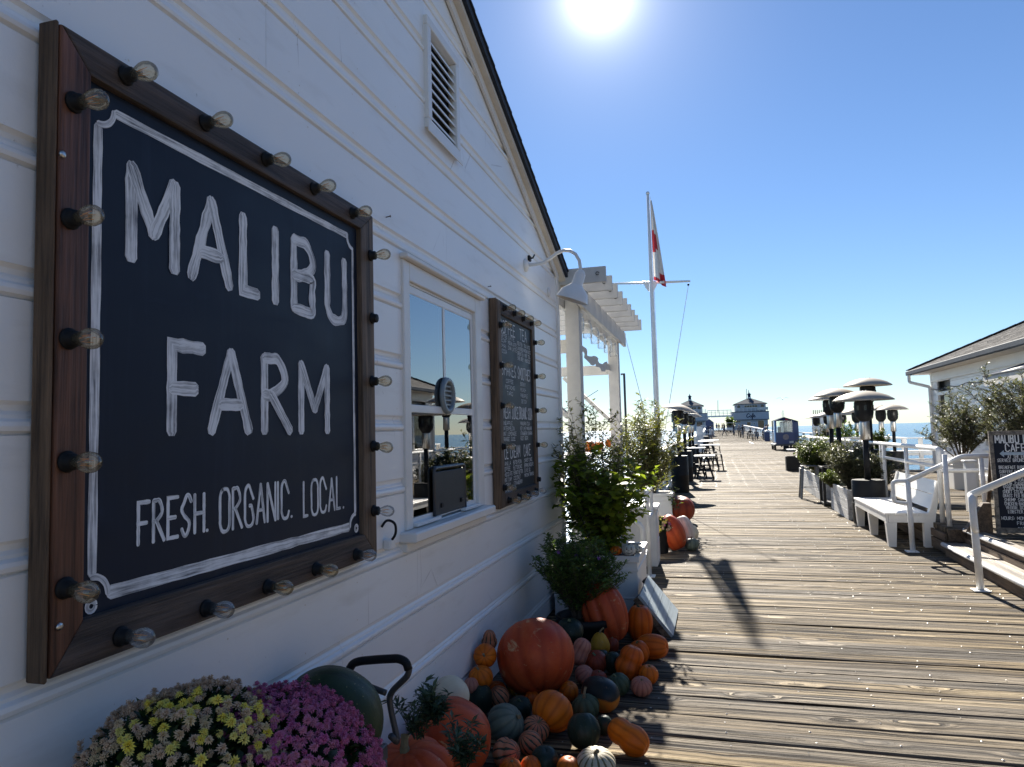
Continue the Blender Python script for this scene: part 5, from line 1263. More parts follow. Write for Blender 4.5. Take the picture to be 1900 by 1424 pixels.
# ================================================================== RIGHT SIDE
def heater(name, label, x, y, z0, z1, r=.435, group='patio heaters with cream canopies', tilt=(0, 0, 1), drum=.24, dh=.78, rr=.048):
    t = thing(name, label, 'patio heater', (x, y, z0), group)
    T = lambda z: Matrix.Translation((x, y, z))
    MB().lathe([(drum * .98, z0 + .004), (drum, z0 + .03), (drum, z0 + dh * .45), (drum * 1.02, z0 + dh * .46), (drum * 1.02, z0 + dh * .48), (drum, z0 + dh * .49), (drum, z0 + dh - .02), (drum * .96, z0 + dh), (.001, z0 + dh)], 22, T(0)).build('base_drum', M['blackmetal'], t, True)
    smooth_by_angle(t.children[0], 35)
    hb = z1 - .16
    MB().tube([(x, y, z0 + dh), (x, y, hb - .62)], rr, 12).build('pole', M['blackmetal'], t, True)
    mt = T(0)
    MB().lathe([(.06, hb - .64), (.075, hb - .62), (.075, hb - .36), (.07, hb - .33)], 16, mt).build('burner_tube', M['steel'], t, True)
    em = MB().lathe([(.075, hb - .335), (.135, hb - .26), (.145, hb - .20), (.145, hb - .03), (.12, hb)], 18, mt); em = em.build('burner_cage', M['blackmetal'], t, True); smooth_by_angle(em, 30)
    for k in range(8):
        a = k * .785; MB().box((.146, -.022, hb - .16), (.149, .022, hb - .08), 0, T(0) @ Matrix.Rotation(a, 4, 'Z')).build('cage_slot', M['darkglass'], em)
    mt2 = axis_matrix(tilt, (x, y, hb))
    MB().lathe([(r, 0), (r * 1.005, .006), (r * .97, .022), (r * .8, .075), (r * .55, .12), (r * .3, .147), (.06, .157), (.001, .16)], 40, mt2, False).build('canopy', M['canopy'], t, True)
    MB().lathe([(.001, .03), (.1, .03), (r * .6, .06), (r * .97, .004), (r * 1.0, .001)], 40, mt2, False).build('reflector', M['steel'], t, True)
    for k in range(3):
        a = k * 2.09 + .4; MB().lathe([(.012, .15), (.010, .168), (.001, .17)], 7, mt2 @ Matrix.Translation((.05 * math.cos(a), .05 * math.sin(a), 0))).build('wing_nut', M['steel'], t)
    return t
p = V(1611, 900, 12.8); heater('patio_heater', 'nearest patio heater, in a black drum between the white bench and the planter', p.x, 12.8, 0, 2.14, .46, drum=.25, dh=.70)
p = V(1603, 716, 15.4); heater('patio_heater', 'patio heater whose canopy peeks out above and behind the nearest one', max(p.x, 2.95), 15.4, .32, 2.50, .44)
p = V(1556, 722, 15.6); heater('patio_heater', 'patio heater just left of the nearest one, the right one of a close pair', p.x, 15.9, 0, V(1556, 721, 15.9).z, .44, drum=.22)
p = V(1541, 729, 17.0); heater('patio_heater', 'patio heater left in the close pair, its canopy partly behind its neighbour', p.x, 17.2, 0, V(1541, 729, 17.2).z, .44, drum=.22)
for px, pt, pb, y, lab in ((1655, 751, 871, 23.4, 'patio heater standing free in front of the sea, nearest to the right building'), (1633, 752, 869, 23.8, 'patio heater half behind the free-standing one, just to its left'), (1588, 757, 865, 26.0, 'patio heater whose canopy is cut by the nearest heater post'), (1562, 763, 850, 29.5, 'patio heater far back between the close pair and the sea'), (1534, 765, 850, 31.0, 'far patio heater left of the close pair'), (1514, 769, 850, 33.0, 'farthest patio heater of the right-hand row, beside the pale pole rack')):
    p = V(px, pt, y); heater('patio_heater', lab, p.x, y, 0, p.z, .43, drum=.23)

def leg(parent, x, y, z0, z1, wt, wb, dx=0, d=.05, mt=None):
    MB().prism([(x - wt / 2, y, z1), (x + wt / 2, y, z1), (x + wt / 2 + min(dx, 0) * 0, y, z1 - .001), (x + wb / 2 + dx, y, z0), (x - wb / 2 + dx, y, z0)], (0, d, 0)).build('leg', mt or M['boxwhite'], parent)
bn = thing('bench', 'white painted slatted bench facing the walkway, with a low backrest', 'bench', (2.4, 11.45, 0))
bx0, bx1, ya_, yb_ = 2.10, 2.68, 10.36, 12.52; sh = .44
for k in range(4):
    w = (bx1 - bx0 - .06) / 4; pbox('slat', bn, (bx0 + k * w + .002, ya_, sh - .028), (bx0 + (k + 1) * w - .003, yb_, sh), M['boxwhite'], .004)
for q in (((bx0 + .012, ya_ + .02, sh - .125), (bx0 + .045, yb_ - .02, sh - .03)), ((bx1 - .11, ya_ + .02, sh - .125), (bx1 - .07, yb_ - .02, sh - .03)), ((bx0 + .046, ya_ + .012, sh - .125), (bx1 - .111, ya_ + .045, sh - .03)), ((bx0 + .046, yb_ - .045, sh - .125), (bx1 - .111, yb_ - .012, sh - .03))): pbox('apron', bn, q[0], q[1], M['boxwhite'], .003)
for y in (ya_ + .015, ya_ + 1.10, yb_ - .10):
    leg(bn, bx0 + .075, y, 0, sh - .126, .13, .09, .0, .085); 
for y in (ya_ + .015, yb_ - .10):
    MB().prism([(bx1 - .13, y, 0), (bx1 - .04, y, 0), (bx1 + .02, y, .42), (bx1 + .10, y, .84), (bx1 + .05, y, .85), (bx1 - .06, y, .45), (bx1 - .13, y, .40)], (0, .085, 0)).build('back_leg', M['boxwhite'], bn)
for k in range(2):
    a, b = Vector((bx1 - .045, 0, sh + .05 + .18 * k)), Vector((bx1 + .012, 0, sh + .225 + .18 * k)); a.x += .032 * k * 2; b.x += .032 * k * 2 - .004
    MB().prism([(a.x, ya_ + .005, a.z), (b.x, ya_ + .005, b.z), (b.x + .022, ya_ + .005, b.z - .006), (a.x + .022, ya_ + .005, a.z - .006)], (0, yb_ - ya_ - .01, 0)).build('backrest_board', M['boxwhite'], bn)

planter('planter_box', 'whitewashed board planter next to the bench, under the grey-green bushes', 2.12, 2.58, 13.2, 15.0, .50, M['boxgrey'], 3)
planter('planter_box', 'whitewashed board planter farther along, behind the black frame stand', 2.14, 2.60, 16.7, 20.4, .50, M['boxgrey'], 3)
def bush(lab, c, H, Wd_, mt, sd, L=.05, w=.02, st=40, tw=14, lv=11, name='shrub'):
    t = thing(name, lab, 'shrub', c); shrub(t, c, H, Wd_, st, tw, lv, L, w, mt, 1.0, .9, .08, sd, .007, lambda t: 1.1 - .55 * t, 'foliage'); return t
bush('grey-green bush in the whitewashed planter just left of the nearest heater drum', (2.36, 14.2, .42), .98, 1.05, M['leafolive'], 31, .055, .022, 60, 15, 12)
bush('low lime-green boxwood at the left end of the near planter', (2.12, 14.75, .42), .36, .50, M['leafbox'], 32, .030, .018, 40, 9, 12, 'boxwood')
bush('grey-green bush growing behind the nearest heater post', (2.72, 13.75, .42), .78, .9, M['leafolive'], 33, .055, .022, 44, 13, 11)
bush('bright green upright hedge in the farther planter', (2.32, 17.4, .42), 1.0, 1.05, M['leafpitto'], 34, .065, .026, 56, 15, 12, 'hedge')
bush('green hedge at the back end of the farther planter', (2.36, 19.2, .42), 1.0, 1.0, M['leafpitto'], 35, .065, .026, 44, 14, 11, 'hedge')
bush('sparse dark shrub behind the farther planter near the pole rack', (4.5, 31.5, .1), 1.75, 1.3, M['leafolive'], 36, .12, .05, 34, 13, 9)
bush('dark shrub showing above the long white trough', (4.15, 25.6, .6), 1.2, 1.0, M['leafdark'], 37, .10, .04, 26, 11, 9)
bush('dark shrub at the right end of the long white trough', (4.45, 22.0, .75), .75, .6, M['leafpitto'], 38, .08, .03, 26, 11, 9)
# black frame stand
fs = thing('frame_stand', 'open black metal frame stand between the two whitewashed planters', 'stand', (2.25, 15.6, 0))
fx0, fx1, fy0, fy1, fh = 2.06, 2.52, 15.35, 15.85, .78
for x in (fx0, fx1):
    for y in (fy0, fy1): pbox('post', fs, (x - .025, y - .025, 0), (x + .025, y + .025, fh), M['blackmetal'])
for z in (.05, fh - .03):
    for y in (fy0, fy1): pbox('bar', fs, (fx0 + .026, y - .02, z - .02), (fx1 - .026, y + .02, z + .02), M['blackmetal'])
    for x in (fx0, fx1): pbox('bar', fs, (x - .02, fy0 + .026, z - .02), (x + .02, fy1 - .026, z + .02), M['blackmetal'])
pbox('shelf', fs, (fx0 + .02, fy0 + .02, .072), (fx1 - .02, fy1 - .02, .08), M['darkgrey'])
def stool(lab, x, y, h=.66, mt=None, s=.17):
    t = thing('metal_stool', lab, 'stool', (x, y, 0)); mt = mt or M['galv']
    MB().box((x - s, y - s, h - .02), (x + s, y + s, h), .012).build('seat', mt, t)
    for sx in (-1, 1):
        for sy in (-1, 1): MB().bar((x + sx * s * .82, y + sy * s * .82, h - .02), (x + sx * s * 1.22, y + sy * s * 1.22, 0), .045, .03, (0, 0, 1), .006).build('leg', mt, t)
    for sx, sy in ((1, 0), (-1, 0), (0, 1), (0, -1)):
        MB().bar((x + sx * s * 1.02 - sy * s * 1.02, y + sy * s * 1.02 - sx * s * 1.02, h * .35), (x + sx * s * 1.02 + sy * s * 1.02, y + sy * s * 1.02 + sx * s * 1.02, h * .35), .02, .012).build('brace', mt, t)
    for sx in (-1, 1): MB().tube(arc((x + sx * s, y, h - .20), (0, 1, 0), (0, 0, 1), s * .8, 0, math.pi, 8), .010, 6).build('apron_arch', mt, t)
    return t
p = G(1497, 925); stool('galvanised metal stool standing at the left end of the farther planter', p.x + .08, p.y, .72, M['stoolgrey'])
tb = thing('cafe_table', 'square table with a black plastic crate under it left of the hedge', 'table', (2.1, 26, 0))
p = G(1483, 872); x, y = p.x, p.y
MB().box((x - .38, y - .38, .72), (x + .38, y + .38, .75), .006).build('tabletop', M['galv'], tb); OFF[tb.name] = OFF[tb.name]
MB().tube([(x, y, .02), (x, y, .72)], .04, 8).build('pedestal', M['blackmetal'], tb); MB().lathe([(.25, 0), (.25, .015), (.05, .03)], 14, Matrix.Translation((x, y, 0))).build('foot', M['blackmetal'], tb)
cr_ = thing('black_crate', 'black crate on the deck below the square table', 'crate', (x - .2, y - .45, 0))
for q in (((-.3, -.2), (.3, -.17)), ((-.3, .17), (.3, .2)), ((-.3, -.169), (-.27, .169)), ((.27, -.169), (.3, .169))): MB().box((x - .2 + q[0][0], y - .6 + q[0][1], 0), (x - .2 + q[1][0], y - .6 + q[1][1], .52), .006).build('side', M['black'], cr_)
MB().box((x - .49, y - .79, .005), (x + .09, y - .41, .02)).build('base', M['black'], cr_)

# pipe handrails
RX = 2.75
hr = thing('pipe_handrail', 'long white two-bar pipe railing along the raised patio edge', 'handrail', (RX, 12, .32))
MB().tube(rounded([(RX, 24.5, 1.26), (RX, 10.40, 1.26), (RX, 10.30, 1.26), (RX, 10.30, .33)], .09), .03, 10).build('top_bar', M['rail'], hr, True)
MB().tube([(RX, 24.5, 1.03), (RX, 10.30, 1.03)], .025, 10).build('middle_bar', M['rail'], hr, True)
for y in (11.9, 13.35, 13.55, 15.8, 18.2, 20.6, 23.0): MB().tube([(RX, y, .32 if y < 21.9 else 0), (RX, y, 1.24)], .028, 8).build('post', M['rail'], hr, True)
MB().tube(rounded([(RX, 10.30, 1.02), (RX + .02, 10.28, .98), (RX + .45, 10.28, .98), (RX + .9, 10.28, .98)], .06), .025, 8).build('return_bar', M['rail'], hr, True)
for yy, lab, yend in ((10.0, 'white stair handrail with a square loop end, beside the bench', 0), (7.80, 'white stair handrail with a short curled end, nearest on the right', 1)):
    h = thing('stair_handrail', lab, 'handrail', (2.36, yy, 0), 'white pipe stair handrails')
    x0 = 2.36; zt = 1.02 if yend == 0 else .98
    if yend == 0:
        a = V(1684, 893, yy); b = V(1785, 847, yy); zt = a.z; x0 = a.x
        path = [(x0, yy, a.z), b, (b.x + .30, yy, b.z)]
        MB().tube(rounded(path, .05), .030, 10).build('rail_bar', M['rail'], h, True)
        MB().tube(rounded([(x0 + .01, yy, a.z), (x0 - .17, yy, a.z + .0), (x0 - .17, yy, a.z - .26), (x0, yy, a.z - .28)], .05), .024, 10).build('loop', M['rail'], h, True)
        MB().tube([(x0 + .01, yy, 0), (x0, yy, a.z)], .031, 10).build('post', M['rail'], h, True)
        MB().tube([(2.72, yy - .08, .33), (2.72, yy - .06, 1.2)], .028, 10).build('post', M['rail'], h, True)
        MB().tube([(b.x + .22, yy, .33), (b.x + .20, yy, b.z)], .026, 10).build('post', M['rail'], h, True)
    else:
        a = V(1800, 919, yy); b = V(1900, 877, yy); d = (b - a); x0 = a.x
        MB().tube(rounded([a, a + d * 1.9, a + d * 1.9 + Vector((.8, 0, 0))], .05), .032, 10).build('rail_bar', M['rail'], h, True)
        MB().tube(rounded([(a.x + .0, yy, a.z - .0), (a.x - .03, yy - .12, a.z - .01), (a.x - .03, yy - .14, a.z - .30), (a.x + .03, yy, a.z - .34)], .06), .026, 10).build('loop', M['rail'], h, True)
        q = G(1818, 1096)
        MB().tube([(q.x, yy, 0), (a.x + .01, yy, a.z)], .032, 10).build('post', M['rail'], h, True); x0 = q.x
        MB().tube([(a.x + d.x * 2.6, yy, .33), (a.x + d.x * 2.6, yy, (a + d * 1.9).z)], .028, 10).build('post', M['rail'], h, True)
    pbox('foot_plate', h, (x0 - .07, yy - .07, .003), (x0 + .07, yy + .07, .014), M['rail'], .003)

# menu board on the patio
SB = thing('standing_menu_board', 'standing midnight-blue menu board headed MALIBU FARM CAFE with an arrow, beside the steps', 'sign', (3.35, 9.3, .32))
A0 = G(1850, 992, .32); s_ang = R(4); rt_ = Vector((math.cos(s_ang), -math.sin(s_ang), 0)); bk = Vector((rt_.y * -1, rt_.x, 0)); upv = (Vector((0, 0, 1)) + bk * .06).normalized()
SW, SH = .56, 1.16
def sp(u, v, d=0): return A0 + rt_ * u + upv * v - bk * d
def spbox(name, u0, u1, v0, v1, d0, d1, mt):
    mb = MB(); mb.add([sp(u, v, d) for u in (u0, u1) for v in (v0, v1) for d in (d0, d1)], [(0, 1, 3, 2), (4, 6, 7, 5), (0, 4, 5, 1), (2, 3, 7, 6), (0, 2, 6, 4), (1, 5, 7, 3)]); return mb.build(name, mt, SB)
spbox('panel', .03, SW - .03, .04, SH - .03, -.012, .0, M['chalkboard3'])
for q in ((0, .04, 0, SH), (SW - .04, SW, 0, SH), (.041, SW - .041, SH - .045, SH), (.041, SW - .041, .02, .075)): spbox('frame_board', *q, -.02, .014, M['steptread'])
for u in (.02, SW - .06): MB().bar(sp(u + .02, SH - .1, -.03), sp(u + .02, 0, 0) + bk * .55 + Vector((0, 0, .01)), .04, .025).build('back_leg', M['rawwood'], SB)
PS = (A0, rt_, upv, bk * -1)
def sline(s_, u0, u1, v, h, sw, mt='menuchalk'):
    mb = MB(); text(mb, s_, u0 * SW / .66, u1 * SW / .66, v, h, sw * .86, PS, .0015, 0, 2, .02); mb.build('lettering', M[mt], SB, False, False)['kind'] = 'stuff'
k_ = SH / 190.0
def vy(py): return SH - (py - 802) * k_
sline('MALIBU FARM', .075, .60, vy(824), 14.5 * k_, .015); sline('CAFE', .185, .41, vy(840), 13.5 * k_, .013)
ar = MB(); a0_ = vy(844)
ar.add([sp(u * .85, v, .0016) for u, v in ((.11, a0_), (.16, a0_ + .04), (.16, a0_ + .016), (.44, a0_ + .016), (.44, a0_ - .016), (.16, a0_ - .016), (.16, a0_ - .04))], [(0, 1, 2, 5, 6), (2, 3, 4, 5)]); ar.build('arrow', M['chalkblue'], SB, False, False)
for s_, u0, u1, py in (('AT THE END OF PIER', .20, .58, 852.5), ('SERVES BRUNCH 7 DAYS', .08, .58, 859), ('BREAKFAST BURRITO', .09, .43, 872), ('SURFERS RANCHEROS', .09, .46, 880), ('FRIED EGG SANDWICH', .10, .47, 888), ('AVOCADO TOAST', .10, .40, 895), ('CLUB SANDWICH', .12, .46, 902), ('FISH TACOS', .12, .36, 907), ('CORN PANINI', .13, .40, 911), ('SHORT STEAK SANDWICH', .11, .52, 917), ('GRASS FED BEEF BURGER', .11, .55, 924), ('SHRIMP SANDWICH', .12, .45, 931.5), ('CHICKEN-BACON-RANCH', .12, .52, 938.5), ('VEGGIE DOG', .13, .36, 945.5), ('LOBSTER ROLL', .15, .43, 953), ('HOURS: MON-THU 9-3', .07, .55, 965), ('FRI 9-6', .24, .44, 974), ('SAT SUN 8-6', .24, .53, 984)):
    sline(s_, u0, u1, vy(py), 5.6 * k_, .0055)
wdg = thing('sign_ballast', 'dark slanted timber block bracing the standing menu board', 'block', (2.95, 9.35, .32))
MB().prism([(2.74, 9.42, .33), (3.02, 9.42, .33), (3.02, 9.42, .66), (2.94, 9.42, .66)], (0, .10, 0)).build('slanted_board', M['rawwood'], wdg)

# ------------------------------------------------------------------ building on the right
BX, BY1, BY0 = 5.55, 21.0, -5.0
rb_ = thing('right_cafe', 'white boarded restaurant building with grey shingle roof on the right', 'building', (BX, 14, 0))
ez = 2.98; ZB = .34
wins = [(19.45, 20.50, 1.13, 2.36, 0), (16.45, 17.40, 1.00, 2.12, 1), (13.55, 15.55, 1.05, 2.30, 2), (9.2, 11.6, 1.05, 2.3, 3)]
k = 0; z = ZB
def inter(z0, z1):
    segs = [(BY0, BY1)]
    for (a, b, c_, d_, _) in wins:
        if z1 > c_ + .02 and z0 < d_ - .02:
            out = []
            for s0, s1 in segs:
                if a > s0: out.append((s0, min(a, s1)))
                if b < s1: out.append((max(b, s0), s1))
            segs = [q for q in out if q[1] - q[0] > .02]
    return segs
cuts = sorted({ZB, 2.92} | {ZB + .285 * i for i in range(10) if ZB + .285 * i < 2.92} )
for z0, z1 in zip(cuts, cuts[1:]):
    sub = sorted({z0, z1} | {v for w in wins for v in (w[2], w[3]) if z0 + .03 < v < z1 - .03})
    for a, b in zip(sub, sub[1:]):
        for s0, s1 in inter(a, b):
            top = b == z1; mb = MB()
            P = [(BX, a), (BX, b - (.05 if top else .001))] + ([(BX + .012, b - .046), (BX - .006, b - .036), (BX - .006, b - .018), (BX + .012, b - .008), (BX + .012, b - .001)] if top else []) + [(BX + .03, b - .001), (BX + .03, a)]
            mb.prism([(x_, s0, z_) for x_, z_ in P], (0, s1 - s0, 0)); mb.build('siding_board', M['wall'], rb_)
MB().box((BX + .20, BY0, 0), (BX + 6, BY1 - .03, 2.92)).build('wall', M['interior'], rb_)
MB().box((BX + .031, BY1 - .03, 0), (BX + 6, BY1, 2.92)).build('end_wall', M['wall'], rb_)
MB().box((BX - .02, BY1 - .10, .325), (BX + .03, BY1 + .02, 2.9), .004).build('corner_trim', M['white'], rb_)
MB().box((BX - .03, BY0, ZB - .02), (BX + .03, BY1, ZB + .10), .004).build('skirting', M['white'], rb_)
for a, b, c_, d_, i in wins:
    mb = MB()
    for q in ((a, c_, a + .09, d_), (b - .09, c_, b, d_), (a + .091, d_ - .09, b - .091, d_), (a + .091, c_, b - .091, c_ + .07)): mb.box((BX - .02, q[0], q[1]), (BX + .04, q[2], q[3]), .004)
    if i >= 2:
        for t in (1 / 3, 2 / 3): mb.box((BX - .01, a + (b - a) * t - .03, c_ + .071), (BX + .04, a + (b - a) * t + .03, d_ - .091), .003)
    w_ = mb.build('window', M['trim'], rb_)
    MB().box((BX + .05, a + .08, c_ + .06), (BX + .056, b - .08, d_ - .08)).build('pane', M['pane2'], w_)
    MB().box((BX + .12, a + .04, c_), (BX + .13, b - .04, d_)).build('blind', M['darkglass'], w_)
    MB().box((BX - .06, a - .03, c_ - .04), (BX + .02, b + .03, c_ - .002), .004).build('sill', M['trim'], w_)
# roof: eave along the walkway, hipped at the far end
ex, eye, rs_ = BX - .42, BY1 + .42, .44
hw = 3.4
ridge_z = ez + hw * rs_
rf = MB()
A_, B_, D_ = Vector((ex, eye, ez)), Vector((ex, BY0 - .4, ez)), Vector((ex + 2 * hw, eye, ez))
Rg1, Rg0 = Vector((ex + hw, eye - hw, ridge_z)), Vector((ex + hw, BY0 - .4, ridge_z)); E_ = Vector((ex + 2 * hw, BY0 - .4, ez))
rf.add([A_, B_, Rg0, Rg1, D_, E_], [(0, 3, 2, 1), (0, 4, 3), (4, 5, 2, 3)])
roof2 = rf.build('roof', M['shingle'], rb_)
co = MB(); nrow = 26; sl = math.hypot(hw, hw * rs_); nvec = Vector((-rs_, 0, 1)).normalized()
for r in range(nrow):
    t0, t1 = r / nrow, (r + 1.15) / nrow
    y = BY0 - .4; yl0 = eye - hw * t0
    while y < yl0 - .05:
        L = rnd.uniform(.22, .36); y1 = min(y + L - .008, yl0); th = rnd.uniform(.008, .016)
        a = Vector((ex + hw * t0, y, ez + hw * rs_ * t0)); b = Vector((ex + hw * min(1, t1), y, ez + hw * rs_ * min(1, t1)))
        dy = Vector((0, y1 - y, 0)); co.add([a + nvec * .004, a + nvec * th, b + nvec * .005, a + dy + nvec * .004, a + dy + nvec * th, b + dy + nvec * .005], [(0, 3, 4, 1), (1, 4, 5, 2)]); y += L
o = co.build('shingle', M['shingle'], rb_, False, False); o['kind'] = 'stuff'
for r in range(18):
    t0 = r / 18; a = A_.lerp(Rg1, t0); b = A_.lerp(Rg1, t0 + .07)
    MB().bar(a + Vector((0, 0, .02)), b + Vector((0, 0, .028)), .22, .014, (0, 0, 1)).build('hip_cap', M['shingle'], roof2)
MB().box((ex - .07, BY0 - .4, ez - .115), (ex + .03, eye + .02, ez - .006), .012).build('gutter', M['roofedge'], rb_)
MB().box((ex + .031, eye - .03, ez - .115), (ex + 2 * hw, eye + .02, ez - .006), .01).build('gutter', M['roofedge'], rb_)
MB().box((ex + .031, BY0, 2.87), (BX + .1, eye - .031, 2.90)).build('soffit', M['fasc'], rb_)
MB().box((BX - .015, BY0, 2.66), (BX - .001, BY1 - .11, 2.868), .003).build('frieze_board', M['trim'], rb_)
MB().bar((BX - .03, BY0, 2.655), (BX - .03, BY1 - .1, 2.655), .04, .03, (0, 0, 1), .004).build('frieze_moulding', M['trim'], rb_)
MB().tube(rounded([(ex - .02, BY1 + .3, ez - .1), (ex - .02, BY1 + .3, ez - .30), (BX - .05, BY1 - .05, ez - .46), (BX - .05, BY1 - .05, .36)], .05, 3), .042, 8).build('downspout', M['trim'], rb_, False)
gl = thing('festoon_cable', 'black and white festoon light cable strung along the right building under the frieze', 'string lights', (BX - .06, 17, 2.45))
pts = []
for k in range(25):
    t = k / 24; pts.append((BX - .055, BY1 - .15 - 5.6 * t, 2.46 - .05 * math.sin(t * math.pi * 4) ** 2))
MB().tube(pts, .010, 5).build('cable', M['black'], gl)
for p in pts[1:-1]: MB().lathe([(.001, -.05), (.022, -.035), (.018, -.01), (.010, 0)], 8, Matrix.Translation(p)).build('bulb', M['bulbclear'], gl, True)
# awning
aw = thing('scalloped_awning', 'navy and white awning with a scalloped pale valance over the right building windows', 'awning', (BX, 13.6, 2.5))
y0_, y1_ = 8.0, 15.0; ax_, az_, bx_, bz_ = BX - .02, 2.64, BX - .72, 2.42
for k in range(14):
    ya, yb3 = y0_ + .5 * k, y0_ + .5 * (k + 1) - .004; 
    MB().prism([(ax_, ya, az_), (bx_, ya, bz_), (bx_, ya, bz_ - .012), (ax_, ya, az_ - .012)], (0, yb3 - ya, 0)).build('canopy_stripe', M['navy'] if k % 4 else M['canvas'], aw)
    sc2 = MB(); n = 8; vs = []
    for q in range(n + 1): yy = ya + (yb3 - ya) * q / n; vs += [(bx_ - .004, yy, bz_ - .012), (bx_ - .010, yy, bz_ - .14 - .06 * abs(math.sin(math.pi * q / n * 2)))]
    sc2.add(vs, [(2 * q, 2 * q + 1, 2 * q + 3, 2 * q + 2) for q in range(n)]); sc2.build('valance', M['canvas'], aw, True, False)
MB().box((bx_ - .02, y0_, bz_ - .02), (bx_ + .02, y1_, bz_ + .012), .004).build('front_bar', M['roofedge'], aw)
for y in (y0_ + .1, 11.5, y1_ - .1): MB().bar((BX - .02, y, 1.78), (bx_ + .02, y, bz_ - .03), .05, .09, (0, 1, 0), .004).build('brace', M['white'], aw)
# olive trees
def olive(lab, x0, y0, H, Wd_, sd, lean):
    px_, py_ = x0, y0; t = thing('olive_tree', lab, 'tree', (px_, py_, .84))
    shrub(t, (px_, py_, .82), H, Wd_, 22, 20, 17, .068, .020, M['leafolive'], 1.1, .8, .34, sd, .014, lambda t: 1.15 - .4 * t, 'crown', 0, 0, None, lean); return t
p = V(1788, 905, 15.6)
planter('planter_box', 'tall square white planter holding the left olive tree', p.x - .21, p.x + .21, 15.4, 15.82, .90)
olive('young multi-stemmed olive tree in the left white planter by the right building', p.x, 15.6, 1.42, 1.15, 41, (-.10, 0))
planter('planter_box', 'white planter holding the right olive tree behind the menu board', 4.35, 4.75, 12.2, 12.6, .80)
olive('taller leaning olive tree behind the standing menu board', 4.60, 12.4, 1.75, 1.45, 42, (-.16, .1))
pbox2 = thing('low_white_post', 'short white post on the patio just left of the menu board', 'post', (3.5, 11.6, .32))
pbox('shaft', pbox2, (3.42, 11.55, .32), (3.54, 11.67, 1.02), M['white'], .006); pbox('cap', pbox2, (3.40, 11.53, 1.022), (3.56, 11.69, 1.05), M['white'], .006)

# long white trough, sea railings and benches at the back
tr = thing('long_white_trough', 'long white windbreak trough behind the heaters', 'planter', (3.8, 23, 0))
a_, b_ = V(1558, 840, 23), V(1622, 840, 23)
pbox('front_panel', tr, (a_.x - .6, 22.6, 0), (b_.x, 22.64, 1.22), M['boxwhite']); pbox('back_panel', tr, (a_.x - .6, 23.2, 0), (b_.x, 23.24, 1.22), M['boxwhite']); pbox('end_panel', tr, (b_.x - .04, 22.641, 0), (b_.x, 23.199, 1.22), M['boxwhite']); pbox('end_panel', tr, (a_.x - .6, 22.641, 0), (a_.x - .56, 23.199, 1.22), M['boxwhite'])
def railing(name, lab, p, q, n, cap=.22, h=1.08, mids=(.28, .58, .84), grp=None, boardh=.10):
    p, q = Vector(p), Vector(q); t = thing(name, lab, 'railing', p, grp)
    for k in range(n + 1):
        c = p.lerp(q, k / n); MB().box(c + Vector((-.06, -.06, 0)), c + Vector((.06, .06, h)), .006).build('post', M['white'], t)
    for k in range(n):
        a, b = p.lerp(q, k / n), p.lerp(q, (k + 1) / n); d = (b - a).normalized() * .062
        for z in mids: MB().bar(a + d + Vector((0, 0, z)), b - d + Vector((0, 0, z)), .03, boardh).build('rail_board', M['white'], t)
        e = (b - a).normalized() * .004
        MB().bar(a + e + Vector((0, 0, h + .02)), b - e + Vector((0, 0, h + .02)), cap, .04, (0, 0, 1), .006).build('cap_board', M['white'], t)
    return t
railing('sea_railing', 'white timber railing with broad caps facing the sea beside the right building', (5.0, 26.2, 0), (9.5, 26.2, 0), 3)
railing('sea_railing', 'white timber railing stepping down behind the olive tree', (6.55, 24.0, 0), (6.55, 21.6, 0), 1, .2, 1.25)
wb2 = thing('picnic_bench', 'white picnic bench in front of the sea railing', 'bench', (5.9, 25, 0))
MB().box((5.3, 24.6, .70), (6.9, 24.85, .74), .006).build('tabletop', M['white'], wb2); MB().box((5.3, 24.88, .70), (6.9, 25.13, .74), .006).build('tabletop_board', M['white'], wb2)
for y in (24.2, 25.4): MB().box((5.3, y, .42), (6.9, y + .22, .46), .006).build('seat', M['white'], wb2)
for x in (5.5, 6.7):
    MB().bar((x, 24.25, 0), (x, 24.8, .70), .06, .1, (1, 0, 0)).build('leg', M['white'], wb2); MB().bar((x, 25.5, 0), (x, 24.95, .70), .06, .1, (1, 0, 0)).build('leg', M['white'], wb2)
    MB().box((x - .02, 24.2, .36), (x + .02, 25.6, .415)).build('crossbar', M['white'], wb2)
rk = thing('pole_rack', 'pale windbreak panel with tall thin poles standing behind it, beyond the heaters', 'rack', (4.0, 40, 0))
a_ = V(1507, 800, 40); b_ = V(1530, 800, 40); zt = V(1507, 775, 40).z
for k in range(3): MB().box((a_.x + (b_.x - a_.x) * k / 3 + .01, 40, 0), (a_.x + (b_.x - a_.x) * (k + 1) / 3 - .01, 40.05, zt), .01).build('panel', M['galv'], rk)
for k in range(7):
    x = a_.x + .1 + (b_.x - a_.x) * k / 6.2; MB().tube([(x, 40.12, 0), (x + .02, 40.12, zt + .38)], .022, 6).build('pole', M['steptread'], rk)

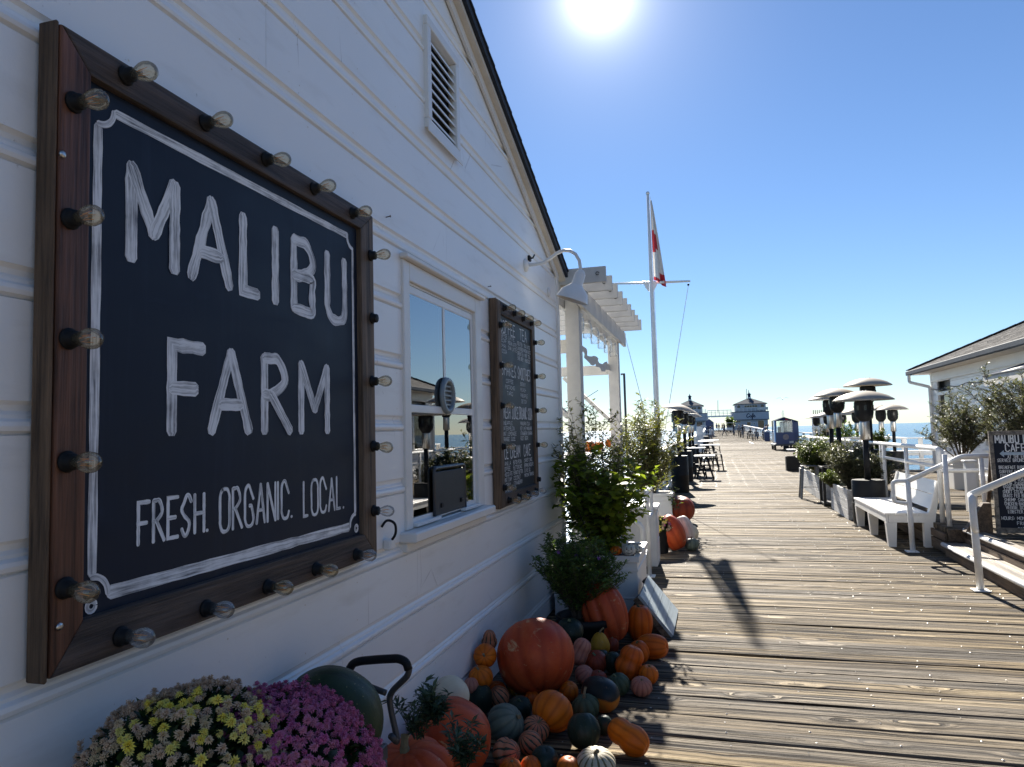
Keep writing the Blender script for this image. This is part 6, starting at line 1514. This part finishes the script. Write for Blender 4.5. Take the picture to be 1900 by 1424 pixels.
# ================================================================== ALONG THE PIER
for y, lab, tl in ((18.7, 'left-row patio heater nearest to the viewer, its canopy tilted down to the right', (.17, 0, 1)), (22.66, 'second patio heater of the left row, behind the tilted one', (.06, 0, 1)), (27.5, 'third patio heater of the left row', (.08, 0, 1)), (31.5, 'fourth and farthest patio heater of the left row', (.0, 0, 1))):
    heater('patio_heater', lab, -.85, y, 0, 2.23, .43, tilt=tl, drum=.21, dh=.92, rr=.052)
rl = thing('glass_railing', 'white railing with clear windscreen panels along the left edge of the pier', 'railing', (-1.2, 30, 0))
for k in range(15):
    y = 13.6 + 2.2 * k; MB().box((-1.26, y - .05, 0), (-1.16, y + .05, 1.10), .006).build('post', M['white'], rl)
    if k < 14:
        MB().box((-1.215, y + .06, .14), (-1.205, y + 2.14, 1.04)).build('pane', M['screenglass'], rl)
        MB().box((-1.30, y + .004, 1.105), (-1.10, y + 2.196, 1.15), .006).build('cap_board', M['white'], rl); MB().box((-1.25, y + .06, .05), (-1.17, y + 2.14, .12), .004).build('rail_board', M['white'], rl)
def long_rail(lab, x, y0, y1, step):
    t = thing('pier_railing', lab, 'railing', (x, y0, zdeck(y0))); y = y0
    while y < y1 - .01:
        ya, yb = y, min(y + step, y1); za, zb = zdeck(ya), zdeck(yb)
        MB().box((x - .07, ya - .07, za), (x + .07, ya + .07, za + 1.06)).build('post', M['white'], t)
        for h in (.25, .52, .79): MB().bar((x, ya + .075, za + h), (x, yb - .075, zb + h), .05, .12).build('rail_board', M['white'], t)
        MB().bar((x, ya + .004, za + 1.085), (x, yb - .004, zb + 1.085), .26, .05).build('cap_board', M['white'], t); y = yb
long_rail('white board railing running out along the right edge of the pier', 6.2, 27, 160, 4.0)
long_rail('white board railing running far out along the left edge of the pier', -1.2, 46, 160, 5.0)

def bar_table(lab, x, y, h=1.02, w=.34):
    t = thing('bar_table', lab, 'table', (x, y, 0)); MB().box((x - w, y - w, h - .035), (x + w, y + w, h), .006).build('tabletop', M['galv'], t)
    for sx in (-1, 1): MB().bar((x + sx * w * .8, y - w * .7, 0), (x + sx * w * .2, y - w * .7, h - .04), .05, .05).build('leg', M['black'], t); MB().bar((x + sx * w * .8, y + w * .7, 0), (x + sx * w * .2, y + w * .7, h - .04), .05, .05).build('leg', M['black'], t)
    MB().box((x - w * .6, y - w * .7 - .02, h * .4), (x + w * .6, y - w * .7 + .02, h * .4 + .05)).build('crossbar', M['black'], t)
    MB().box((x - w * .6, y + w * .7 - .02, h * .4), (x + w * .6, y + w * .7 + .02, h * .4 + .05)).build('crossbar', M['black'], t)
bar_table('black-legged bar table on the left, just beyond the second heater', -.62, 25.2, .95); bar_table('black-legged bar table in the middle of the left row', -.35, 33.5); bar_table('black-legged bar table at the far end of the left row', -.2, 38.5, .98, .45)
bar_table('black-legged bar table just behind the third left heater', -.15, 29.2, .95, .38); stool('black metal stool in front of the table behind the third left heater', .12, 28.2, .62, M['black'], .16); bar_table('lower black-legged table right of the second left heater', -.30, 23.6, .74, .32); stool('black metal stool beside the second left heater', -.45, 24.0, .45, M['black'], .15); stool('black metal stool in front of the middle bar table', -.05, 31.6, .62, M['black'], .16); stool('black metal stool left of the leaning board', -.6, 36.4, .62, M['black'], .16); stool('black metal stool at the far bar table', .15, 40.5, .62, M['black'], .16)
pf = MB().lathe([(.001, 0), (.18, .01), (.21, .08), (.20, .17), (.12, .20), (.001, .205)], 18, Matrix.Translation((-.40, 35.6, .0))).build('pouf', M['white'], None, True); tag(pf, 'low white round pouf seat among the black tables on the left', 'pouf')
ab = thing('folding_board', 'small dark folding board leaning open on the deck at the left tables', 'sign', (-.28, 42.6, 0))
for s in (-1, 1):
    MB().bar((-.28, 42.6 + s * .26, .0), (-.28, 42.6, .58), .62, .02, (1, 0, 0)).build('panel', M['darkgrey'], ab)
MB().bar((-.62, 42.5, .85), (.3, 42.5, .30), .03, .03).build('stay', M['black'], ab)
wp = thing('white_panel', 'tall pale standing panel behind the left tables', 'panel', (-.9, 48, 0)); MB().box((-1.05, 48, .05), (-.62, 48.05, 1.72), .01).build('panel', M['galv'], wp)
for x in (-1.0, -.70): MB().box((x - .03, 47.8, 0), (x + .03, 48.3, .048)).build('foot', M['black'], wp)
ks = thing('vendor_stall', 'small vendor stall with white sloping canopies on the left of the pier', 'stall', (-.75, 60, 0))
for k in range(3):
    z = 1.15 + .32 * k; MB().prism([(-1.15 + .1 * k, 59 + k * .5, z), (-.30 - .1 * k, 59 + k * .5, z - .06), (-.30 - .1 * k, 59 + k * .5, z - .02), (-1.15 + .1 * k, 59 + k * .5, z + .05)], (0, .9, 0)).build('canopy', M['white'], ks)
MB().box((-1.1, 59.3, .1), (-.35, 60.6, .95), .02).build('counter', M['darkgrey'], ks)
for x in (-1.08, -.38):
    for y in (59.2, 60.7): MB().box((x - .03, y - .03, 0), (x + .03, y + .03, 1.75)).build('post', M['black'], ks)
bt = thing('blue_tent', 'blue fabric tent wall far along the left railing', 'tent', (-.6, 110, zdeck(110)))
z = zdeck(110); MB().prism([(-1.1, 110, z), (.1, 110, z), (.1, 110, z + 2.1), (-.5, 110, z + 2.6), (-1.1, 110, z + 2.1)], (0, 3, 0)).build('canopy', M['blue'], bt)
for x in (-1.1, .1): MB().tube([(x, 109.9, z), (x, 109.9, z + 2.1)], .05, 6).build('pole', M['galv'], bt)
dp = thing('dark_pole', 'thin dark pole standing beyond the pergola near the flagpole', 'pole', (-1.9, 22, 0)); q = V(1158, 695, 22)
MB().tube([(q.x, 22, -2), (q.x, 22, q.z)], .035, 8).build('shaft', M['darkgrey'], dp); MB().box((q.x - .10, 21.97, q.z - .02), (q.x + .03, 22.03, q.z + .03)).build('arm', M['darkgrey'], dp)
mk = MB(); a, b = G(1384, 818), G(1397, 824)
mk.add([(a.x, a.y, .012), (a.x + .12, a.y, .012), (b.x + .12, b.y, .012), (b.x, b.y, .012)], [(0, 1, 2, 3)]); mk.build('painted_mark', M['white'], deck)

# blue pier tram
tm = thing('tourist_tram', 'blue tourist tram car with big window and round emblem parked on the pier', 'tram', (4.53, 51, 0))
tx0, tx1, ty0, ty1 = 3.98, 5.12, 50.5, 53.4
for q in (((tx0, ty0, .42), (tx1, ty0 + .05, 1.18)), ((tx0, ty0 + .051, .42), (tx0 + .05, ty1, 1.18)), ((tx1 - .05, ty0 + .051, .42), (tx1, ty1, 1.18))): MB().box(*q, .01).build('body_panel', M['blue'], tm)
for x in (tx0 + .03, tx1 - .03):
    for y in (ty0 + .03, (ty0 + ty1) / 2, ty1 - .03): MB().box((x - .04, y - .03, 1.181), (x + .04, y + .03, 1.96)).build('pillar', M['blue'], tm)
MB().box((tx0 - .06, ty0, .55), (tx0 - .001, ty0 + .6, 1.95), .01).build('door_edge', M['lightblue'], tm)
MB().prism([(tx0 - .06, ty0 - .06, 1.961), (tx1 + .06, ty0 - .06, 1.961), ((tx0 + tx1) / 2, ty0 - .06, 2.19)], (0, ty1 - ty0 + .12, 0)).build('roof', M['navy'], tm)
MB().prism([((tx0 + tx1) / 2 + .06, ty0 - .066, 2.0), ((tx0 + tx1) / 2 + .28, ty0 - .066, 2.0), ((tx0 + tx1) / 2 + .06, ty0 - .066, 2.1)], (0, .004, 0)).build('roof_badge', M['redflag'], tm)
MB().box((tx0 + .08, ty0 + .015, 1.185), (tx1 - .08, ty0 + .022, 1.95)).build('windscreen', M['screenglass'], tm)
for x in (4.28, 4.70, 4.92): MB().box((x - .12, 51.2, .7), (x + .12, 51.35, 1.55), .05).build('seat', M['canvas'], tm)
MB().box((tx0 - .16, ty0 - .15, .30), (tx1 + .2, ty1, .419), .02).build('chassis', M['darkgrey'], tm)
em = MB().lathe([(.19, 0), (.19, .012), (.15, .014), (.15, .008), (.001, .008)], 24, axis_matrix((0, -1, 0), (4.60, ty0 - .001, .87)), False).build('emblem', plain('worn_emblem', (.30, .24, .22), .6, .3, 12, 0), tm)
MB().box((4.80, ty0 - .012, .47), (5.06, ty0 - .001, .60), .003).build('number_plate', M['canvas'], tm)
for x in (tx0 - .06, tx1 - .02):
    for y in (50.8, 52.8):
        wh = MB().lathe([(.10, -.06), (.17, -.06), (.185, 0), (.17, .06), (.10, .06)], 18, axis_matrix((1, 0, 0), (x, y, .186)), False).build('wheel', M['black'], tm, True); MB().lathe([(.001, -.03), (.099, -.03), (.099, .03), (.001, .03)], 14, axis_matrix((1, 0, 0), (x, y, .186)), False).build('rim', M['galv'], wh)
MB().box((4.4, ty0 - .2, .06), (4.75, ty0 - .02, .30), .03).build('tow_hitch', M['black'], tm)
orn = MB(); 
for k in range(3): orn.tube([(4.50 + .05 * k, 51.0, 2.10), (4.47 + .06 * k, 51.0, 2.5 + .15 * (k == 1)), (4.55 + .03 * k, 51.0, 2.62)], .012, 5)
orn.build('roof_ornament', M['galv'], tm)
t2 = thing('tram_trailer', 'second blue tram car half hidden behind the first', 'tram', (5.6, 57, 0))
MB().box((4.95, 56, .45), (6.0, 59, 1.9), .04).build('body', M['blue'], t2); MB().box((4.95, 55.97, 1.0), (5.5, 55.995, 1.85), .01).build('pale_panel', M['canvas'], t2); MB().prism([(4.9, 55.9, 1.905), (6.05, 55.9, 1.905), (5.5, 55.9, 2.1)], (0, 3.2, 0)).build('roof', M['navy'], t2)
for x in (5.0, 5.95):
    for y in (56.4, 58.6): MB().lathe([(.001, -.06), (.2, -.06), (.22, 0), (.2, .06), (.001, .06)], 16, axis_matrix((1, 0, 0), (x, y, .225)), False).build('wheel', M['black'], t2, True)
bn_ = thing('trash_bin', 'tall dark blue litter bin with a white domed lid by the right railing', 'bin', (5.56, 82, zdeck(82)))
z = zdeck(82); MB().box((5.30, 81.7, z), (5.82, 82.2, z + .98), .03).build('body', M['blue'], bn_); MB().lathe([(.30, 0), (.27, .10), (.15, .17), (.001, .19)], 14, Matrix.Translation((5.56, 81.95, z + .983))).build('lid', M['white'], bn_, True)

def picnic(lab, x, y):
    z = zdeck(y); t = thing('picnic_table', lab, 'table', (x, y, z))
    for k in range(4): MB().box((x - .9, y - .36 + .185 * k, z + .70), (x + .9, y - .19 + .185 * k, z + .74)).build('tabletop_board', M['boxgrey'], t)
    for s in (-1, 1): MB().box((x - .9, y + s * .72 - .13, z + .42), (x + .9, y + s * .72 + .13, z + .46)).build('seat', M['boxgrey'], t)
    for s in (-.6, .6):
        for q in (-1, 1): MB().bar((x + s, y + q * .62, z), (x + s, y + q * .2, z + .70), .05, .09, (1, 0, 0)).build('leg', M['darkgrey'], t)
        MB().box((x + s - .026, y - .72, z + .36), (x + s + .026, y + .72, z + .418)).build('crossbar', M['darkgrey'], t)
for i, (x, y) in enumerate(((4.95, 87), (4.7, 94), (4.3, 105), (3.7, 118))): picnic('picnic table by the right railing, ' + ('nearest to the bin', 'second from the bin', 'third from the bin', 'farthest from the bin')[i], x, y)

# ------------------------------------------------------------------ people on the pier
def person(lab, x, y, yaw, shirt, pants, pose='stand', h=1.7, group='people on the far pier'):
    z = zdeck(y); t = thing('person', lab, 'person', (x, y, z), group); s = h / 1.75
    st = {'walk': .30, 'stand': .05, 'lean': .08, 'sit': 0}[pose]; fw = {'lean': .34, 'walk': .05}.get(pose, 0); sit = pose == 'sit'
    hz = .52 if sit else .94
    J = {'pelvis': (0, 0, hz, .125), 'waist': (0, fw * .3, hz + .16, .115), 'chest': (0, fw * .8, hz + .40, .145), 'neck': (0, fw * 1.15, hz + .56, .055), 'head': (0, fw * 1.35, hz + .66, .085), 'crown': (0, fw * 1.45, hz + .77, .075)}
    E = [('pelvis', 'waist'), ('waist', 'chest'), ('chest', 'neck'), ('neck', 'head'), ('head', 'crown')]
    for k, sd in ((1, 'l'), (-1, 'r')):
        f = st * k
        if sit: L = ((.10 * k, .05, hz - .02, .09), (.11 * k, .45, hz - .03, .07), (.11 * k, .46, .09, .045), (.11 * k, .58, .04, .04))
        else: L = ((.09 * k, 0, hz - .08, .095), (.095 * k, f * .55, .50, .066), (.095 * k, f - max(0, -f) * .25, .09, .045), (.10 * k, f + .13 - max(0, -f) * .25, .04, .04))
        for n_, p in zip(('hip', 'knee', 'ankle', 'toe'), L): J[n_ + sd] = p
        E += [('pelvis', 'hip' + sd), ('hip' + sd, 'knee' + sd), ('knee' + sd, 'ankle' + sd), ('ankle' + sd, 'toe' + sd)]
        a = -st * k * .7; c = J['chest']
        J['sh' + sd] = (.19 * k, c[1], c[2] + .06, .06); J['el' + sd] = (.25 * k, c[1] + a * .5 + (.12 if fw > .2 else -.02), c[2] - .22, .045)
        J['wr' + sd] = (.24 * k, c[1] + a + (.40 if fw > .2 else .10), c[2] - (.30 if fw > .2 else .44), .035); J['hand' + sd] = (.235 * k, c[1] + a + (.48 if fw > .2 else .14), c[2] - (.32 if fw > .2 else .53), .035)
        E += [('chest', 'sh' + sd), ('sh' + sd, 'el' + sd), ('el' + sd, 'wr' + sd), ('wr' + sd, 'hand' + sd)]
    names = list(J); me = bpy.data.meshes.new('person_rig'); me.from_pydata([tuple(c * s for c in J[n_][:3]) for n_ in names], [(names.index(a), names.index(b)) for a, b in E], [])
    o = bpy.data.objects.new('body', me); C.objects.link(o)
    sk = o.modifiers.new('Skin', 'SKIN'); 
    for i, n_ in enumerate(names):
        v = me.skin_vertices[0].data[i]; v.radius = (J[n_][3] * s, J[n_][3] * s * (.8 if n_ in ('chest', 'waist', 'pelvis') else 1)); v.use_root = i == 0
    o.modifiers.new('Sub', 'SUBSURF').levels = 1
    dg = bpy.context.evaluated_depsgraph_get(); nm = bpy.data.meshes.new_from_object(o.evaluated_get(dg)); nm.name = 'body'
    o.modifiers.clear(); o.data = nm; bpy.data.meshes.remove(me)
    nm.materials.clear()
    for q in (M[pants], M[shirt], M['skin'], M['black']): nm.materials.append(q)
    nk = (hz + .53) * s
    for p in nm.polygons:
        c = p.center; p.use_smooth = True
        hand = min((c - Vector(J['hand' + d][:3]) * s).length for d in 'lr') < .10 * s
        p.material_index = 2 if (c.z > nk or hand) else (1 if c.z > (hz + .03) * s and not (sit and c.y > .3) else (3 if c.z < .085 * s else 0))
    o.parent = t; hd_ = Vector(J['head'][:3]) * s
    hb = MB(); hb.lathe([(.001, -.09), (.088, -.03), (.096, .05), (.07, .11), (.001, .125)], 12, Matrix.Translation(hd_ + Vector((x, y, z)) + Vector((0, -.03, .05)))).build('hair', M['hair'], t, True)
    t.rotation_euler = (0, 0, yaw)
    return t
person('person in a white shirt standing with their back turned by the left tables', -.25, 71, .2, 'shirtwhite', 'shirtgrey', 'stand', 1.75)
person('person in black with one leg raised mid-stride alone in the middle of the pier', 1.65, 113, -1.2, 'shirtblack', 'jeans', 'walk')
person('person in a dark jacket walking away left of the picnic tables', 3.72, 98, .1, 'shirtblack', 'shirtgrey', 'walk', 1.72)
person('person in grey walking just beside the one in a dark jacket', 3.30, 99.5, -.1, 'shirtgrey', 'khaki', 'walk', 1.66)
person('person in black leaning forward against the right railing by the bin', 5.55, 86, -1.57, 'shirtblack', 'jeans', 'lean', 1.76)
person('person in blue leaning on the railing beyond the one in black', 5.75, 92, -1.57, 'shirtblue', 'shirtgrey', 'lean', 1.7)
person('person in grey seated at the picnic table nearest to the bin', 4.7, 86.25, 0, 'shirtgrey', 'jeans', 'sit')
person('person in dark clothes seated at the second picnic table', 4.4, 93.2, 0, 'shirtblack', 'khaki', 'sit')
person('person in dark clothes standing by the farthest picnic table', 3.1, 117, 2., 'shirtblack', 'jeans', 'stand')
for i, (x, y, sh, pa, po, lab) in enumerate(((-.35, 152, 'shirtblack', 'jeans', 'stand', 'leftmost person of the group under the bridge, in black'), (.05, 150, 'shirtgrey', 'shirtblack', 'stand', 'person in grey second from the left under the bridge'), (.75, 153, 'shirtblue', 'jeans', 'walk', 'person in blue in the middle of the group under the bridge'), (1.15, 150, 'shirtblack', 'khaki', 'stand', 'person in black and khaki right of the middle under the bridge'), (1.7, 146, 'shirtred', 'jeans', 'walk', 'person in a dark red top walking out from the bridge'), (2.1, 149, 'shirtblack', 'shirtblack', 'stand', 'rightmost person of the group under the bridge, all in black'))):
    person(lab, x, y, i * 1.3, sh, pa, po, 1.62 + .05 * (i % 3))
person('person in blue standing beside the blue tent', -.15, 104, 1.4, 'shirtblue', 'jeans', 'stand')

# ------------------------------------------------------------------ buildings at the pier end
def end_house(lab, x0, x1, u0, u1, sign):
    y = 165.0; z = zdeck(y); t = thing('pier_end_house', lab, 'building', ((x0 + x1) / 2, y, z)); cx = (u0 + u1) / 2
    wm_ = M['cafewall']
    MB().box((x0 + .25, y, z), (x1 - .25, y + 9, z + 2.25)).build('lower_wall', wm_, t)
    MB().box((x0, y - .5, z + 2.26), (x1, y + 9.2, z + 3.85)).build('fascia_wall', wm_, t)
    MB().box((x0 - .05, y - .56, z + 2.12), (x1 + .05, y + 9.3, z + 2.255)).build('lower_band', M['roofedge'], t)
    MB().box((x0 - .08, y - .6, z + 3.853), (x1 + .08, y + 9.3, z + 3.98)).build('upper_band', M['roofedge'], t)
    MB().box((u0, y + .8, z + 3.983), (u1, y + 8.4, z + 5.72)).build('upper_wall', wm_, t)
    rf = MB(); e = .35; rz = z + 5.72; A = [(u0 - e, y + .5, rz), (u1 + e, y + .5, rz), (u1 + e, y + 8.7, rz), (u0 - e, y + 8.7, rz)]; tp = [(cx - .5, y + 4.2, rz + 1.28), (cx + .5, y + 4.2, rz + 1.28), (cx + .5, y + 5.0, rz + 1.28), (cx - .5, y + 5.0, rz + 1.28)]
    rf.add(A + tp, [(0, 1, 5, 4), (1, 2, 6, 5), (2, 3, 7, 6), (3, 0, 4, 7), (4, 5, 6, 7), (3, 2, 1, 0)]); rf = rf.build('roof', M['slate'], t)
    MB().box((u0 - e - .03, y + .46, rz - .10), (u1 + e + .03, y + 8.73, rz - .003)).build('eave', M['roofdark'], rf)
    MB().box((cx - .36, y + 4.3, rz + 1.0), (cx + .36, y + 5.0, rz + 1.58)).build('cupola', M['white'], rf)
    MB().box((cx - .30, y + 4.25, rz + 1.585), (cx + .30, y + 4.9, rz + 2.15)).build('lantern', M['navy'], rf)
    MB().lathe([(.52, 0), (.30, .22), (.12, .34), (.05, .62), (.001, .8)], 8, Matrix.Translation((cx, y + 4.6, rz + 2.152))).build('cupola_roof', M['navy'], rf)
    w = MB(); w.box((cx - 1.35, y + .74, z + 4.85), (cx + 1.45, y + .797, z + 5.42)); w = w.build('window', M['trim'], t)
    for k in range(5): MB().box((cx - 1.28 + .55 * k, y + .70, z + 4.92), (cx - .79 + .55 * k, y + .738, z + 5.36)).build('pane', M['darkglass'], w)
    for s in (-1, 1):
        p = MB().lathe([(.001, 0), (.27, 0), (.30, .05), (.33, .0)], 18, axis_matrix((0, -1, 0), (cx + s * (u1 - u0) * .39, y + .79, z + 5.10)), False).build('porthole', M['darkglass'], t)
    for k, (a, b, c_, d_) in enumerate(((x0 + .7, x0 + 1.9, 1.55, 2.05), (cx - 1.0, cx - .1, .85, 1.75), (cx + .35, cx + .75, 1.05, 1.5), (x1 - 2.4, x1 - 1.0, .15, 2.05))):
        f = MB().box((a, y - .05, z + c_), (b, y - .002, z + d_)).build('window' if k < 3 else 'door', M['white'], t); MB().box((a + .07, y - .08, z + c_ + .07), (b - .07, y - .052, z + d_ - .07)).build('pane', M['darkglass'], f)
    for k in range(9):
        xx = u0 - .1 + (x1 - .2 - u0) * k / 8; MB().box((xx - .04, y - .42, z + 3.985), (xx + .04, y - .36, z + 4.75)).build('baluster', M['white'], t)
    for h in (4.25, 4.5, 4.76): MB().box((u0 - .2, y - .45, z + h), (x1 - .1, y - .33, z + h + .05)).build('balcony_rail', M['white'], t)
    if sign:
        mb = MB(); pl = (Vector((cx - 1.0, y - .505, z + 2.62)), Vector((1, 0, 0)), Vector((0, 0, 1)), Vector((0, -1, 0)))
        for i, (pts, w_) in enumerate((([(.62, .70), (.52, .86), (.30, .84), (.10, .55), (.06, .25), (.22, .10), (.45, .16), (.62, .32)], .17), ([(1.02, .42), (.90, .52), (.74, .40), (.74, .16), (.88, .10), (1.02, .24), (1.05, .48), (1.03, .18), (1.14, .10)], .13), ([(1.14, .12), (1.34, .48), (1.44, .82), (1.36, .92), (1.28, .72), (1.27, .1), (1.22, -.28), (1.12, -.22), (1.25, .08), (1.45, .22)], .13), ([(1.46, .26), (1.62, .32), (1.72, .46), (1.62, .54), (1.50, .40), (1.52, .18), (1.66, .08), (1.90, .22)], .13))):
            strip(mb, catmull(pts, 5), w_, pl, .01 + .004 * i, 0, True, i)
        sg_ = mb.build('cafe_lettering', M['navy'], t, False, False)
        MB().box((x1 - 2.4, y - .62, z + 4.25), (x1 - .15, y - .50, z + 4.85)).build('cream_banner', M['canvas'], t)
    return t
end_house('two-storey pier-end building on the right with a Cafe sign and a cupola', 4.05, 11.8, 4.95, 11.3, True)
end_house('two-storey pier-end building on the left with a hipped roof and cupola, no sign', -8.9, -1.15, -7.5, -2.2, False)
z = zdeck(165)
br = thing('foot_bridge', 'white railed footbridge joining the two pier-end buildings over the pier', 'bridge', (1.5, 164.8, z))
MB().box((-1.14, 164.2, z + 2.95), (4.04, 166.2, z + 3.30)).build('deck_beam', M['white'], br)
for y in (164.25, 166.1):
    for k in range(7): MB().box((-1.1 + .84 * k, y, z + 3.301), (-1.02 + .84 * k, y + .06, z + 4.40)).build('post', M['white'], br)
    for h in (3.65, 4.0): MB().box((-1.13, y + .061, z + h), (4.03, y + .10, z + h + .05)).build('rail', M['white'], br)
    MB().box((-1.13, y - .02, z + 4.402), (4.03, y + .10, z + 4.49)).build('top_rail', M['white'], br)
for x in (-1.0, 3.9): MB().box((x - .1, 164.6, z), (x + .1, 164.8, z + 2.949)).build('pier_post', M['white'], br)
for (px, pt, pb, y, lab) in ((1332, 743, 762, 165.2, 'thin dark mast rising from the footbridge'), (1385, 722, 742, 169.5, 'thin antenna beside the cupola of the Cafe building'), (1389, 724, 740, 170, 'second thin antenna touching the Cafe cupola')):
    a, b = V(px, pt, y), V(px, pb, y); mm = MB().tube([(b.x, y, b.z - .4), (a.x, y, a.z)], .06, 5).build('mast', M['darkgrey']); tag(mm, lab, 'mast')
tr_ = thing('potted_tree', 'dark bushy tree at the left corner of the Cafe building', 'tree', (3.3, 148, zdeck(148)))
shrub(tr_, (3.3, 148, zdeck(148)), 3.3, 2.6, 16, 12, 8, .38, .24, M['leafdark'], 1, .7, .3, 77, .05, None, 'crown')
gc_ = thing('golf_cart', 'small white utility cart parked under the dark tree at the pier end', 'cart', (3.0, 141, zdeck(141)))
z = zdeck(141); MB().box((2.4, 140, z + .3), (3.7, 142.3, z + .85), .08).build('body', M['white'], gc_); MB().box((2.45, 140.2, z + 1.72), (3.65, 142.1, z + 1.80), .03).build('roof', M['white'], gc_)
for x in (2.5, 3.6):
    for y in (140.3, 142.0):
        MB().box((x - .03, y - .03, z + .851), (x + .03, y + .03, z + 1.72)).build('pillar', M['darkgrey'], gc_); MB().lathe([(.001, -.1), (.24, -.1), (.26, 0), (.24, .1), (.001, .1)], 14, axis_matrix((1, 0, 0), (x, y, z + .265)), False).build('wheel', M['black'], gc_, True)
for k in range(2): MB().box((2.55 + .6 * k, 141.0, z + .86), (3.0 + .6 * k, 141.2, z + 1.35), .04).build('seat', M['darkgrey'], gc_)
# gull
q = V(1452, 741, 85); gu = MB(); sp2 = 1.3
prof = [(-.24, .012), (-.15, .05), (0, .07), (.14, .05), (.22, .03), (.27, .006)]
gu.tube([(q.x, q.y + a, q.z) for a, r in prof], [r for a, r in prof], 8)
for s in (-1, 1):
    P_ = [(0, 0, .02), (.22, .05, .16), (.45, .02, .17), (.68, -.08, .06)]
    for (a, b), (c1, c2) in zip(zip(P_, P_[1:]), ((.24, .22), (.22, .15), (.15, .02))):
        gu.add([(q.x + s * a[0], q.y + a[1] + c1 / 2, q.z + a[2]), (q.x + s * a[0], q.y + a[1] - c1 / 2, q.z + a[2]), (q.x + s * b[0], q.y + b[1] - c2 / 2, q.z + b[2]), (q.x + s * b[0], q.y + b[1] + c2 / 2, q.z + b[2]), (q.x + s * a[0], q.y + a[1], q.z + a[2] - .025), (q.x + s * b[0], q.y + b[1], q.z + b[2] - .015)], [(0, 1, 2, 3), (0, 3, 5, 4), (1, 4, 5, 2)])
tag(gu.build('gull', M['galv'], None, True), 'gull gliding above the tram with wings spread', 'gull')
